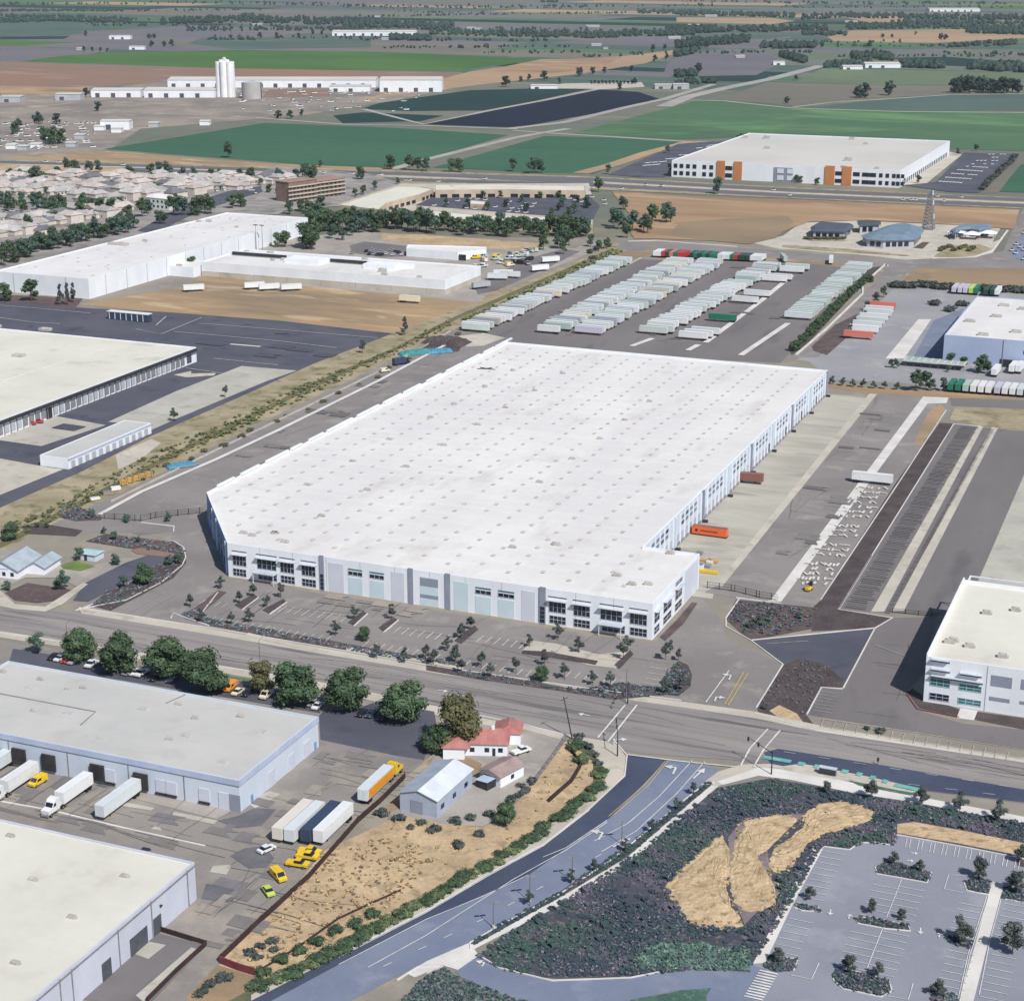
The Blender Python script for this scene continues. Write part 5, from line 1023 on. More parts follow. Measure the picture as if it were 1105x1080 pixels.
# mid white building with parapet step
t, o = shed('factory', 'wide white flat-roofed factory facing the bare tan lot', -604, -433.5, 946, 1000, 9.0, WALLW, ROOFW, 9, 'factory', par=.6, size=1.5)
MB().box(-604, -433.5, 945.75, 945.996, .05, 3.2).build('wall_base', CONT, t, o); MB().box(-433.496, -433.2, 946, 1000, .05, 3.2).build('wall_base', CONT, t, o)
pr = MB().box(-604, -470, 978, 979.5, 8.41, 11.2); pr.box(-555, -530, 966, 978, 8.41, 11); pr.box(-500, -478, 968, 978, 8.41, 11); pr.build('roof_block', WALLW, t, o)
MB().box(-600, -560, 977.2, 977.99, 9, 10.9).build('roof_recess', DARK, t, o); MB().box(-528, -502, 977.2, 977.99, 9, 10.9).build('roof_recess', DARK, t, o)
for u in range(-590, -440, 24): MB().box(u, u + .2, 945.7, 945.748, .1, 3.1).build('panel_joint', GREY, t, o)
shed('warehouse_annex', 'white annex with a step roof on the left end of the factory', -624, -605, 938, 962, 6.5, WALLW, ROOFW, 2, 'building', seed=4)
# far warehouse with orange panels
t, o = shed('distribution_centre', 'far white distribution centre with orange entrance panels beyond the highway', -480, -272, 1548, 1818, 15.0, WALLW, ROOFF, 8, par=.8, size=2.2)
def zf(x, s='Z6'): return onv(*q(s, x, 235), 1548)[0]
for s, x0, x1 in (('Z6', 737, 775), ('Z6', 815, 853), ('Z7', 193, 237), ('Z7', 273, 315)): MB().box(zf(x0, s), zf(x1, s), 1547.2, 1547.996, .1, 16.5).build('accent_panel', ORNG, t, o)
for x in [520, 548, 575, 605, 635, 680, 712, 785, 800]:
    for z in (2, 8.5): MB().box(zf(x) - 1.7, zf(x) + 1.7, 1547.7, 1547.996, z, z + 3.6).build('window', GLAS, t, o)
for x in (248, 262, 330, 345, 372, 388, 405, 420, 450, 480, 510, 530, 550):
    for z in (2, 8.5): MB().box(zf(x, 'Z7') - 1.5, zf(x, 'Z7') + 1.5, 1547.7, 1547.996, z, z + 3.4).build('window', GLAS, t, o)
for x0, x1 in ((1000, 1085),): MB().box(zf(x0), zf(x1), 1547.5, 1547.996, .1, 13).build('wall_panel', PANG, t, o); [MB().box(zf(x0) + 3 + i * 9, zf(x0) + 9 + i * 9, 1547.2, 1547.497, z, z + 4).build('window', PANW, t, o) for i in range(2) for z in (2, 8)]
for i in range(24): MB().box(-271.996, -271.6, 1560 + i * 10.4, 1564 + i * 10.4, 1, 5).build('dock_door', DOORD, t, o)
# right warehouse: the blue of its shaded walls is painted into their colour
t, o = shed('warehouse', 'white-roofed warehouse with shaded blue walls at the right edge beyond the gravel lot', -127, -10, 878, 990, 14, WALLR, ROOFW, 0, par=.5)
for p in ((545, 478), (720, 235), (655, 325), (820, 455), (880, 265), (435, 365)):
    c = q('N', 990 + p[0] / 7.713, 300 + p[1] / 7.713); u, v = at(*c, 13.5); hvac(MB(), u, v, 13.5, 5, 3.2, 1.3).build('rooftop_unit', UNIT, t, o)
for u in (-98, -70): MB().box(u, u + .3, 877.7, 877.996, .1, 13.8).build('panel_joint', PANG, t, o)
for u in (-88, -82): MB().box(u, u + 3, 877.8, 877.996, 7.5, 9.2).build('window', GLAS, t, o)
MB().box(-99, -92, 877.75, 877.996, .1, 4).build('dock_door', DARK, t, o)
for i in range(10): MB().box(-127.25, -127.004, 886 + i * 10, 890 + i * 10, 1, 5).build('dock_door', PANG, t, o)
# shopping arcade (three long roofs), apartments, white rear building
def polybuild(name, label, s, pts, h, wm, rm, cat, nu=3, par=.5):
    c = gp(s, pts, h); o = (sum(x for x, y in c) / len(c), sum(y for x, y in c) / len(c), 0)
    t = thing(name, o, label, cat); shell(t, c, h, wm, rm, .5, par, org=o)
    r = random.Random(len(pts) + int(h * 7))
    for _ in range(nu):
        k = r.random(); i = r.randrange(len(c)); m = ((c[i][0] * .45 + o[0] * .55) + 0, (c[i][1] * .45 + o[1] * .55)); hvac(MB(), *m, h - par, 5, 3.4, 1.6).build('rooftop_unit', UNIT, t, o) if len(pts) < 6 else None
    return t, o, c
SHOPW = M('shop_wall', S(206, 190, 170), S(190, 174, 156), s=.1, fv=.08)
for lb, pts in (('angled cream-roofed shop wing at the left end of the arcade', [(216, 296), (330, 258), (424, 230), (500, 232), (545, 240), (500, 258), (380, 290), (352, 312)]),
                ('long thin cream shop roof along the far side of the tree-dotted lot', [(552, 226), (800, 224), (1078, 230), (1078, 246), (800, 242), (552, 244)]),
                ('long cream shop roof along the near side of the tree-dotted lot', [(392, 314), (520, 314), (720, 332), (900, 336), (1105, 348), (1105, 364), (900, 354), (700, 350), (500, 332), (380, 328)])):
    t, o, c = polybuild('shop_building', lb, 'Z5', pts, 7, SHOPW, ROOFC, 'shop')
    cc = ccw(c)
    for i in range(len(cc)):
        a, b = Vector(cc[i]), Vector(cc[(i + 1) % len(cc)]); dd = (b - a); L = dd.length; dd.normalize(); n2 = Vector((dd.y, -dd.x)); s_ = 4
        while s_ + 6 < L:
            p, r = a + dd * s_, a + dd * (s_ + 6); MB().prism([tuple(p + n2 * .01), tuple(r + n2 * .01), tuple(r + n2 * .3), tuple(p + n2 * .3)], .8, 3.4).build('shop_window', GLAS, t, o); s_ += 10
t, o, c = polybuild('shop_kiosk', 'small white roofed kiosk among the trees of the arcade lot', 'Z5', [(676, 280), (728, 284), (726, 296), (674, 292)], 4.5, SHOPW, ROOFW, 'shop', 0)
MB().box(c[0][0] - o[0] + 1, c[0][0] - o[0] + 4, c[3][1] - o[1] - .3, c[3][1] - o[1] - .02, .5, 2.8).build('shopfront', GLAS, t)
A, B = g('Z5', 40, 290), g('Z5', 240, 262); bl = hypot(B[0] - A[0], B[1] - A[1]); bz = atan2(B[1] - A[1], B[0] - A[0])
t = thing('apartment_block', (A[0], A[1], 0), 'brown brick apartment block with rows of balconies beside the highway', 'apartments', rz=bz)
MB().box(0, bl * .48, 0, 16, 0, 16.5).build('wall', BRICK, t); MB().box(bl * .482, bl, 1.5, 18, 0, 14).build('wing', BRICK, t)
MB().box(-.5, bl * .48, -.5, 16.5, 16.503, 17).build('roof', REDR if False else M('roof_clay', S(168, 140, 128), S(152, 128, 118), s=.1, fv=.1), t); MB().box(bl * .482, bl + .5, 1, 18.5, 14.003, 14.5).build('roof', M('roof_clay', S(168, 140, 128)), t)
for f in range(4):
    MB().box(-1.2, bl * .48 - .3, -1.3, -.004, f * 3.3 + 2.6, f * 3.3 + 3.4).build('balcony', CONT, t)
    for i in range(7): MB().box(1 + i * bl * .064, 2.8 + i * bl * .064, -.08, -.004, f * 3.3 + .7, f * 3.3 + 2.4).build('window', GLAS, t)
    if f < 4:
        MB().box(bl * .49, bl - .5, .2, 1.496, f * 3.3 + 2.6, f * 3.3 + 3.4).build('balcony', CONT, t)
        for i in range(6): MB().box(bl * .5 + 1 + i * bl * .075, bl * .5 + 3 + i * bl * .075, 1.42, 1.497, f * 3.3 + .7, f * 3.3 + 2.4).build('window', GLAS, t)
        for i in range(4): MB().box(bl + .004, bl + .08, 3 + i * 4, 5 + i * 4, f * 3.3 + .7, f * 3.3 + 2.4).build('window', GLAS, t)
t, o, c = polybuild('service_building', 'low white service building behind the factory', 'Z5', [(455, 436), (620, 440), (732, 444), (730, 452), (630, 462), (450, 448)], 5.5, WALLW, ROOFW, 'building', 0)
MB().box(c[4][0] - o[0] + 1, c[4][0] - o[0] + 6, c[4][1] - o[1] - .2, c[4][1] - o[1] + .3, .2, 4).build('roller_door', DARK, t)
# civic buildings
def civic(label, s, pts, h, rm, rise, cat='building', eave=1.5):
    c = ccw(gp(s, pts, h)); o = (sum(x for x, y in c) / len(c), sum(y for x, y in c) / len(c), 0); t = thing('civic_building', o, label, cat)
    MB().prism(inset(c, eave), 0.05, h - .1).build('wall', WALLG, t, o)
    r = MB(); i = inset(c, 9) if rise > 2 else inset(c, 3); r.frustum(c, h, i, h + rise); r.build('roof', rm, t, o)
    w = MB(); k = inset(c, eave - .12)
    for a in range(len(k)):
        p, b = Vector(k[a]), Vector(k[(a + 1) % len(k)]); dd = (b - p).normalized(); L = (b - p).length; n2 = Vector((-dd.y, dd.x)); s_ = 2
        while s_ + 3.5 < L: w.prism([tuple(p + dd * s_), tuple(p + dd * (s_ + 3.2)), tuple(p + dd * (s_ + 3.2) + n2 * .1), tuple(p + dd * s_ + n2 * .1)], .9, h - 1.2); s_ += 4.5
    w.build('window', GLAS, t, o); return t
civic('broad civic hall with a faceted blue-grey metal roof below the lattice tower', 'Z7', [(355, 530), (480, 482), (570, 475), (640, 492), (645, 510), (610, 548), (460, 552), (380, 545)], 5.5, METB, 2.6)
civic('low dark-roofed hall on the left of the pale plaza', 'Z7', [(125, 490), (160, 470), (320, 478), (325, 490), (290, 512), (130, 508)], 5, M('roof_slate', S(88, 98, 112), S(78, 88, 102), s=.1, fv=.08), 1.4)
civic('small blue-grey roofed block behind the civic hall', 'Z7', [(338, 462), (450, 464), (448, 480), (345, 482)], 6, M('roof_slate', S(88, 98, 112)), .8)
civic('blue-roofed corner hall on the right of the pale plaza', 'Z7', [(768, 502), (815, 480), (950, 478), (962, 498), (900, 504), (860, 498), (820, 502), (790, 516)], 5.5, METB, 1.2)
MB_ = MB(); A = g('Z7', 865, 545)
t = thing('white_canopy', (A[0], A[1], .1), 'cluster of white canopies beside the blue-roofed corner hall', 'canopy')
for i, (dx, dy) in enumerate(((-12, 6), (0, 0), (10, 10), (2, 20))):
    MB().frustum([(dx - 6, dy - 5), (dx + 6, dy - 5), (dx + 6, dy + 5), (dx - 6, dy + 5)], 3.6, [(dx - 1, dy - 1), (dx + 1, dy - 1), (dx + 1, dy + 1), (dx - 1, dy + 1)], 5.6).build('canopy', WALLW, t)
    p = MB()
    for sx in (-5, 5):
        for sy in (-4, 4): p.tube((dx + sx, dy + sy, 0), (dx + sx, dy + sy, 3.6), .2, .2, 6)
    p.build('post', POLE, t)
# lattice tower
A = g('Z7', 665, 500); top = onv(*q('Z7', 686, 322), A[1])[1]
t = thing('lattice_tower', (A[0], A[1], 0), 'tall grey steel lattice tower standing before the highway', 'tower')
lg = MB(); br = MB(); n = 11; hb = 4.2
def tw(z): return hb * (1 - .72 * z / top)
for sx, sy in ((-1, -1), (1, -1), (1, 1), (-1, 1)): lg.tube((sx * hb, sy * hb, 0), (sx * tw(top), sy * tw(top), top), .42, .28, 6)
cs = [(-1, -1), (1, -1), (1, 1), (-1, 1)]
for i in range(n):
    z0, z1 = top * i / n, top * (i + 1) / n
    for k in range(4):
        a, b = cs[k], cs[(k + 1) % 4]; br.tube((a[0] * tw(z0), a[1] * tw(z0), z0), (b[0] * tw(z1), b[1] * tw(z1), z1), .2, .2, 5); br.tube((b[0] * tw(z0), b[1] * tw(z0), z0), (a[0] * tw(z1), a[1] * tw(z1), z1), .2, .2, 5); br.tube((a[0] * tw(z1), a[1] * tw(z1), z1), (b[0] * tw(z1), b[1] * tw(z1), z1), .2, .2, 5)
lg.build('leg', GREY, t); br.build('bracing', GREY, t)
an = MB()
for k, z in enumerate((.35, .7, .95)): an.tube((tw(top * z) + .4, -.8, top * z - 1.6), (tw(top * z) + .4, -.8, top * z + 1.6), .7, .7, 8); an.tube((-tw(top * z) - .4, .8, top * z - 1.4), (-tw(top * z) - .4, .8, top * z + 1.4), .6, .6, 8)
an.build('antenna', FRAM, t)
# grain plant, far
SILO = M('silo_white', S(246, 247, 250), S(236, 238, 243), s=.1, fv=.03)
A = g('Z1', 673, 290); R0 = HC / abs(ray(*q('Z1', 673, 290))[2]); px = R0 / F
sh = onv(*q('Z1', 673, 185), A[1])[1]
t = thing('silo_tower', (A[0], A[1], 0), 'tall white silo tower of clustered cylinders above the far plant', 'silo')
w = 56 / 2.7625 * px
for i, (dx, dy) in enumerate(((-.33, 0), (0, -.1), (.33, 0), (-.2, .3), (.2, .3))): MB().tube((dx * w, dy * w, 0), (dx * w, dy * w, sh), w * .2, w * .2, 20).build('silo_cylinder', SILO, t)
MB().box(-w * .25, w * .2, -w * .1, w * .2, sh, sh * 1.06).build('head_house', SILO, t); MB().side([(-w * .1, sh * 1.061), (w * .12, sh * 1.061), (0.0, sh * 1.13)], -w * .1, w * .1).build('gable_roof', PPAL, t)
MB().tube((w * .5, -w * .1, 0), (w * .5, -w * .1, sh * .9), 1.0, 1.0, 8).build('riser_pipe', SILO, t)
A = g('Z1', 752, 294); th_ = onv(*q('Z1', 752, 246), A[1])[1]; r0 = 30 / 2.7625 * px
t = thing('storage_tank', (A[0], A[1], 0), 'squat grey round tank beside the white silo tower', 'tank')
MB().tube((0, 0, 0), (0, 0, th_), r0, r0, 32).build('tank_shell', TANKM, t)
MB().tube((0, 0, th_), (0, 0, th_ * 1.08), r0 * 1.01, r0 * .2, 32).build('tank_roof', M('tank_roof', S(190, 190, 194), fv=.05), t)
MB().tube((r0 + .6, 0, 0), (r0 + .6, 0, th_), .6, .6, 6).build('ladder', DARK, t)
def farshed(label, s, x0, x1, yb, yt, depth, wm=WALLW, rm=ROOFF, rz=0.0, cat='building', name='plant_building', door=True):
    A, B = g(s, x0, yb), g(s, x1, yb); L = hypot(B[0] - A[0], B[1] - A[1]); z = atan2(B[1] - A[1], B[0] - A[0])
    rng_ = HC / abs(ray(*q(s, x0, yb))[2]); h = max(4, (yb - yt) / ZO[s][2] * rng_ / F)
    t = thing(name, (A[0], A[1], 0), label, cat, rz=z)
    MB().box(0, L, 0, depth, 0, h).build('wall', wm, t); MB().frustum([(-.6, -.6), (L + .6, -.6), (L + .6, depth + .6), (-.6, depth + .6)], h + .01, [(0, depth * .5 - .5), (L, depth * .5 - .5), (L, depth * .5 + .5), (0, depth * .5 + .5)], h + max(1.2, depth * .05)).build('roof', rm, t)
    if door:
        for k in range(max(1, int(L / 22))): MB().box(6 + k * 22, 12 + k * 22, -.2, -.01, .2, min(h * .6, 6)).build('roller_door', DOORD, t)
    return t
farshed('long white plant shed at the far left, first from the tree clump', 'Z1', 272, 420, 291, 270, 40)
farshed('white plant shed with a small lean-to left of the silo tower', 'Z1', 430, 640, 292, 270, 50)
farshed('very long pale shed stretching right behind the silo tower', 'Z1', 500, 1120, 262, 240, 60)
farshed('white gabled end shed at the right end of the plant', 'Z2', 110, 295, 275, 240, 60)
farshed('low white shed at the right of the silo plant yard', 'Z2', -40, 80, 275, 258, 30)
farshed('small grey shed left of the plant yard', 'Z1', 165, 240, 300, 282, 25, WALLG)
farshed('grey barn at the far left edge of the soil yard', 'Z1', 0, 60, 306, 290, 30, WALLG, ROOFG)
farshed('two-part white workshop on the near side of the soil yard', 'Z1', 300, 385, 388, 362, 22)
farshed('tiny white farm shed alone in the far grey field', 'Z1', 325, 388, 118, 108, 25)
farshed('small white farm shed among the far dark trees', 'Z1', 385, 430, 149, 140, 18)
farshed('long white glasshouse in the far tree belt', 'Z1', 990, 1240, 108, 96, 60)
farshed('white farm shed beside the bend of the far pale road', 'Z3', 530, 592, 222, 212, 30)
farshed('wide white packing shed among the far farm trees', 'Z3', 600, 712, 217, 204, 40)
farshed('pale farm shed where the far road leaves the grey field', 'Z3', 308, 345, 208, 198, 20)
farshed('long white shed near the skyline on the right', 'Z3', 805, 965, 38, 30, 60)
farshed('small pale house beside the far road junction', 'Z3', -10, 40, 285, 270, 25, WALLG, ROOFG)
farshed('white shed beside the dark pond corner', 'Z2', 560, 640, 266, 256, 18)
farshed('grey shed at the right end of the dark pond', 'Z2', 930, 990, 266, 254, 20, WALLG, ROOFG)
for i, (x, y) in enumerate(((20, 95), (60, 100), (105, 92), (150, 78), (390, 38), (260, 60), (330, 30), (230, 88), (410, 25), (520, 18), (700, 12))):
    farshed(['low grey shed at the left edge of the soil yard', 'second grey shed of the soil yard row', 'pale hut beside the soil yard shed row', 'shed next to the paired dark trees', 'white workshop at the soil yard fence', 'hut with a turquoise side near the field corner', 'pale shed behind the soil yard trucks', 'grey hut near the tan highway verge', 'small pale hut by the field road', 'grey hut on the field edge', 'tiny pale hut beside the white line road'][i], 'Z4', x, x + 34, y + 6, y - 8, 14, WALLG if i % 2 else WALLW, ROOFG if i % 2 else ROOFF, name='yard_hut', cat='hut', door=False)
# ---------------------------------------------------------------- small buildings, lower left
# barn with two-tone metal roof
A, B, C = g('X5', 662, 600), g('X5', 800, 632), g('X5', 915, 510)
z = atan2(B[1] - A[1], B[0] - A[0]); w = hypot(B[0] - A[0], B[1] - A[1]); dp = hypot(C[0] - B[0], C[1] - B[1])
t = thing('metal_barn', (A[0], A[1], .1), 'blue-grey metal barn with a half white gable roof behind the dry field', 'barn', rz=z)
h = 4.6; MB().side([(0, 0), (w, 0), (w, h), (w / 2, h + 1.6), (0, h)], 0, dp).build('wall', WALLS, t)
MB().side([(-.4, h - .1), (-.4, h + .05), (w / 2, h + 1.75), (w / 2, h + 1.6)][::-1], -.4, dp + .4).build('roof', M('roof_barn_grey', S(172, 182, 196), S(158, 168, 184), s=.2, rows=(1.0, 0, .05, 0), fv=.05), t)
MB().side([(w / 2 + .01, h + 1.6), (w / 2 + .01, h + 1.75), (w + .4, h + .05), (w + .4, h - .1)][::-1], -.4, dp + .4).build('roof', METR, t)
MB().box(w * .3, w * .62, -.12, -.004, .05, 3.4).build('roller_door', PANG, t)
for i in range(3): MB().box(w + .004, w + .1, 2 + i * dp / 3, 3.6 + i * dp / 3, 1.4, 2.6).build('window', GLAS, t)
# red-roofed house
A, B = g('X5', 905, 398), g('X5', 1062, 402); z = atan2(B[1] - A[1], B[0] - A[0]); w = hypot(B[0] - A[0], B[1] - A[1])
t = thing('house', (A[0], A[1], .1), 'white house with a bright red roof at the gravel corner', 'house', rz=z)
def groof(mb, x0, x1, y0, y1, h, rise, along='x', e=.5, hip=1.5):
    if along == 'x':
        m = (y0 + y1) / 2; mb.add([(x0 - e, y0 - e, h), (x1 + e, y0 - e, h), (x1 + e, y1 + e, h), (x0 - e, y1 + e, h), (x0 + hip, m, h + rise), (x1 - hip, m, h + rise)], [(0, 1, 5, 4), (2, 3, 4, 5), (1, 2, 5), (3, 0, 4), (0, 3, 2, 1)])
    else:
        m = (x0 + x1) / 2; mb.add([(x0 - e, y0 - e, h), (x1 + e, y0 - e, h), (x1 + e, y1 + e, h), (x0 - e, y1 + e, h), (m, y0 - e + hip, h + rise), (m, y1 + e - hip, h + rise)], [(0, 4, 5, 3), (1, 2, 5, 4), (0, 1, 4), (2, 3, 5), (0, 3, 2, 1)])
WH = MB().box(0, w, 0, 9, 0, 3.4); WH.box(-5.5, -.02, -2.5, 6, 0, 3.2); WH.box(w - 3.5, w + 3, 7, 14, 0, 3.2); WH.build('wall', STUC if False else WALLW, t)
rr = MB(); groof(rr, 0, w, 0, 9, 3.4, 2.4); groof(rr, -5.5, 1, -2.5, 6, 3.25, 1.9, 'y', hip=2.5); groof(rr, w - 3.5, w + 3, 7, 14, 3.25, 1.7, 'y'); rr.build('roof', REDR, t)
for x in (1.2, 5, 8.5): MB().box(x, x + 1.2, -.07, -.004, 1.1, 2.3).build('window', GLAS, t)
MB().box(7.0, 7.8, -.07, -.004, .1, 2.2).build('door', DARK, t); MB().box(w * .6, w * .6 + .8, 4, 4.8, 4.8, 6.4).build('chimney', WALLW, t)
MB().box(w + .003, w + .07, 2, 3.4, 1.1, 2.3).build('window', GLAS, t)
A, B = g('X5', 960, 490), g('X5', 1030, 512); z = atan2(B[1] - A[1], B[0] - A[0]) - .1; w = hypot(B[0] - A[0], B[1] - A[1]) + 1
t = thing('garage', (A[0], A[1], .1), 'small white garage with a brownish roof beside the metal barn', 'garage', rz=z)
MB().box(0, w, 0, 9, 0, 2.9).build('wall', WALLW, t); r = MB(); groof(r, 0, w, 0, 9, 2.92, 1.2, 'y', hip=0); r.build('roof', M('roof_taupe', S(168, 148, 146), S(150, 132, 132), s=.3, fv=.1), t); MB().box(w + .003, w + .06, 4, 5.2, .9, 2).build('window', GLAS, t); MB().box(w * .2, w * .7, -.06, -.004, .05, 2.3).build('door', DARK, t)
A = g('X5', 945, 515); t = thing('garden_shed', (A[0], A[1], .1), 'little lean-to shed with a pale blue roof before the garage', 'shed', rz=z)
MB().box(0, 3.6, 0, 3.4, 0, 1.9).build('wall', DARK, t); MB().side([(-.2, 1.95), (3.8, 2.3), (3.8, 2.42), (-.2, 2.07)], -.2, 3.6).build('roof', M('roof_paleblue', S(190, 210, 226), S(178, 198, 216), s=.3, fv=.05), t)
# left white-blue house
A = g('Y2', 0, 640); B = g('Y2', 75, 612)
t = thing('house', (A[0], A[1], .1), 'white gabled house with a pale grey roof at the left edge', 'house', rz=rad(8))
MB().side([(0, 0), (6.5, 0), (6.5, 3.2), (1.5, 5.8), (-3.5, 3.2), (-3.5, 0)], 0, 15).build('wall', WALLW, t)
GR = M('roof_cool_grey', S(172, 184, 194), S(156, 168, 180), s=.3, fv=.06)
MB().side([(1.5, 5.83), (7.2, 2.95), (7.2, 3.15), (1.5, 6.05)], -.7, 15.7).build('roof', GR, t); MB().side([(-4.2, 2.95), (1.49, 5.83), (1.49, 6.05), (-4.2, 3.15)], -.7, 15.7).build('roof', GR, t)
MB().side([(6.6, 0), (13, 0), (13, 2.6), (9.8, 4.2), (6.6, 2.6)], 6, 17).build('wing_wall', WALLW, t); MB().side([(9.8, 4.23), (13.6, 2.4), (13.6, 2.6), (9.8, 4.43)], 5.5, 17.5).build('roof', GR, t); MB().side([(6.0, 2.4), (9.79, 4.23), (9.79, 4.43), (6.0, 2.6)], 5.5, 17.5).build('roof', GR, t)
for x in (-2, 1, 4): MB().box(x, x + 1.2, -.06, -.004, .9, 2.2).build('window', GLAS, t)
MB().box(-.2, 3.2, -.05, -.004, 3.1, 3.35).build('trim', WALLBL, t)
A = g('Y2', 345, 572); t = thing('garden_shed', (A[0], A[1], .1), 'pale teal backyard shed beside the small lawn at left', 'shed')
MB().box(-2.5, 3.5, 0, 5, 0, 2.4).build('wall', WALLB, t); r = MB(); groof(r, -2.5, 3.5, 0, 5, 2.42, .8, hip=0); r.build('roof', M('roof_teal', S(176, 204, 204), S(164, 192, 194), s=.3, fv=.05), t); MB().box(-1.0, .2, -.05, -.004, .05, 2).build('door', DARK, t)
# ---------------------------------------------------------------- suburb
rh = random.Random(21)
c0 = []
rows_ = [(205, 12, 1030, 216), (225, -10, 1010, 222), (246, -20, 860, 240), (262, -10, 700, 258), (284, -30, 620, 276), (325, 60, 440, 318), (352, -30, 380, 340), (385, -40, 280, 360), (410, -40, 160, 395)]
nh = 0
for r_, (y0, x0, x1, y1) in enumerate(rows_):
    x = x0; k = 0; step = 26 if r_ < 3 else (32 if r_ < 5 else 40)
    while x < x1:
        y = y0 + (y1 - y0) * (x - x0) / (x1 - x0) + rh.uniform(-4, 4); px_, py_ = q('Z4', x, y)
        skip = (270 < y < 335 and x < 235) or (x > 430 and y > 285 and r_ > 4) or rh.random() < .06
        if not skip:
            k += 1; nh += 1; u, v = at(px_, py_)
            HOUSES[rh.randrange(3)].put((u, v, .6), rad(-12) + rh.choice((0, pi / 2, pi, -pi / 2)) + rh.uniform(-.1, .1), rh.uniform(.95, 1.2),
                'suburban house, %s from the left in the %s row below the highway' % (nth(k), nth(r_ + 1)), 'house', 'houses of the suburb', {'roof': rh.choice([SHING, SHING, SHING, SHINGP, SHIND])})
        x += step * rh.uniform(.85, 1.2)
print('houses', nh)
A = g('Z4', 555, 315); t = thing('apartment_block', (A[0], A[1], .5), 'pale green-white two-storey block among the suburb houses', 'building', rz=rad(-10)); MB().box(-12, 12, 0, 14, 0, 9).build('wall', PPAL, t); r = MB(); groof(r, -12, 12, 0, 14, 9.02, 2.5); r.build('roof', ROOFW, t)
for i in range(5):
    for z_ in (1.5, 5.5): MB().box(-10 + i * 4.5, -8 + i * 4.5, -.1, -.004, z_, z_ + 1.8).build('window', GLAS, t)
# ---------------------------------------------------------------- dry mounds of the swale
def wob(c, step, amp, seed):
    r = random.Random(seed); out = []
    for i, p in enumerate(c):
        b = c[(i + 1) % len(c)]; L = hypot(b[0] - p[0], b[1] - p[1]); n = max(1, int(L / step))
        for k in range(n): out.append((p[0] + (b[0] - p[0]) * k / n + r.uniform(-amp, amp), p[1] + (b[1] - p[1]) * k / n + r.uniform(-amp, amp)))
    return out
def mound(label, s, pts, h, mat=HAY):
    c = ccw(gp(s, pts)); o = (sum(x for x, y in c) / len(c), sum(y for x, y in c) / len(c), .1); c = wob(c, 1.1, .38, len(pts)); n = len(c)
    vs = []; ks = (1, .93, .86, .78, .7, .6, .5, .38, .26, .14)
    for j, k in enumerate(ks):
        for x, y in c: vs.append((o[0] + (x - o[0]) * k + RN.uniform(-.15, .15), o[1] + (y - o[1]) * k + RN.uniform(-.15, .15), .16 + .04 + (h * min(1, (1 - k) * 2.2) + RN.uniform(-.08, .08) + .08 * sin(j * 2.3)) * (j > 0)))
    fs = [(k * n + i, k * n + (i + 1) % n, (k + 1) * n + (i + 1) % n, (k + 1) * n + i) for k in range(len(ks) - 1) for i in range(n)] + [tuple(range((len(ks) - 1) * n, len(ks) * n))]
    return struct(MB().add(vs, fs).build('earth_mound', mat, None, o))
mound('', 'N', [(718, 956), (740, 932), (762, 914), (780, 901), (787, 915), (788, 935), (784, 955), (790, 980), (803, 1000), (790, 1004), (766, 1004), (745, 996), (728, 982)], .35)
mound('', 'N', [(797, 900), (806, 886), (830, 879), (852, 879), (860, 886), (840, 896), (820, 904), (812, 920), (812, 940), (822, 952), (838, 962), (836, 976), (822, 984), (804, 984), (792, 974), (786, 950), (790, 920)], .3)
mound('', 'N', [(864, 880), (884, 868), (905, 865), (930, 868), (943, 876), (940, 886), (915, 894), (886, 902), (866, 914), (854, 930), (850, 942), (836, 942), (828, 932), (836, 916), (856, 902), (868, 892)], .3)
# ---------------------------------------------------------------- the trailer yard
rt = random.Random(8)
TG = 'box trailers parked in the trailer yard'
def trow(name, near, far_, pitch, weights, gaps=.07, pr=None, rz=0.0, jit=1.5):
    A, B = g('N', *near), g('N', *far_); n = int(abs(B[1] - A[1]) / pitch); k = 0
    cs, ws = zip(*weights)
    for i in range(n + 1):
        if rt.random() < gaps: continue
        f = i / n; u = A[0] + (B[0] - A[0]) * f + rt.uniform(-jit, jit); v = A[1] + (B[1] - A[1]) * f
        k += 1; m = rt.choices(cs, ws)[0]; nm = PNAME[m.name]
        trailer((u, v), rz + rt.gauss(0, .014), m, '%s box trailer, %s from near end of the %s' % (nm, nth(k), name), TG, .22, TRAIL_S if rt.random() < .15 else pr)
PNAME = {'paint_white': 'white', 'paint_pale_green': 'pale greenish', 'paint_cool_white': 'cool white', 'paint_mint': 'mint green', 'paint_green': 'green', 'paint_dark_green': 'dark green', 'paint_red': 'red', 'paint_salmon': 'salmon', 'paint_lilac': 'pale lilac', 'paint_navy': 'navy', 'paint_silver': 'silver', 'paint_cream': 'cream', 'paint_orange': 'orange'}
WP = [(PPAL, 5), (PGRW, 4), (PWHI, 5), (PMIN, 1.2), (PPUR, 1), (PSIL, 1.6), (PCRE, .6)]
trow('leftmost yard row', (511, 358), (670, 284), 4.4, WP)
trow('second yard row', (594, 360), (734, 285), 4.4, WP, rz=pi)
trow('third yard row', (634, 361), (768, 286), 4.4, WP)
trow('fourth yard row', (707, 361), (830, 290), 4.6, WP + [(PWHI, 4)], gaps=.12, rz=pi)
trow('hedge-side yard row', (862, 345), (928, 290), 4.8, [(PPAL, 5), (PGRW, 3), (PMIN, 2.5), (PGRN, .6)], jit=.3)
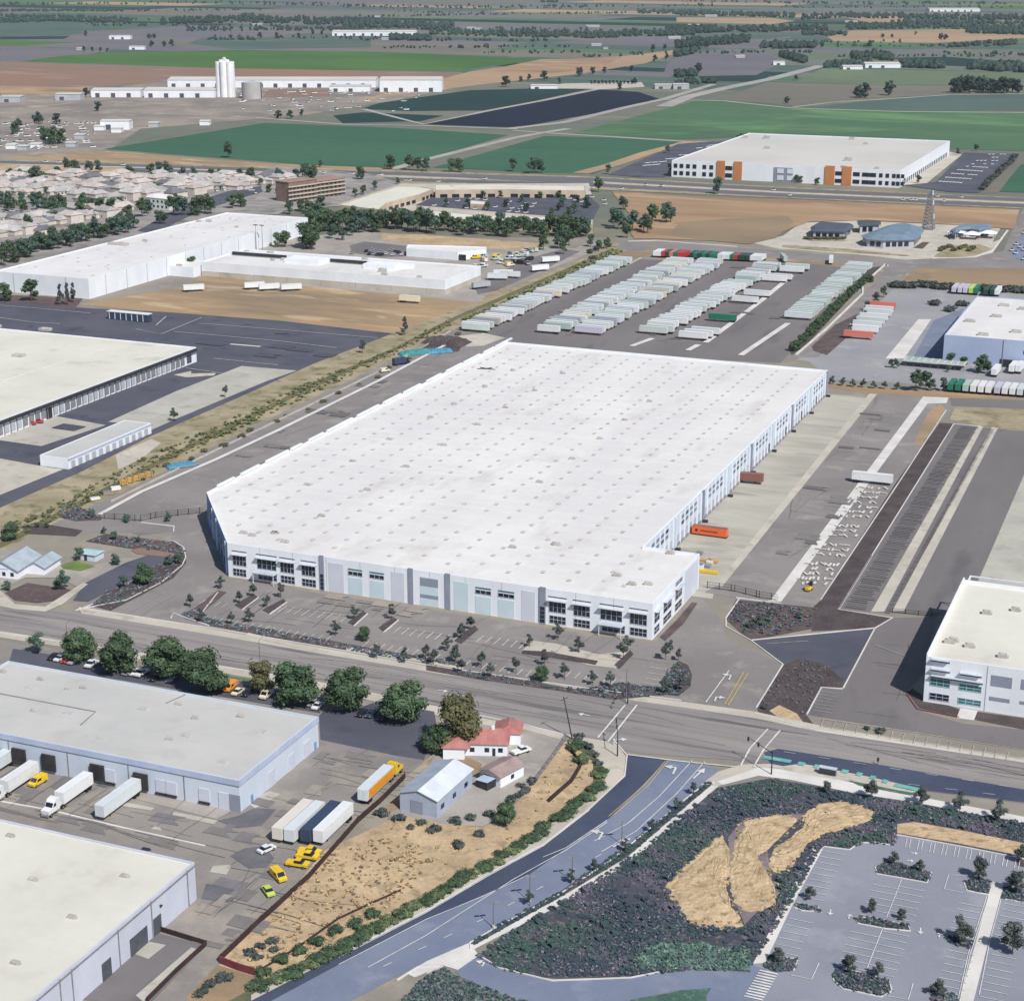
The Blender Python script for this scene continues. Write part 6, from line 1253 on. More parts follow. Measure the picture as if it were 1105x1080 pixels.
for i, (x, y, m) in enumerate(((705, 281, PWHI), (720, 275, PWHI), (740, 268, PGRW), (788, 230, PGRN), (852, 178, PWHI), (886, 160, PWHI), (935, 118, PWHI), (950, 113, PWHI), (985, 92, PWHI), (1000, 84, PGRW))):
    trailer(g('Y4', x, y), pi + rt.uniform(-.02, .02), m, '%s trailer on the pale yard strip, %s from its near end' % (PNAME[m.name], nth(i + 1)), TG, .22)
topc = [PWHI, PWHI, PRED, PDGR, PSAL, PGRN, PRED, PRED, None, PDGR, PGRN, PDGR, PGRN, PDGR, PGRN, None, PGRW, PWHI, PGRW, PGRN, PRED, PDGR, PDGR, PDGR, PWHI, PWHI, PWHI]
for i, m in enumerate(topc):
    if m is None: continue
    x = 604 + i * 11.4; trailer(g('Y4', x, 44 + i * .55), -pi / 2 + rt.uniform(-.03, .03), m, '%s trailer at the back of the yard, %s from the left' % (PNAME[m.name], nth(i + 1)), 'trailers along the back of the yard', .22, TRAIL_S)
trailer(g('Z7', 220, 655), -pi / 2 + .2, PWHI, 'lone white trailer by the top right corner of the yard', None, .22)
trailer(g('Y4', 962, 58), -pi / 2 + .4, PMIN, 'mint green trailer apart at the back of the yard', None, .22)
trailer(q('N', 0, 0) and at(941, 522), .02, PWHI, 'lone white trailer among pallet stacks on the pale strip', None, .22)
# orange container on the dock side
A = g('N', 766, 578); t = thing('shipping_container', (A[0], A[1], .2), 'burnt orange container with dark lettering at the warehouse docks', 'container', rz=rad(-1))
b = MB().box(-6.4, 6.4, -1.25, 1.25, .35, 3.1)
for i in range(24): b.box(-6.3 + i * .53, -6.05 + i * .53, -1.31, -1.252, .5, 2.95); b.box(-6.3 + i * .53, -6.05 + i * .53, 1.252, 1.31, .5, 2.95)
b.build('box', PORD, t); MB().box(-6.5, 6.5, -1.35, 1.35, 0, .347).build('base_frame', DARK, t); MB().box(-6.3, 6.3, -1.15, 1.15, 3.103, 3.2).build('roof', PBRN, t)
lt = MB(); lt.tube((-4.6, -1.32, 1.75), (-4.6, -1.34, 1.75), .55, .55, 14)
for i in range(9): lt.box(-3.2 + i * .72, -2.7 + i * .72, -1.335, -1.315, 1.5, 1.95 + .1 * (i % 2))
lt.build('lettering', DARK, t)
A = g('Y5', 795, 482); trailer((A[0], A[1]), rad(3), PBRN, 'brown flat trailer backed to the dock behind the orange container', None, .2, TRAIL_S)
# docked trailers and trucks of the front warehouse
SEMI_W = semi(PWHI, PWHI, 12.0); SEMI_Y = semi(PYEL, PGRW, 14.6); BT_Y = boxtruck(PYEL, PYEL)
def along(s, a, b):
    A, B = Vector(g(s, *a)), Vector(g(s, *b)); d = B - A; return (A + B) / 2, atan2(d.y, d.x), d.length
c, z, L = along('X3', (90, 165), (0, 200)); trailer((c.x - 2, c.y - 4), -pi / 2, PGRW, 'pale trailer docked at the left edge of the grey-roofed warehouse', None, .24)
c = Vector(g('X3', 160, 215)); SEMI_W.put((c.x - 1.4, 324 - 8.2, .24), -pi / 2, 1, 'white semi truck docked behind the small yellow van', 'truck')
c = Vector(g('X3', 355, 240)); SEMI_W.put((fx('X3', 385, 180, 324.5)[0] - .6, 324 - 8.2, .24), -pi / 2, 1, 'white semi truck docked between the yellow van and the silver trailer', 'truck')
trailer((fx('X3', 558, 200, 324.5)[0] - .5, 324 - 8.4, .24), -pi / 2, PGRW, 'silver-white trailer docked at the dark shelter right of the semi trucks', None, .24)
car('van', g('X3', 152, 245), -pi / 2 - .1, PYEL, 'small yellow van parked beside the docked white semi truck', None, .24)
for i, (a, b, m, n_) in enumerate((((205, 728), (335, 580), POFF, 'off-white'), ((250, 735), (385, 585), PGRW, 'cool white'), ((310, 735), (440, 582), PNAV, 'navy'), ((358, 738), (490, 590), PWHI, 'bright white'))):
    c = Vector(g('X5', *a)); trailer((c.x, c.y + 7.6), -pi / 2 + .01, m, '%s trailer, %s from the left of four beside the fence' % (n_, nth(i + 1)), 'four trailers beside the fence', .24, TRAILER)
A = Vector(g('X5', 500, 600)); B = Vector(g('X5', 655, 478)); t = SEMI_Y.put(((A.x + B.x) / 2 - .5, (A.y + B.y) / 2, .24), pi / 2, 1, 'semi truck with a yellow cab and orange-sided trailer along the fence', 'truck')
MB().box(-6.2, 7.1, -1.36, -1.33, 1.35, 3.75).build('side_panel', PORA, t)
for k, p, r, m, lb in (('pick', (365, 478), .1, PYEL, 'yellow pickup nearest the white trailers by the fence'), ('pick', (330, 505), .1, PYEL, 'yellow pickup between the van row and the two fence pickups'), ('pick', (372, 462), .1, PYEL, 'yellow pickup parked against the front of the navy trailer'),
                       ('van', (262, 548), -.6, PYEL, 'yellow van angled on the old yard before the fence'), ('car', (226, 600), -.7, PLIM, 'lime yellow car with dark windows nearest the viewer'), ('car', (220, 452), 1.2, PWHI, 'small white car in front of the four trailers')):
    car(k, g('X6', *p), r, m, lb, None, .26)
for x, y, k, m, lb in ((240, 268, 'car', PWHI, 'white car behind the grey-roofed warehouse beside the red one'), (268, 274, 'car', PRED, 'red car parked behind the grey-roofed warehouse'), (295, 280, 'car', PSIL, 'silver car right of the red one behind the warehouse'), (215, 262, 'car', PBLK, 'dark car left of the white one behind the warehouse'), (365, 292, 'pick', PWHI, 'white pickup between the two large street trees'),
                       (510, 322, 'car', PSIL, 'silver car at the end of the row beside the second street tree'), (538, 324, 'car', PWHI, 'white car, middle of three by the second street tree'), (565, 328, 'pick', PWHI, 'white pickup, last of three by the second street tree'), (615, 345, 'car', PBLK, 'black car in the shade of the third street tree'), (685, 352, 'car', PNAV, 'navy car in the shade between two large trees'), (915, 385, 'van', PORA, 'orange and yellow van behind the warehouse roof edge'), (945, 402, 'car', PCRE, 'cream car beside the orange van'), (1060, 415, 'van', PCRE, 'cream van behind the warehouse near the broad tree'), (985, 405, 'car', PBLK, 'dark car between the orange and cream vans')):
    car(k, g('X2', x, y), -pi / 2 + RN.uniform(-.1, .1), m, lb, 'cars parked behind the grey-roofed warehouse', .26)
for x, y, m, lb in ((355, 222, PWHI, 'white car on the dark drive beside the fifth street tree'), (340, 212, PSIL, 'silver car on the dark drive beside the warehouse corner'), (520, 248, PBLK, 'black car in the dark lot, left of three'), (555, 252, PNAV, 'navy car in the dark lot, middle of three'), (600, 262, PBLK, 'black car under the last street tree of the dark lot')):
    car('car', g('X5', x, y), -pi / 2, m, lb, 'cars on the dark drive', .26)
car('pick', g('X7', 325, 232), 1.0, PWHI, 'white pickup parked at the end of the red-roofed house', None, .26)
for x, y, m, lb in ((120, 585, PRED, 'dark red car at the docks of the left warehouse'), (150, 578, PRED, 'second red car beside it at the left docks')): car('pick', g('Y1', x, y), .5, m, lb, 'red cars at the left docks', .2)
# machines and goods on the west road
A = g('Y2', 720, 198); t = thing('covered_load', (A[0], A[1], .25), 'blue tarpaulin heap with pipes at the edge of the west road', 'tarp')
def heap(mb, L, w, h, seed, n=26):
    r = random.Random(seed); nx, ny = n, 8; vs = []
    for i in range(nx + 1):
        for j in range(ny + 1):
            x, y = i / nx * 2 - 1, j / ny * 2 - 1; e = max(0, 1 - x * x) ** .35 * max(0, 1 - y * y) ** .4
            vs.append((x * L / 2, y * w / 2, h * e * r.uniform(.65, 1.1)))
    fs = [(i * (ny + 1) + j, (i + 1) * (ny + 1) + j, (i + 1) * (ny + 1) + j + 1, i * (ny + 1) + j + 1) for i in range(nx) for j in range(ny)]
    return mb.add(vs, fs)
heap(MB(), 12, 5, 1.9, 1).build('tarpaulin', BLUET, t); pp_ = MB()
for i in range(3): pp_.tube((-5 + i, -2.6 + i * .3, .3), (6 + i, -2.2 + i * .3, .4), .18, .18, 6)
pp_.build('pipe', GREY, t); t.rotation_euler = (0, 0, rad(52))
A = g('Y3', 790, 132); t = thing('covered_load', (A[0], A[1], .25), 'large teal tarpaulin heap near the dark soil pile', 'tarp', rz=rad(50)); heap(MB(), 20, 7, 2.4, 2).build('tarpaulin', TEALT, t)
A = g('Y3', 865, 128); t = thing('covered_load', (A[0], A[1], .25), 'smaller blue tarpaulin heap right of the teal one', 'tarp', rz=rad(40)); heap(MB(), 14, 6, 2.2, 3).build('tarpaulin', BLUET, t)
A = g('Y3', 890, 95); tag(heap(MB(), 24, 14, 3.4, 4).build('soil_pile', MULCH, None, (0, 0, 0)), 'dark brown soil pile at the end of the west road', 'soil pile').location = (A[0], A[1], .1)
for i, (x, y) in enumerate(((490, 272), (515, 262), (540, 255), (565, 247), (590, 240))):
    A = g('Y2', x, y); t = thing('timber_stack', (A[0], A[1], .25), 'tan timber stack by the west road, %s from the near end' % nth(i + 1), 'timber', 'timber stacks by the west road', rad(52))
    m = MB()
    for k in range(4): m.box(-1.6, 1.6, -.9, .9, .15 + k * .5, .55 + k * .5)
    m.build('timber', WOOD, t); s_ = MB()
    for x_ in (-1, 1): s_.box(x_ - .06, x_ + .06, -.95, .95, 0, 2.15)
    s_.build('bearer', DARK, t)
for i, (x, y) in enumerate(((460, 292), (428, 308), (378, 330))):
    A = g('Y2', x, y); t = thing('pallet_load', (A[0], A[1], .25), ['white wrapped load near the timber stacks', 'grey mixed load between the white load and the kerb', 'low white load nearest the street end of the west road'][i], 'pallet', rz=rad(50))
    MB().box(-1.8, 1.8, -1, 1, .2, 1.4 - .3 * i).build('wrapped_load', PWHI if i != 1 else GREY, t); MB().box(-1.9, 1.9, -1.1, 1.1, 0, .197).build('pallet', WOOD, t)
A = g('Y3', 680, 195); car('van', A, rad(60), PCRE, 'cream van parked on the verge side of the west road', None, .25)
A = g('Y3', 735, 170); BT = boxtruck(PBLK, PNAV); BT.put((A[0], A[1], .25), rad(60), 1, 'dark truck with a pale cab roof before the teal tarpaulin', 'truck')
# pallet stacks on the pale strip
rp = random.Random(14)
def pal_mesh():
    m = MB(); n = rp.randint(4, 9)
    for k in range(n):
        dx, dy = rp.uniform(-.06, .06), rp.uniform(-.06, .06)
        for s_ in (-.5, 0, .5): m.box(-.6 + dx, .6 + dx, s_ - .06 + dy, s_ + .06 + dy, k * .16, k * .16 + .1)
        m.box(-.6 + dx, .6 + dx, -.56 + dy, .56 + dy, k * .16 + .102, k * .16 + .14)
    return m
PS = [Proto('pallet_stack', [('pallets', pal_mesh().mesh('pallets', CONW), [])]) for _ in range(6)]
k = 0
for row in range(21):
    f = row / 20; y = 352 + f * 312; xl = 556 - f * 202; xr = 660 - f * 196
    if row in (7, 11, 15): continue
    n = 9
    for c in range(n):
        if rp.random() < .28: continue
        A = g('Y8', xl + (xr - xl) * (c + .5) / n + rp.uniform(-2, 2), y + c * .6 + rp.uniform(-1.5, 1.5)); k += 1
        PS[k % 6].put((A[0], A[1], .26), rp.choice((0, 0, 0, .7, pi / 2)) + rp.uniform(-.12, .12), (.55, rp.uniform(1.7, 2.8), .2), 'narrow pale pallet stack in the %s cluttered line south of the lone white trailer' % nth(row + 1), 'pallet stack', 'pallet stacks on the pale strip')
print('pallets', k)
A = g('Y8', 402, 690); t = thing('fork_lift', (A[0], A[1], .26), 'small yellow forklift at the near end of the pallet stacks', 'forklift', rz=rad(70))
MB().box(-1.4, 1.1, -.6, .6, .35, 1.3).build('body', PYEL, t); f_ = MB()
for x_ in (-.7, .7):
    for y_ in (-.5, .5): f_.tube((x_, y_, 1.3), (x_, y_, 2.4), .06, .06, 6)
f_.box(-.8, .8, -.6, .6, 2.4, 2.48); f_.build('cage', DARK, t); m_ = MB().box(1.12, 1.25, -.5, .5, .2, 3.0); m_.box(1.25, 2.4, -.35, -.2, .2, .27); m_.box(1.25, 2.4, .2, .35, .2, .27); m_.build('mast', DARK, t)
for nm, me, sub in wheels([(.7, .5), (.7, -.5), (-.9, .5), (-.9, -.5)], .36, .25): w_ = bpy.data.objects.new('wheel', me); COL.objects.link(w_); w_.parent = t
# clutter by the office pavilion
for i, (x, y, lb) in enumerate(((75, 632, 'yellow barrier block on the dock apron beside the pavilion'), )):
    A = g('Y8', x, y); t = thing('barrier', (A[0], A[1], .25), lb, 'barrier'); MB().side([(-.6, 0), (.6, 0), (.2, .9), (-.2, .9)], -.0, .001 + 0).build('end_cap', PYEL, t); MB().box(-3.2, 3.2, -.5, .5, 0, .9).build('body', PYEL, t)
A = g('Y8', 40, 622); t = thing('dumpster', (A[0], A[1], .25), 'white bin enclosure next to the yellow barrier', 'dumpster'); MB().box(-1.7, 1.7, -1.2, 1.2, 0, 2.2).build('bin', PWHI, t); MB().box(-1.75, 1.75, -1.25, 1.25, 2.203, 2.35).build('lid', GREY, t)
for i, (x, y, m) in enumerate(((60, 592, WOOD), (78, 600, CONW), (95, 598, WOOD), (70, 612, GREY), (90, 588, CONT), (45, 570, GREY))):
    A = g('Y8', x, y); tag(MB().box(-1.1, 1.1, -.8, .8, 0, .5 + .2 * (i % 3)).build('crate', m, None, (0, 0, 0)), 'loose crate on the apron behind the pavilion, %s from the barrier' % nth(i + 1), 'crate', 'loose crates behind the pavilion').location = (A[0], A[1], .26)
# ---------------------------------------------------------------- right gravel lot trailers
for i, (x, y, m) in enumerate(((345, 365, PSAL), (370, 338, PWHI), (385, 318, PGRW), (400, 300, PPAL), (415, 282, PWHI), (432, 262, PGRW), (440, 248, PWHI), (455, 228, PSAL))):
    trailer(g('Z8', x, y), .02, m, '%s trailer on the gravel lot, %s from the near end' % (PNAME[m.name], nth(i + 1)), 'trailers on the gravel lot', .2)
for i, (x, m) in enumerate(((790, PPUR), (818, PPUR), (842, PPUR), (868, PLIM), (888, PGRN))):
    trailer(g('Z8', x, 150 + i * 1.5), pi / 2, m, ['pale lilac trailer, leftmost behind the gravel lot', 'pale lilac trailer, second behind the gravel lot', 'pale lilac trailer, third behind the gravel lot', 'lime trailer behind the gravel lot', 'green trailer next to the lime one'][i], 'trailers behind the gravel lot', .2)
for i, (x, m) in enumerate(((935, PDGR), (965, PDGR), (985, PWHI))): trailer(g('Z8', x, 162), pi / 2, m, ['dark green trailer in the shade behind the gravel lot', 'second dark green trailer there', 'white trailer at the right of the dark green pair'][i], 'dark trailers behind the gravel lot', .2)
for i, m in enumerate((PGRN, PGRN, PMIN, PWHI, PWHI, PWHI, PPUR, PWHI, PWHI, PGRW, PWHI, PWHI)):
    x = 775 + i * 34.5 + (6 if i > 5 else 0); trailer(g('Z8', x, 598 + i * 2.6), pi / 2 - .02, m, '%s trailer in the row below the blue warehouse, %s from the left' % (PNAME[m.name], nth(i + 1)), 'trailers below the blue warehouse', .2, TRAIL_S)
for i, (x, y) in enumerate(((975, 530), (1055, 515), (1085, 515))): trailer(g('Z8', x, y), pi / 2 - .05, PWHI, 'white trailer docked at the blue warehouse front, %s from the left' % nth(i + 1), 'trailers docked at the blue warehouse', .2, TRAIL_S)
A, B = g('Z8', 550, 490), g('Z8', 830, 515); L = B[0] - A[0]
t = thing('carport', (A[0], A[1], .1), 'long pale glazed carport before the blue warehouse', 'carport', rz=atan2(B[1] - A[1], B[0] - A[0]))
MB().box(0, L, 0, 9, 2.9, 3.15).build('roof', M('carport_roof', S(170, 190, 184), S(156, 176, 172), s=.2, fv=.06), t); fr = MB()
for i in range(10): fr.box(i * L / 9.2, i * L / 9.2 + .4, -.2, 9.2, 3.153, 3.3)
fr.box(-.3, L + .3, -.4, -.01, 2.8, 3.3); fr.build('frame', CONW, t); ps = MB()
for i in range(8): ps.tube((1 + i * L / 7.4, .6, 0), (1 + i * L / 7.4, .6, 2.9), .15, .15, 6)
ps.build('post', POLE, t)
# parked vans of the factory yard
for i, (s, x, y) in enumerate((('Z4', 680, 600), ('Z4', 893, 592), ('Z4', 945, 597), ('Z4', 1022, 598))):
    trailer(g(s, x, y), .7, PWHI, ['white trailer near the factory annex, leftmost on the tan lot', 'white trailer on the tan lot, second from the left', 'white trailer on the tan lot, third from the left', 'white trailer on the tan lot, rightmost'][i], 'trailers on the tan lot', .2, TRAIL_S)
t = trailer(g('Z5', 462, 640), .05, PCRE, 'cream flatbed trailer below the factory corner', None, .2, TRAIL_S)
for i, (x, y, m, r) in enumerate(((712, 590, PSIL, 1.0), (918, 530, PWHI, .9), (955, 500, PWHI, .8), (770, 560, PGRW, .3), (790, 548, PWHI, .4), (815, 553, PWHI, .1))):
    trailer(g('Z5', x, y), r, m, ['silver tank trailer on the road below the factory corner', 'white trailer driving up the service road', 'white trailer further up the service road', 'cool white trailer at the factory corner', 'white trailer behind the factory corner', 'white trailer at the kerb right of the factory'][i], 'trailers round the factory corner', .2, TRAIL_S)
rc = random.Random(31); k = 0
cc = [PWHI, PSIL, PSAL, PMIN, PCRE, PWHI, PYEL, PBLK]
for i in range(34):
    x, y = rc.uniform(690, 910), 0; y = 468 + (910 - x) * .12 + rc.uniform(-14, 36); m = rc.choice(cc); k += 1; A = g('Z5', x, y)
    o = CARS[rc.choice(('van', 'pick', 'van'))].put((A[0], A[1], .2), rc.uniform(0, 6), 1.25, '%s van or pickup in the crowded yard right of the factory' % m.name.split('_')[1], 'vehicle', 'vehicles crowding the factory side yard', {'body': m, 'roof': m})
for i in range(16):
    x = rc.uniform(250, 440); A = g('Z5', x, rc.uniform(455, 478)); m = rc.choice([PWHI, PSIL, PBLK, PNAV]); CARS['car'].put((A[0], A[1], .2), rc.choice((0, pi)) + pi / 2, 1.1, 'parked car on the dark pad behind the factory', 'car', 'cars behind the factory', {'body': m, 'roof': m})
# cars round the far distribution centre and the arcade lot
def lot(s, a, b, c, nu, nv, label, group, seed, fill=.8, rz=0.0):
    r = random.Random(seed); A, B, C = Vector(g(s, *a)), Vector(g(s, *b)), Vector(g(s, *c))
    for i in range(nu):
        for j in range(nv):
            if r.random() > fill: continue
            p = A + (B - A) * (i / max(1, nu - 1)) + (C - A) * (j / max(1, nv - 1)); m = r.choice([PWHI, PWHI, PSIL, PGRW, PBLK, PRED])
            TINY.put((p.x, p.y, .5), rz + pi / 2, 1.15, label, 'car', group, {'distant_car': m})
lot('Z6', (405, 212), (490, 205), (415, 200), 9, 2, 'tiny parked car in the nearest white cluster left of the distribution centre', 'cars left of the distribution centre', 1)
lot('Z6', (500, 182), (560, 178), (560, 165), 7, 2, 'tiny parked car in the middle cluster left of the distribution centre', 'cars left of the distribution centre, middle', 2)
lot('Z6', (650, 132), (780, 116), (700, 120), 10, 2, 'tiny parked car in the far cluster left of the distribution centre', 'cars left of the distribution centre, far', 3)
lot('Z7', (720, 285), (830, 292), (830, 215), 8, 5, 'tiny parked car in the white block right of the distribution centre', 'cars right of the distribution centre', 4, .85)
lot('Z7', (870, 205), (960, 205), (930, 160), 6, 4, 'tiny parked car in the far block right of the distribution centre', 'cars right of the distribution centre, far', 5, .7)
lot('Z5', (520, 300), (900, 330), (560, 270), 14, 4, 'parked car in the tree-dotted arcade lot', 'cars in the arcade lot', 6, .35)
lot('Z6', (10, 350), (200, 400), (60, 330), 8, 3, 'parked car at the right end of the arcade lot', 'cars in the arcade lot, right', 7, .5)
lot('Z7', (1050, 600), (1105, 640), (1105, 520), 4, 4, 'parked car on the blue-grey lot at the right edge', 'cars on the right edge lot', 9, .5)
# ---------------------------------------------------------------- fences, walls, poles
def fence(name, label, s, pts, h, mat, post=3.0, wall=False, cat='fence', z=.1, th=.12, rails=3):
    P = [Vector(p) for p in gp(s, pts)]; o = (P[0].x, P[0].y, 0); t = thing(name, o, label, cat)
    pn = MB(); po = MB(); made = 0
    for a, b in zip(P, P[1:]):
        d = (b - a); L = d.length; d.normalize()
        if wall: pn.ribbon([tuple(a), tuple(b)], th, z, 0, h)
        else:
            for r in range(rails): pn.ribbon([tuple(a), tuple(b)], .07, z + h * (.15 + .8 * r / max(1, rails - 1)), 0, .09)
            kk = 0
            while kk < L: p = a + d * kk; pn.box(p.x - .02, p.x + .02, p.y - .02, p.y + .02, z, z + h); kk += .55
        kk = 0
        while kk < L: p = a + d * kk; po.box(p.x - .1, p.x + .1, p.y - .1, p.y + .1, z - .1, z + h + .15); kk += post
    pn.build('panel', mat, t, o); po.build('posts', mat, t, o); return t
fence('boundary_wall', 'dark brown wall between the old yard and the dry field', 'X6', [(705, 195), (620, 280), (540, 350), (370, 545), (200, 700), (55, 838)], 1.5, FENC, 4, True, 'wall', .05, .2)
fence('boundary_wall', 'red brick wall stub at the near corner of the dry field', 'X6', [(55, 842), (120, 868), (178, 885)], 1.7, FENR, 3, True, 'wall', .05, .3)
fence('boundary_wall', 'thin dark strip standing for the hedge shadow along the dry field', 'X6', [(180, 880), (330, 790), (470, 690), (600, 630), (690, 590)], .5, FENC, 4, True, 'wall', .05, .25)  # not a real wall: low dark strip that paints the hedge's shadow line
fence('boundary_wall', 'dark wall wrapping the hedge near the street corner', 'X7', [(485, 205), (530, 280), (500, 330), (420, 400)], 1.3, FENC, 4, True, 'wall', .05, .25)
fence('ramp_wall', 'low dark wall round the loading ramp of the cream-roofed warehouse', 'X4', [(610, 525), (820, 590), (700, 700), (585, 815)], 1.1, FENC, 6, True, 'wall', .1, .35)
fence('metal_fence', 'thin grey fence along the gravel yard of the red-roofed house', 'X7', [(478, 190), (420, 270), (375, 330)], 1.6, GREY, 3)
fence('metal_fence', 'black gate fence across the truck court beside the pavilion', 'Y8', [(70, 680), (160, 692), (240, 712), (300, 722)], 2.2, DARK, 4)
fence('metal_fence', 'black gate fence across the west road by the corner wall', 'Y2', [(415, 405), (560, 415), (620, 402), (810, 382)], 2.2, DARK, 4)
fence('metal_fence', 'low dark fence across the drive behind the right office warehouse', 'X1', [(650, 195), (740, 205), (810, 212)], 1.4, DARK, 4)
fence('verge_wall', 'low pale wall between the weedy verge and the west road', 'N', [(120, 542), (230, 488), (330, 440), (420, 396), (486, 358)], .7, CONT, 8, True, 'wall', .05, .3)
def cobra(xy, h, rz, label):
    t = thing('street_lamp', (xy[0], xy[1], .15), label, 'street lamp', None, rz)
    MB().tube((0, 0, 0), (0, 0, h), .14, .08, 8).build('pole', POLE, t); MB().tube((0, 0, h - .1), (2.6, 0, h + .5), .06, .05, 6).build('arm', POLE, t); MB().box(2.4, 3.4, -.2, .2, h + .42, h + .6).build('lamp_head', GREY, t); MB().tube((0, 0, 0), (0, 0, .6), .22, .2, 8).build('base', CONT, t)
cobra(g('Y7', 745, 678), 9.5, -pi / 2 - .3, 'grey street lamp at the corner of the main drive')
cobra(q('N', 0, 0) and at(281, 728), 10.5, pi / 2, 'grey street lamp rising behind the fourth street tree')
cobra(g('X2', 272, 240), 9.5, pi / 2, 'dark street lamp beside the first large street tree')
def twin(xy, h, rz, label):
    t = thing('lot_lamp', (xy[0], xy[1], .15), label, 'lamp post', None, rz); MB().tube((0, 0, 0), (0, 0, h), .13, .08, 8).build('pole', POLE, t)
    for s in (-1, 1): MB().box(min(s * .1, s * 1.2), max(s * .1, s * 1.2), -.25, .25, h, h + .16).build('lamp_head', GREY, t)
    MB().tube((0, 0, 0), (0, 0, .7), .3, .28, 10).build('base', CONT, t)
for i, (x, y) in enumerate(((355, 740), (500, 672), (670, 545), (230, 830))): twin(g('X7', x, y), 6.0, .6, 'slim lamp post on the planted strip of the curved road, %s from the intersection' % nth([2, 1, 0, 3][i] + 1))
def signal(xy, rz, label, L=9):
    t = thing('traffic_signal', (xy[0], xy[1], .15), label, 'traffic light', None, rz)
    MB().tube((0, 0, 0), (0, 0, 6.6), .18, .12, 8).build('pole', DARK, t); MB().tube((0, 0, 5.9), (L, 0, 6.4), .1, .06, 6).build('arm', DARK, t)
    for k in (.55, .95):
        MB().box(L * k - .2, L * k + .2, -.17, .17, 5.4, 6.5).build('signal_head', DARK, t)
signal(g('X7', 655, 242), pi * .62, 'dark traffic signal on the pale corner pavement'); signal(g('X7', 690, 62), -pi * .45, 'dark traffic signal at the warehouse drive corner', 8)
signal(g('X8', 178, 190), pi * .8, 'dark traffic signal at the planted corner', 10)
A = g('X7', 500, 182); t = thing('utility_pole', (A[0], A[1], .1), 'leaning dark utility pole at the hedge corner', 'pole'); MB().tube((0, 0, 0), (-2.6, .2, 11.5), .2, .13, 8).build('pole', DARK, t); MB().tube((-2.9, -1.2, 10.9), (-1.9, 1.6, 10.9), .08, .08, 6).build('crossarm', DARK, t)
A = g('Z4', 906, 455); t = thing('light_mast', (A[0], A[1], 0), 'pair of tall lamp masts before the long bright warehouse', 'mast'); [MB().tube((x, 0, 0), (x, 0, 17), .2, .12, 6).build('pole', POLE, t) for x in (-1.5, 3.5)]; [MB().box(x - 1.4, x + 1.4, -.5, .5, 17.0, 17.5).build('lamp_head', DARK, t) for x in (-1.5, 3.5)]
A = g('X8', 568, 155); t = thing('road_sign', (A[0], A[1], .15), 'small dark sign post in the bus bay road', 'sign'); MB().tube((0, 0, 0), (0, 0, 1.6), .08, .08, 6).build('post', DARK, t); MB().box(-.3, .3, -.04, .04, 1.0, 2.0).build('panel', DARK, t)
A = g('X8', 385, 190); t = thing('bus_shelter', (A[0], A[1], .2), 'bus shelter with a pale roof beside the cycle lane', 'shelter', rz=-.02, sc=.75)
MB().box(-3, 3, -.9, .9, 2.4, 2.55).build('roof', FRAM, t); MB().box(-2.9, 2.9, -.85, -.8, .3, 2.2).build('back_panel', GLAS, t); b_ = MB()
for x in (-2.8, 2.8):
    for y in (-.7, .7): b_.tube((x, y, 0), (x, y, 2.4), .06, .06, 6)
b_.build('frame', DARK, t); MB().box(-2, 2, -.6, -.2, .4, .5).build('bench', GREY, t)
# ---------------------------------------------------------------- trees and shrubs
rg = random.Random(77)
def tree(protos, xy, sc, label, group=None, cat='tree', z=0.1):
    p = protos[rg.randrange(len(protos))]
    return p.put((xy[0], xy[1], z), rg.uniform(0, 6.28), (sc * rg.uniform(.95, 1.05), sc * rg.uniform(.95, 1.05), sc * rg.uniform(.92, 1.08)), label, cat, group)
# street trees: base point, size
for i, (x, y, sc) in enumerate(((320, 275, 1.05), (468, 325, 1.25), (672, 335, 1.36), (820, 395, 1.34))): tree(T_STREET, g('X2', x, y), sc, 'big round dark green street tree, %s from the left' % nth(i + 1), 'round street trees beside the grey-roofed warehouse')
for i, (x, y, sc) in enumerate(((275, 210, 1.34), (462, 232, 1.3), (672, 275, 1.26))): tree(T_STREET, g('X5', x, y), sc, 'big round dark green street tree, %s from the left' % nth(i + 5), 'round street trees beside the grey-roofed warehouse')
tree(T_BED, g('X2', 150, 240), 1.55, 'looser grey-green tree left of the round street trees'); tree(T_OLIVE, g('X2', 1040, 395), .78, 'olive tree between the fourth and fifth round street trees')
tree(T_OLIVE, g('X5', 880, 370), 1.3, 'large olive-brown tree behind the red-roofed house'); tree(T_STREET, g('X5', 800, 385), .75, 'dark tree at the left foot of the large olive tree'); tree(T_STREET, g('X5', 770, 380), .5, 'small dark tree left of the large olive tree')
tree(T_STREET, g('X5', 1055, 655), .55, 'dark round tree on the gravel slope below the garage')
# small trees of the front car park
pk = [('Y6', 140, 425), ('Y6', 215, 485), ('Y6', 270, 458), ('Y6', 325, 500), ('Y6', 380, 462), ('Y6', 183, 570), ('Y6', 255, 560), ('Y6', 65, 560), ('Y6', 20, 500), ('Y6', 672, 548), ('Y6', 598, 612), ('Y6', 820, 548), ('Y6', 955, 705), ('Y6', 1072, 720), ('Y6', 870, 720), ('Y6', 985, 730), ('Y6', 760, 704), ('Y6', 1095, 625), ('Y6', 1040, 672),
      ('Y7', 165, 415), ('Y7', 130, 445), ('Y7', 108, 535), ('Y7', 130, 575), ('Y7', 205, 555), ('Y7', 240, 592), ('Y7', 335, 575), ('Y7', 440, 548), ('Y7', 515, 598), ('Y7', 385, 478), ('Y7', 492, 452), ('Y7', 568, 500), ('Y7', 750, 492), ('Y7', 735, 525), ('Y7', 908, 502), ('Y7', 940, 528), ('Y7', 890, 525), ('Y7', 620, 620), ('Y7', 685, 630), ('Y7', 950, 640), ('Y7', 895, 655)]
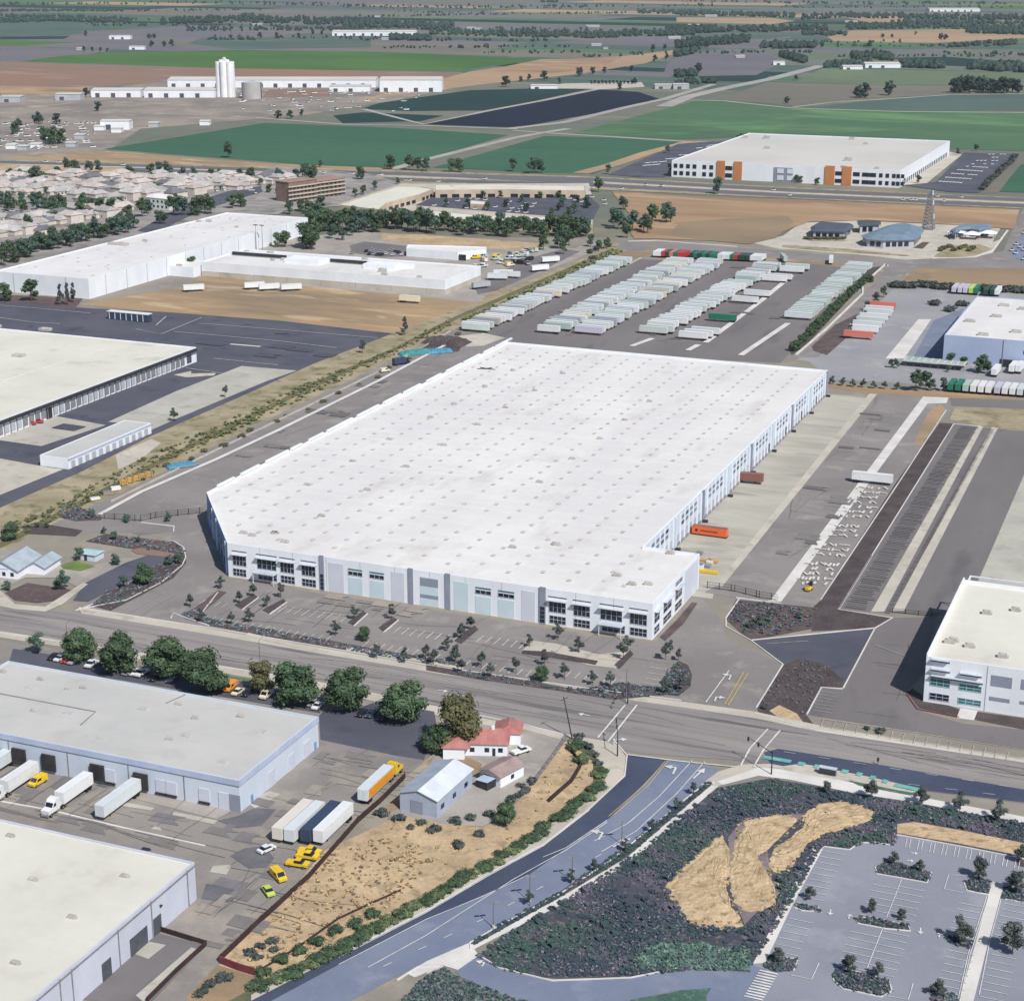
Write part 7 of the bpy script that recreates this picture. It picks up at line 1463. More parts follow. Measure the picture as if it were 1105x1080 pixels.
for i, (s, x, y) in enumerate(pk): tree(T_SMALL, g(s, x, y), rg.uniform(.9, 1.2), 'small dark car park tree, %s in order from the left before the big warehouse' % nth(i + 1), 'small trees of the front car park')
tree(T_STREET, g('Y6', 712, 632), .42, 'fuller green tree at the street edge of the front car park'); tree(T_STREET, g('Y7', 430, 605), .48, 'fuller dark tree beside the footpath of the front car park')
# west entrance beds and house garden
for i, (x, y, sc) in enumerate(((365, 400, .8), (505, 420, .8), (668, 418, .8), (412, 465, .6), (455, 490, .8), (550, 500, .5), (150, 440, .5), (185, 442, .5))): tree(T_BED, g('Y2', x, y), sc, 'small dark tree at the west gate, %s of eight from the street end' % nth(i + 1), 'small trees at the west gate')
for x, y, sc, lb in ((575, 665, 1.7, 'large dark clump tree beside the west drive'), (490, 680, 1.0, 'dark tree left of the large clump beside the west drive'), (460, 590, 1.0, 'dark garden tree right of the teal shed'), (245, 690, 1.5, 'round dark tree before the white gabled house'), (40, 490, 1.6, 'dark tree behind the white gabled house'), (315, 570, 1.1, 'dark garden tree beside the teal shed'), (670, 590, .8, 'small dark tree near the curve of the west drive'), (705, 585, .9, 'dark tree at the curve of the west drive'), (30, 690, .8, 'shrubby tree at the left edge of the house garden')):
    tree(T_BED if sc < 1.6 else T_STREET, g('Y2', x, y), sc if sc < 1.6 else sc * .42, lb)
# bottom right car park
for i, (x, y, sc) in enumerate(((628, 520, .6), (722, 545, .6), (940, 575, .9), (1075, 625, 1.0), (318, 650, .6), (545, 700, .55), (655, 725, .5), (875, 810, 1.15), (1060, 850, 1.25), (462, 920, .7), (570, 935, .6), (790, 1005, .8), (1095, 515, .8), (200, 880, .6))):
    tree(T_LOT, g('X8', x, y), sc, 'dark lot tree in the bottom right car park, %s by row from the top' % nth(i + 1), 'trees of the bottom right car park')
for i, (x, y) in enumerate(((380, 258), (543, 280), (728, 302), (868, 325), (1010, 362))): tree(T_LOT, g('X8', x, y), .95 if i else .6, 'slim dark tree along the right sidewalk, %s from the intersection' % nth(i + 1), 'slim trees along the right sidewalk')
for i, (x, y) in enumerate(((355, 755), (495, 680), (575, 640), (680, 570), (770, 505), (860, 430), (915, 375))): tree(T_SMALL, g('X7', x, y), .8, 'sapling on the kerb strip of the curved road, %s from the near end' % nth(i + 1), 'saplings along the curved road')
# hedge of shrubs along the curved road, one by one
hp = [(625, 800), (632, 815), (650, 832), (648, 845), (636, 858), (622, 868), (606, 880), (590, 892), (574, 903), (558, 913), (542, 923), (526, 932), (510, 941), (495, 950), (480, 958), (465, 967), (450, 975), (436, 983), (420, 992), (404, 1000), (388, 1010), (372, 1018), (355, 1026), (338, 1035), (320, 1045), (304, 1052), (286, 1060)]
k = 0
for x, y in hp:
    for dx, dy, sc in ((0, 0, .92), (-6, 3.5, .9)):
        k += 1; S_GRN[rg.randrange(3)].put((*at(x + dx + rg.uniform(-2, 2), y + dy + 4 + rg.uniform(-2, 2)), .05), rg.uniform(0, 6), (1.25 * sc, 1.25 * sc, rg.uniform(.6, .85)), 'green hedge shrub beside the curved road, %s from the street corner' % nth(k), 'shrub', 'hedge shrubs along the curved road')
for i, (s, x, y) in enumerate((('X6', 205, 885), ('X6', 270, 840), ('X6', 335, 812), ('X6', 400, 780), ('X6', 465, 740), ('X6', 535, 715), ('X6', 590, 680))): S_GRN[0].put((*g(s, x, y), .05), i, .95, 'dark bush inside the near end of the hedge, %s from the red wall' % nth(i + 1), 'bush', 'dark bushes by the red wall')
for i, (s, x, y) in enumerate((('X6', 155, 810), ('X6', 195, 790), ('X6', 240, 770), ('X6', 190, 825), ('X6', 250, 800), ('X6', 25, 930), ('X6', 70, 905), ('X6', -10, 960), ('X6', 720, 372), ('X6', 805, 378), ('X6', 890, 435), ('X6', 890, 350), ('X6', 970, 395), ('X6', 940, 340), ('X6', 1000, 330), ('X6', 620, 325), ('X6', 680, 345), ('X6', 760, 355), ('X7', 325, 345), ('X7', 340, 365), ('X7', 370, 335), ('X7', 320, 380), ('X7', 295, 400), ('X7', 515, 195), ('X7', 520, 180), ('X7', 550, 215), ('X7', 570, 240), ('X7', 590, 268))):
    S_DRK[i % 3].put((*g(s, x, y), .05), i * 1.3, rg.uniform(1.2, 1.9), 'dry dark bush about the dry field, %s counted from the red wall outward' % nth(i + 1), 'bush', 'bushes about the dry field')
# beds dense with low planting: nobody could count it
def carpet(name, s, pts, n, protos_mat, size, seed, avoid=(), gap=0):
    from mathutils.geometry import intersect_point_tri_2d
    r = random.Random(seed); c = gp(s, pts); xs = [p[0] for p in c]; ys = [p[1] for p in c]; mb = MB(); k = 0
    def inside(x, y, c):
        o = False; j = len(c) - 1
        for i in range(len(c)):
            if (c[i][1] > y) != (c[j][1] > y) and x < (c[j][0] - c[i][0]) * (y - c[i][1]) / (c[j][1] - c[i][1]) + c[i][0]: o = not o
            j = i
        return o
    A = [gp('N', a) for a in avoid]; tries = 0
    while k < n and tries < n * 12:
        tries += 1; x, y = r.uniform(min(xs), max(xs)), r.uniform(min(ys), max(ys))
        if not inside(x, y, c) or any(inside(x, y, a) for a in A): continue
        if gap and sin(x * .21 + 1.7 * sin(y * .13)) + sin(y * .27 + 2.1 * sin(x * .11)) > gap: continue
        k += 1; q0 = size * r.uniform(.5, 1.25); hh = q0 * r.uniform(.5, .9)
        for b in range(7):
            a = r.uniform(0, 6.28); d = q0 * r.uniform(.1, .6); e = q0 * .5; w = r.uniform(0, 3.1); zt = hh * r.uniform(.5, 1.1)
            cx, cy = x + d * cos(a), y + d * sin(a); tx, ty = cos(w) * e, sin(w) * e
            mb.add([(cx - tx, cy - ty, .1 + zt * .35), (cx + ty * .8, cy - tx * .8, .1 + zt * .6), (cx + tx, cy + ty, .1 + zt * .8), (cx - ty * .8, cy + tx * .8, .1 + zt)], [(0, 1, 2, 3)], r.randrange(len(protos_mat)))
    o = mb.build(name, protos_mat); o['kind'] = 'stuff'; return o
GCB = M('cover_mixed', S(58, 72, 84), S(66, 90, 82), s=.045, ramp=(.42, .58), c=S(96, 92, 108), cs=.09, cramp=(.52, .62), fine=1.6, fv=.3, rough=.9)
GC1 = leaf('cover_dark', (62, 80, 82), (48, 62, 74), (84, 104, 96)); GC2 = leaf('cover_grey', (112, 108, 122), (94, 92, 106), (142, 138, 142)); GC3 = leaf('cover_green', (84, 110, 98), (70, 94, 86), (110, 132, 118))
AV = [[(718, 956), (780, 901), (800, 886), (860, 878), (905, 865), (943, 876), (940, 888), (886, 902), (840, 945), (838, 976), (803, 1003), (745, 996)], [(965, 884), (990, 886), (1105, 908), (1105, 930), (1030, 912), (966, 902)]]
bedp = [(514, 1032), (560, 1000), (620, 965), (700, 912), (740, 876), (775, 852), (830, 842), (940, 860), (1105, 888), (1105, 928), (972, 900), (964, 912), (932, 910), (918, 916), (888, 912), (840, 998), (812, 1040), (700, 1052), (600, 1054), (545, 1048)]
carpet('ground_cover', 'N', bedp, 8000, [GCB, GCB, GCB, GCB, GCB, GC2], .55, 1, AV, 1.25)
carpet('ground_cover', 'N', bedp, 420, [GCB], 1.15, 71, AV)
carpet('ground_cover', 'X7', [(720, 922), (800, 888), (950, 888), (1105, 912), (1105, 980), (900, 972), (720, 962)], 900, [GC3, GC3, GC1], .75, 2)
carpet('ground_cover', 'X7', [(0, 1000), (60, 968), (130, 1012), (300, 1075), (400, 1100), (-100, 1100)], 900, [GC1, GC1, GC3, GC2], .7, 3)
carpet('ground_cover', 'X7', [(155, 880), (250, 822), (460, 708), (690, 550), (880, 402), (960, 332), (980, 336), (860, 440), (690, 583), (450, 728), (168, 888)], 620, [GCB, GCB, GC1], .62, 4)
for i, p in enumerate(([(560, 530), (600, 505), (700, 530), (765, 550), (755, 585), (660, 570), (565, 555)], [(885, 585), (920, 568), (980, 580), (975, 628), (895, 615)], [(1030, 600), (1105, 615), (1105, 660), (1025, 645)], [(260, 665), (350, 680), (362, 695), (290, 690)], [(485, 715), (560, 718), (680, 745), (688, 765), (600, 755), (495, 735)], [(830, 790), (850, 780), (915, 800), (910, 830), (850, 815)], [(415, 910), (450, 905), (610, 945), (620, 985), (580, 1005), (440, 975), (405, 945)], [(170, 850), (275, 870), (260, 910), (200, 915), (150, 900)], [(770, 985), (860, 1000), (850, 1040), (760, 1020)])):
    carpet('ground_cover', 'X8', p, [180, 110, 90, 50, 110, 70, 260, 130, 110][i], [GCB, GCB, GC1, GC2], .66, 10 + i)
carpet('ground_cover', 'X1', [(85, 215), (115, 155), (250, 168), (380, 185), (370, 245), (200, 280), (155, 282)], 330, [GC1, GC1, GC2], .7, 30)
carpet('ground_cover', 'X1', [(195, 520), (270, 385), (330, 362), (415, 380), (470, 430), (455, 456), (400, 452), (345, 545)], 130, [GC2, GC1], .55, 31)
carpet('ground_cover', 'Y6', [(-20, 530), (40, 505), (110, 548), (300, 582), (560, 632), (840, 684), (1105, 720), (1105, 738), (760, 690), (400, 626), (90, 568)], 420, [GC1, GC1, GC2], .7, 32)
carpet('ground_cover', 'Y7', [(0, 548), (100, 562), (300, 592), (560, 636), (720, 612), (880, 632), (900, 655), (700, 672), (480, 636), (200, 598)], 360, [GC1, GC1, GC2], .7, 33)
carpet('ground_cover', 'Y7', [(875, 610), (905, 562), (940, 532), (985, 580), (980, 625), (940, 658), (895, 652)], 170, [GC1, GC1, GC2], .7, 34)
carpet('ground_cover', 'Y2', [(420, 700), (560, 640), (640, 560), (735, 530), (738, 580), (690, 635), (560, 700), (440, 765), (370, 745)], 300, [GC1, GC2], .7, 35)
carpet('ground_cover', 'Y2', [(230, 380), (280, 348), (405, 400), (300, 412), (240, 398)], 110, [GC1, GC2], .9, 36)
carpet('ground_cover', 'Y2', [(340, 495), (420, 468), (700, 502), (730, 528), (715, 543), (560, 528)], 110, [GC1, GC2], .9, 37)
LF6 = leaf('weeds', (118, 118, 82), (98, 100, 70), (142, 136, 100)); LF7 = leaf('dry_tufts', (176, 150, 112), (152, 130, 98), (196, 170, 130))
carpet('verge_weeds', 'N', [(0, 572), (90, 530), (160, 492), (260, 448), (340, 410), (424, 378), (480, 346), (492, 350), (400, 396), (270, 458), (170, 505), (90, 545), (20, 580)], 500, [LF6, LF6, LF1], 1.3, 40)
carpet('verge_weeds', 'N', [(500, 345), (560, 318), (660, 270), (672, 272), (600, 305), (510, 350)], 500, [LF6, LF6, LF1], 2.0, 41)
carpet('dry_grass_tufts', 'N', [(440, 884), (520, 896), (575, 850), (606, 805), (636, 822), (640, 838), (560, 908), (480, 954), (400, 996), (330, 1036), (240, 1050), (300, 980), (350, 922)], 150, [LF7, LF7, LF6], .6, 42)
carpet('dry_grass_tufts', 'N', [(350, 925), (420, 900), (470, 930), (430, 975), (330, 1030), (262, 1040), (300, 985)], 330, [M('tuft_dark', S(124, 110, 88), S(106, 94, 76), s=.5), LF7], .6, 43)
# hedge trees beside the trailer yard
k = 0
for f in range(30):
    x = 45 + f * 12.2; y = 425 - f * 11.7 if f < 27 else 105; k += 1
    tree(T_STREET, g('Z8', x + rg.uniform(-5, 5), y + rg.uniform(-5, 5)), rg.uniform(.42, .56), 'dark hedge tree beside the trailer yard, %s from the near end' % nth(k), 'hedge trees beside the trailer yard')
for i, (x, y) in enumerate(((225, 572), (270, 580), (320, 585), (365, 588), (415, 592), (465, 595), (520, 598))): tree(T_BED, g('Z8', x, y), .9, 'small round tree behind the warehouse back corner, %s from the left' % nth(i + 1), 'small trees behind the warehouse corner')
for i, (x, y, sc) in enumerate(((610, 605, 1.1), (650, 600, 1.0), (680, 602, .6), (735, 605, .7), (765, 490, .8), (825, 495, .7), (905, 520, 1.1), (935, 525, .8), (760, 518, .4), (425, 205, .7), (460, 175, .7), (385, 235, .6), (370, 275, .6), (340, 310, .5), (310, 335, .5), (520, 500, .5), (495, 498, .5))):
    tree(T_MID, g('Z8', x, y), sc * .8, 'dark tree about the gravel lot, %s listed from the blue warehouse' % nth(i + 1), 'trees about the gravel lot')
for i in range(26):
    x = 505 + i * 24; y = 128 - 6 * (4 < i < 9) + i * 1.0
    if 770 < x < 910: continue
    S_DRK[i % 3].put((*g('Z8', x, y), .05), i, 4.5, 'dark hedge bush on the far edge of the gravel lot, %s from the left' % nth(i + 1), 'bush', 'hedge bushes of the gravel lot')
for i, (x, y) in enumerate(((690, 210), (820, 215), (770, 240))): S_DRK[0].put((*g('Z8', x, y), .05), i, 4, 'dark bush by the painted blue shadow, %s from the left' % nth(i + 1), 'bush', 'bushes on the blue pad')
# belt behind the factory
k = 0
for i in range(46):
    f = i / 45; x = 110 + f * 970; y = 380 + f * 22 + rg.uniform(-10, 14); k += 1
    if .27 < f < .33: y -= 10
    tree(T_MID, g('Z5', x, y), rg.uniform(.95, 1.35) * (1.2 if f < .45 or .8 < f < .95 else 1), 'tree of the green belt behind the factory, %s from the left' % nth(k), 'belt of trees behind the factory')
for i, (x, y, sc) in enumerate(((118, 455, 1.4), (100, 440, 1.2), (20, 440, .7), (190, 415, 1.0), (225, 420, .9), (260, 405, .9), (80, 320, 1.0), (150, 310, 1.1), (110, 330, 1.1), (40, 330, 1.0), (300, 262, .8), (270, 270, .7), (340, 245, .7), (420, 225, .6), (930, 455, 1.0), (990, 450, 1.3), (1020, 440, 1.0), (1000, 470, .8))):
    tree(T_MID, g('Z5', x, y), sc * .95, 'dark tree round the factory rear yard, %s listed from its left end' % nth(i + 1), 'trees round the factory rear yard')
for i, (x, y) in enumerate(((610, 258), (665, 300), (735, 318), (800, 305), (855, 290), (920, 275), (985, 318), (1020, 330), (590, 305), (1050, 290), (720, 275), (780, 275), (870, 318), (985, 275), (960, 335), (1085, 310))): tree(T_MID if i % 3 else T_FAR, g('Z5', x, y), .62, 'small tree in the arcade lot, %s listed from the left rows' % nth(i + 1), 'trees in the arcade lot')
for i, (x, y, sc) in enumerate(((195, 330, 1.1), (310, 410, 1.0), (325, 540, 1.0), (285, 500, 1.3), (350, 500, 1.3), (400, 510, 1.2), (440, 480, 1.4), (420, 520, 1.1), (505, 470, 1.3), (525, 470, 1.2), (265, 490, 1.2), (140, 400, .8), (85, 430, .8), (30, 400, .8), (140, 520, 1.0), (90, 540, 1.2), (40, 560, 1.2), (160, 580, .8), (235, 590, .7), (195, 600, .7), (740, 340, 1.2))):
    tree(T_MID, g('Z6', x, y), sc, 'tree at the left of the brown field, %s listed along the lot edge' % nth(i + 1) if i < 20 else 'lone round tree on the highway edge before the distribution centre', 'trees left of the brown field' if i < 20 else None)
for i, (x, y, sc) in enumerate(((40, 640, .8), (130, 640, .95))): tree(T_MID, g('Z4', x - 20, y - 5), sc * 1.3, 'grey-green tree before the long bright warehouse, %s from the left' % nth(i + 1), 'trees before the long bright warehouse')
for i, (x, y) in enumerate(((213, 648), (238, 648), (258, 640))): tree(T_TALL, g('Z4', x, y), .95, 'dark cypress before the long bright warehouse corner, %s of the clump' % nth(i + 1), 'cypresses before the long bright warehouse')
tree(T_TALL, g('Z5', 447, 735), .55, 'small cypress on the tan lot edge'); tree(T_TALL, g('Y3', 748, 70), .8, 'narrow tree at the end of the tan lot verge'); tree(T_SMALL, g('Y3', 605, 130), 1.5, 'small tree at the edge of the dark lot'); tree(T_SMALL, g('Y1', 692, 570), 1.4, 'small tree on the pale pad beside the weedy verge'); tree(T_SMALL, g('Y1', 895, 475), 1.3, 'second small tree on the pale pad beside the verge')
# belt between suburb and long warehouse
k = 0
for i in range(36):
    f = i / 35; x = -20 + f * 490; y = 505 - f * 130 + rg.uniform(-12, 16); k += 1; tree(T_MID, g('Z4', x, y), rg.uniform(.9, 1.25), 'tree of the belt above the long bright warehouse, %s from the left' % nth(k), 'belt above the long bright warehouse')
for i in range(26):
    x = rg.uniform(-20, 225); y = 285 + rg.uniform(0, 50) + (x / 225) * 6; tree(T_MID, g('Z4', x, y), rg.uniform(.75, 1.0), 'tree of the round grove amid the suburb, one of a closed clump', 'grove amid the suburb')
sub = [(35, 205, .7), (75, 205, .7), (120, 215, 1.1), (140, 220, 1.1), (105, 200, .7), (205, 205, .9), (240, 185, 1.0), (265, 185, 1.0), (315, 185, .9), (345, 185, .9), (455, 200, .9), (530, 195, .9), (560, 195, 1.0), (590, 195, 1.1), (640, 205, .9), (680, 205, .8), (740, 205, .8), (770, 205, .7), (880, 215, 1.0), (840, 210, .8), (985, 222, .9), (1040, 210, .8), (1075, 205, .9), (1100, 208, .9), (285, 330, .9), (320, 315, .8), (350, 325, 1.0), (390, 325, 1.0), (420, 310, .8), (290, 290, .7), (450, 350, .9), (500, 340, 1.1), (520, 330, .9), (555, 365, .8), (575, 365, .8), (610, 335, 1.2), (640, 335, 1.2), (690, 335, 1.3), (720, 330, 1.2), (740, 330, 1.0), (815, 310, 1.0), (845, 305, 1.0), (160, 85, 1.5), (185, 85, 1.5), (215, 82, 1.4), (55, 50, 1.2), (802, 132, 1.2), (900, 400, .6), (975, 445, .8), (1000, 445, .9), (1075, 450, 1.5), (1095, 440, 1.5), (670, 525, .8), (190, 355, .7), (100, 380, .8), (280, 345, .5), (330, 365, .5)]
for i, (x, y, sc) in enumerate(sub): tree(T_MID, g('Z4', x, y), sc * 1.15, 'tree about the suburb, %s listed from the highway edge' % nth(i + 1), 'trees about the suburb')
for i, (x, y, sc) in enumerate(((395, 172, 1.2), (460, 175, 1.0), (490, 178, 1.0), (520, 178, 1.0), (610, 182, 1.0), (635, 182, 1.0), (825, 180, .9), (895, 186, 1.1), (920, 186, .9), (95, 205, 1.0), (120, 205, 1.0), (290, 208, 1.0), (8, 222, 1.0), (150, 165, .5))): tree(T_MID, g('Z5', x, y), sc * 1.2, 'dark tree along the highway before the green fields, %s from the left' % nth(i + 1), 'trees along the highway')
for i, (x, y) in enumerate(((530, 250), (570, 252), (585, 240), (610, 258), (650, 260), (690, 262), (715, 262), (790, 262), (835, 98), (850, 98), (512, 152), (240, 248))): tree(T_MID, g('Z6', x, y), .75, 'tree at the front of the distribution centre, %s from the left' % nth(i + 1), 'trees before the distribution centre')
for i, (x, y) in enumerate(((80, 288), (120, 288), (155, 296), (300, 298), (460, 298), (545, 298), (620, 290), (885, 142), (800, 160), (60, 288))): tree(T_MID, g('Z7', x, y), .65, 'small tree along the right front of the distribution centre, %s of ten' % nth(i + 1), 'small trees along the distribution centre')
for i in range(16): S_DRK[i % 3].put((*g('Z7', 910 + i * 10.5, 320 - i * 10), .5), i, 4.0, 'dark bush at the edge of the far right lot, %s from the near end' % nth(i + 1), 'bush', 'bushes at the far right lot')
for i in range(14): S_OLV[i % 3].put((*g('Z7', 100 + i * 14, 545 + (i % 3)), .1), i, 1.2, 'olive bush in the plaza bed, %s from the left' % nth(i + 1), 'bush', 'bushes in the plaza bed')
for i in range(8): S_OLV[i % 3].put((*g('Z7', 720 + i * 22, 600 - (i % 3) * 8), .1), i, 1.6, 'green bush in the corner bed of the plaza, %s from the left' % nth(i + 1), 'bush', 'bushes in the plaza corner bed')
# weedy verge bushes, one by one
for i in range(34):
    f = i / 33; x = 40 + f * 600; y = 555 - f * 280 + 18 * sin(f * 3.1) * 1; A = at(x + rg.uniform(-6, 6), y + rg.uniform(-2, 2) + 4)
    S_OLV[i % 3].put((A[0], A[1], .05), i, rg.uniform(.6, 1.1), 'olive bush on the weedy verge, %s from the near end' % nth(i + 1), 'bush', 'bushes on the weedy verge')
for i, (x, y) in enumerate(((185, 590), (235, 580), (175, 640), (215, 660), (160, 610))): S_DRK[i % 3].put((*g('Z6', x, y), .1), i, 3.2, 'dark bush beside the service road top, %s from the left' % nth(i + 1), 'bush', 'bushes by the service road')
for i, (s, x, y, sc) in enumerate((('X1', 190, 235, 2.6), ('X1', 205, 225, 2.2), ('X1', 165, 245, 2.0), ('X1', 240, 200, 1.8), ('X1', 330, 215, 1.6), ('X1', 205, 530, 1.2), ('X1', 605, 610, 1.6), ('X1', 560, 600, 1.0))): S_DRK[i % 3].put((*g(s, x, y), .1), i, sc, 'dark bush about the main drive beds, %s listed from the planted corner' % nth(i + 1), 'bush', 'bushes of the drive beds')
# farmland: trees one can tell apart, and belts too far to count
ft = [('Z1', 250, 155, .8), ('Z1', 275, 155, .7), ('Z1', 300, 155, .7), ('Z1', 320, 155, .6), ('Z1', 256, 108, 1), ('Z1', 445, 116, 1), ('Z1', 460, 116, .9), ('Z1', 452, 140, 1), ('Z1', 490, 140, 1), ('Z1', 512, 140, 1.1), ('Z1', 775, 115, 1), ('Z1', 825, 115, 1), ('Z1', 890, 115, .9), ('Z1', 932, 105, 1), ('Z1', 960, 105, .9), ('Z1', 292, 332, .9), ('Z1', 830, 355, .8), ('Z1', 865, 355, .8), ('Z1', 900, 345, .6), ('Z1', 257, 290, 1), ('Z1', 115, 370, 1.2), ('Z1', 170, 370, 1), ('Z1', 55, 380, .8),
      ('Z2', 485, 260, 1.3), ('Z2', 600, 240, 1.2), ('Z2', 645, 250, .7), ('Z2', 705, 228, 1.2), ('Z2', 745, 222, .9), ('Z2', 780, 220, .8), ('Z2', 860, 215, .8), ('Z2', 930, 185, .9), ('Z2', 965, 178, .8), ('Z2', 990, 172, .8), ('Z2', 555, 240, .7), ('Z2', 530, 245, .7), ('Z2', 925, 150, 1), ('Z2', 960, 148, .9), ('Z2', 1010, 160, 1.3), ('Z2', 1040, 155, 1.5), ('Z2', 1060, 150, 1.5), ('Z2', 1085, 145, 1.3), ('Z2', 1060, 218, 1.1), ('Z2', 1020, 228, .8), ('Z2', 870, 252, .8), ('Z2', 825, 270, .9),
      ('Z3', 578, 312, 1.5), ('Z3', 600, 312, 1.6), ('Z3', 675, 304, 1.6), ('Z3', 350, 330, .8), ('Z3', 70, 232, 1.3), ('Z3', 380, 255, .6), ('Z3', 463, 152, .8), ('Z3', 612, 152, 1), ('Z3', 840, 128, 1.3), ('Z3', 855, 128, 1.1), ('Z3', 520, 112, .9), ('Z3', 655, 122, .8), ('Z3', 685, 122, .7), ('Z3', 760, 112, .7)]
for i, (s, x, y, sc) in enumerate(ft): tree(T_FAR, g(s, x, y), sc * 1.15, 'lone dark tree in the far farmland, %s listed from left to right' % nth(i + 1), 'lone trees of the farmland', z=.4)
for i in range(13): tree(T_FAR, g('Z3', 880 + i * 17, 296 + rg.uniform(-3, 3)), rg.uniform(1.6, 2.2), 'big dark tree of the right farmland row, %s from the left' % nth(i + 1), 'big tree row in the right farmland', z=.4)
for i in range(12): tree(T_FAR, g('Z2', 740 + i * 11, 252), .55, 'low dark tree of the clipped row behind the pond, %s from the left' % nth(i + 1), 'clipped row behind the pond', z=.4)
def belt(s, pts, n, size, seed, w=10):
    r = random.Random(seed); mb = MB(); P = [q(s, *p) for p in pts]; Ls = [hypot(b[0] - a[0], b[1] - a[1]) for a, b in zip(P, P[1:])]; T = sum(Ls)
    for _ in range(int(n * 1.9)):
        t = r.uniform(0, T); i = 0
        while t > Ls[i] and i < len(Ls) - 1: t -= Ls[i]; i += 1
        f = min(1, t / Ls[i]); x = P[i][0] + (P[i + 1][0] - P[i][0]) * f; y = P[i][1] + (P[i + 1][1] - P[i][1]) * f + r.uniform(-1, 1) * w / ZO[s][2]
        u, v = at(x, y); R = size * r.uniform(.35, .85)
        core(mb, [(u, v, R * .8, R, r.uniform(.8, 1.5)), (u + R * r.uniform(-.8, .8), v, R * r.uniform(.4, 1.6), R * r.uniform(.4, .7), 1)], 1.0, r)
    o = mb.build('far_tree_belt', LFF); o['kind'] = 'stuff'; return o
for s, pts, n, sz, w in (('Z1', [(0, 56), (200, 58), (390, 66)], 150, 7, 8), ('Z1', [(480, 66), (740, 60), (1105, 72)], 220, 8, 9), ('Z1', [(720, 52), (760, 54)], 14, 10, 3), ('Z1', [(0, 66), (120, 64)], 50, 6, 3), ('Z1', [(0, 34), (370, 34)], 80, 6, 2), ('Z1', [(560, 90), (1105, 88)], 70, 6, 5), ('Z1', [(620, 118), (760, 120)], 20, 5, 2),
                     ('Z2', [(0, 78), (150, 76), (330, 84)], 130, 9, 10), ('Z2', [(140, 115), (260, 118)], 60, 8, 6), ('Z2', [(260, 98), (460, 104)], 50, 7, 8), ('Z2', [(450, 104), (760, 108), (1050, 98)], 170, 8, 8), ('Z2', [(0, 52), (600, 42), (860, 40)], 60, 5, 2), ('Z2', [(880, 38), (1105, 42)], 60, 8, 4), ('Z2', [(960, 90), (1105, 96)], 50, 8, 6), ('Z2', [(590, 8), (640, 8)], 10, 9, 1), ('Z2', [(0, 95), (130, 98)], 40, 6, 5),
                     ('Z3', [(0, 46), (180, 48), (380, 54)], 110, 8, 5), ('Z3', [(400, 58), (560, 52), (800, 58), (1105, 60)], 160, 8, 7), ('Z3', [(0, 96), (200, 98), (480, 92)], 150, 8, 8), ('Z3', [(540, 88), (800, 84), (1105, 98)], 190, 8, 8), ('Z3', [(920, 104), (1105, 108)], 60, 8, 4), ('Z3', [(0, 148), (60, 138), (230, 130)], 120, 8, 10), ('Z3', [(270, 152), (445, 150)], 60, 9, 5), ('Z3', [(330, 178), (410, 200)], 45, 8, 5), ('Z3', [(0, 180), (60, 168)], 20, 8, 4),
                     ('Z3', [(556, 186), (600, 180), (690, 188)], 50, 8, 8), ('Z3', [(470, 212), (620, 205)], 40, 7, 6), ('Z3', [(720, 210), (850, 216)], 35, 9, 6), ('Z3', [(930, 215), (1105, 226)], 60, 9, 8), ('Z3', [(1010, 145), (1080, 140)], 25, 8, 3), ('Z3', [(860, 150), (1000, 140)], 25, 6, 4), ('Z3', [(0, 245), (60, 240)], 18, 8, 5), ('Z3', [(0, 268), (130, 262)], 22, 6, 4), ('Z3', [(400, 110), (540, 112)], 30, 7, 4), ('Z3', [(700, 72), (1105, 76)], 60, 7, 3),
                     ('Z3', [(0, 4), (500, 14), (1105, 12)], 60, 7, 3), ('Z1', [(0, 14), (700, 10), (1105, 20)], 60, 6, 3), ('Z2', [(0, 20), (500, 22), (1105, 18)], 60, 6, 3)):
    belt(s, pts, n, sz, int(sum(a + b for a, b in pts)), w)
# clutter of the soil yard
for i in range(70):
    A = g('Z1', rg.uniform(700, 1250), rg.uniform(268, 335)); 
    if A: TINY.put((A[0], A[1], .5), rg.uniform(0, 6), rg.uniform(1.0, 2.0), 'small machine or vehicle in the crowded yard right of the silos', 'vehicle', 'machines in the silo yard', {'distant_car': rg.choice([PSIL, PSIL, PBLK, PBLK, PRED, PNAV, PBRN, PWHI])})
for i in range(80):
    A = g('Z4', rg.uniform(0, 330), rg.uniform(8, 105)); TINY.put((A[0], A[1], .5), rg.uniform(0, 6), rg.uniform(.9, 1.8), 'small vehicle or crate scattered on the soil yard left of the green field', 'vehicle', 'vehicles on the soil yard', {'distant_car': rg.choice([PWHI, PSIL, PGRW, PCRE, PBLK, PBRN, PSIL])})
for i in range(26):
    f = rg.random(); A = g('N', 10 + f * 1080, (174.5 if i % 2 else 179.5) + f * 42); TINY.put((A[0], A[1], .7), pi / 2 + rad(-7), 1.1, 'tiny vehicle driving on the highway', 'car', 'vehicles on the highway', {'distant_car': rg.choice([PWHI, PSIL, PBLK, PRED])})

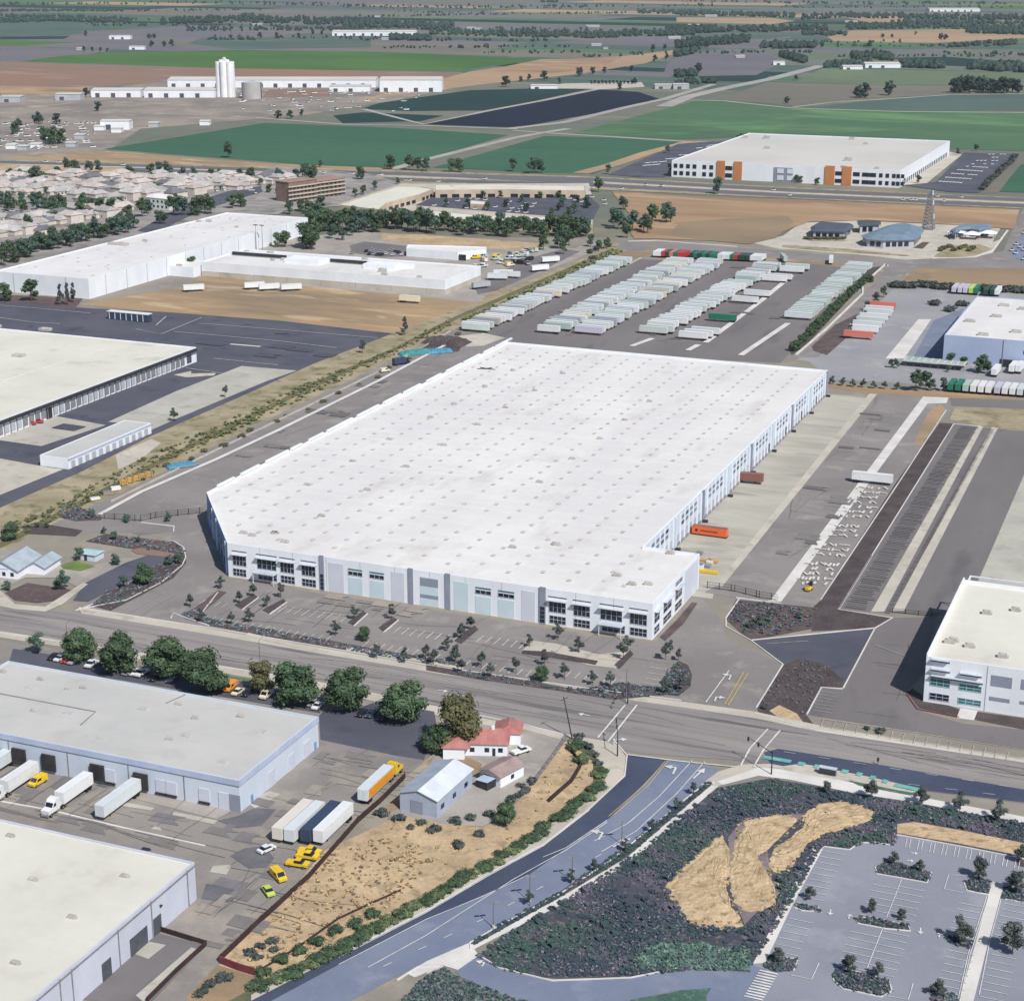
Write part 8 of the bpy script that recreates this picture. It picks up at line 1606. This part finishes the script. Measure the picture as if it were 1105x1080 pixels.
# more farmland: hedgerows, tracks and farmsteads
rf_ = random.Random(91)
for i in range(44):
    x = rf_.uniform(0, 1100); y = rf_.uniform(3, 58) if x < 560 else rf_.uniform(3, 64); w = rf_.uniform(60, 260)
    if i % 2: farline('farm_track', ROADF if i % 4 == 1 else FTAN, 'N', [(x, y), (x + w, y + rf_.uniform(-2, 3))], 7 + (60 - y) * .15)
    else: belt('N', [(x, y), (x + w, y + rf_.uniform(-1.5, 2))], int(w * .12), 4.2 + (60 - y) * .03, 300 + i, 1.0)
for i in range(14):
    x = rf_.uniform(0, 1100); y = rf_.uniform(8, 60) if x < 600 else rf_.uniform(10, 78)
    farshed('tiny pale farm shed in the far plain, %s from the left edge row' % nth(i + 1), 'N', x, x + rf_.uniform(5, 16), y, y - rf_.uniform(1.2, 2.4), 18, WALLG, rf_.choice([ROOFF, ROOFG, SHIND]), name='farm_shed', cat='shed', door=False)

for i in range(46):
    x = rg.uniform(0, 1000); y = rg.uniform(205, 262) + (0 if x > 400 else rg.uniform(0, 150)); tree(T_MID, g('Z4', x, y), rg.uniform(.45, .75), 'small garden tree between the suburb houses, %s of the scattered ones' % nth(i + 1), 'garden trees of the suburb')
for i in range(60):
    x = rg.uniform(0, 900); y = rg.uniform(208, 262) + (0 if x > 400 else rg.uniform(0, 140)); A = g('Z4', x, y); TINY.put((A[0], A[1], .7), rg.uniform(0, 6), 1.1, 'tiny car parked in a street of the suburb', 'car', 'cars of the suburb', {'distant_car': rg.choice([PWHI, PSIL, PBLK, PRED, PNAV])})
carpet('dry_grass_tufts', 'N', [(714, 958), (740, 928), (778, 900), (800, 884), (860, 876), (905, 862), (946, 876), (942, 890), (886, 906), (844, 946), (842, 980), (806, 1006), (740, 998)], 380, [LF7, LF7, LF6, GC1], .5, 72)
# ---------------------------------------------------------------- air, light, camera
HZ = bpy.data.materials.new('haze_air'); HZ.use_nodes = True
for n in list(HZ.node_tree.nodes):
    if n.type == 'BSDF_PRINCIPLED': HZ.node_tree.nodes.remove(n)
pv = HZ.node_tree.nodes.new('ShaderNodeVolumePrincipled'); pv.inputs['Color'].default_value = (.86, .92, 1, 1); pv.inputs['Density'].default_value = .00003; pv.inputs['Anisotropy'].default_value = .2
HZ.node_tree.links.new(pv.outputs[0], [n for n in HZ.node_tree.nodes if n.type == 'OUTPUT_MATERIAL'][0].inputs['Volume'])
hz = MB().box(-12000, 12000, -1500, 13200, -1.2, 205).build('haze', HZ); hz['kind'] = 'stuff'
W = bpy.data.worlds.new('World'); SC.world = W; W.use_nodes = True
nt = W.node_tree; bg = nt.nodes['Background']; sky = nt.nodes.new('ShaderNodeTexSky'); sky.sky_type = 'NISHITA'; sky.sun_disc = False
EL = rad(47); AZ = rad(22.4)       # direction to the sun
sx, sy = .52, -.854                # in the picture: towards the right and the viewer
su, sv = sx * CT - sy * ST, sx * ST + sy * CT
sky.sun_elevation = EL; sky.sun_rotation = atan2(su, sv); sky.air_density = 1.0; sky.dust_density = .8
nt.links.new(sky.outputs[0], bg.inputs['Color']); bg.inputs['Strength'].default_value = .085
ld = bpy.data.lights.new('sun', 'SUN'); ld.energy = 4.75; ld.angle = rad(.53); ld.color = (1, .955, .895)
so = bpy.data.objects.new('sun', ld); COL.objects.link(so); so.location = (0, 0, 400)
so.rotation_euler = Vector((su * cos(EL), sv * cos(EL), sin(EL))).to_track_quat('Z', 'Y').to_euler()
cd = bpy.data.cameras.new('camera'); cam = bpy.data.objects.new('camera', cd); COL.objects.link(cam); SC.camera = cam
cd.sensor_width = 36; cd.lens = 36 * F / 1105; cd.clip_start = 1; cd.clip_end = 30000
cam.location = (0, 0, HC); cam.rotation_euler = (pi / 2 - PITCH, 0, YAW)
SC.render.engine = 'CYCLES'; SC.render.resolution_x = 1024; SC.render.resolution_y = 1000
SC.view_settings.view_transform = 'Standard'; SC.view_settings.look = 'None'; SC.view_settings.exposure = .05; SC.view_settings.gamma = 1
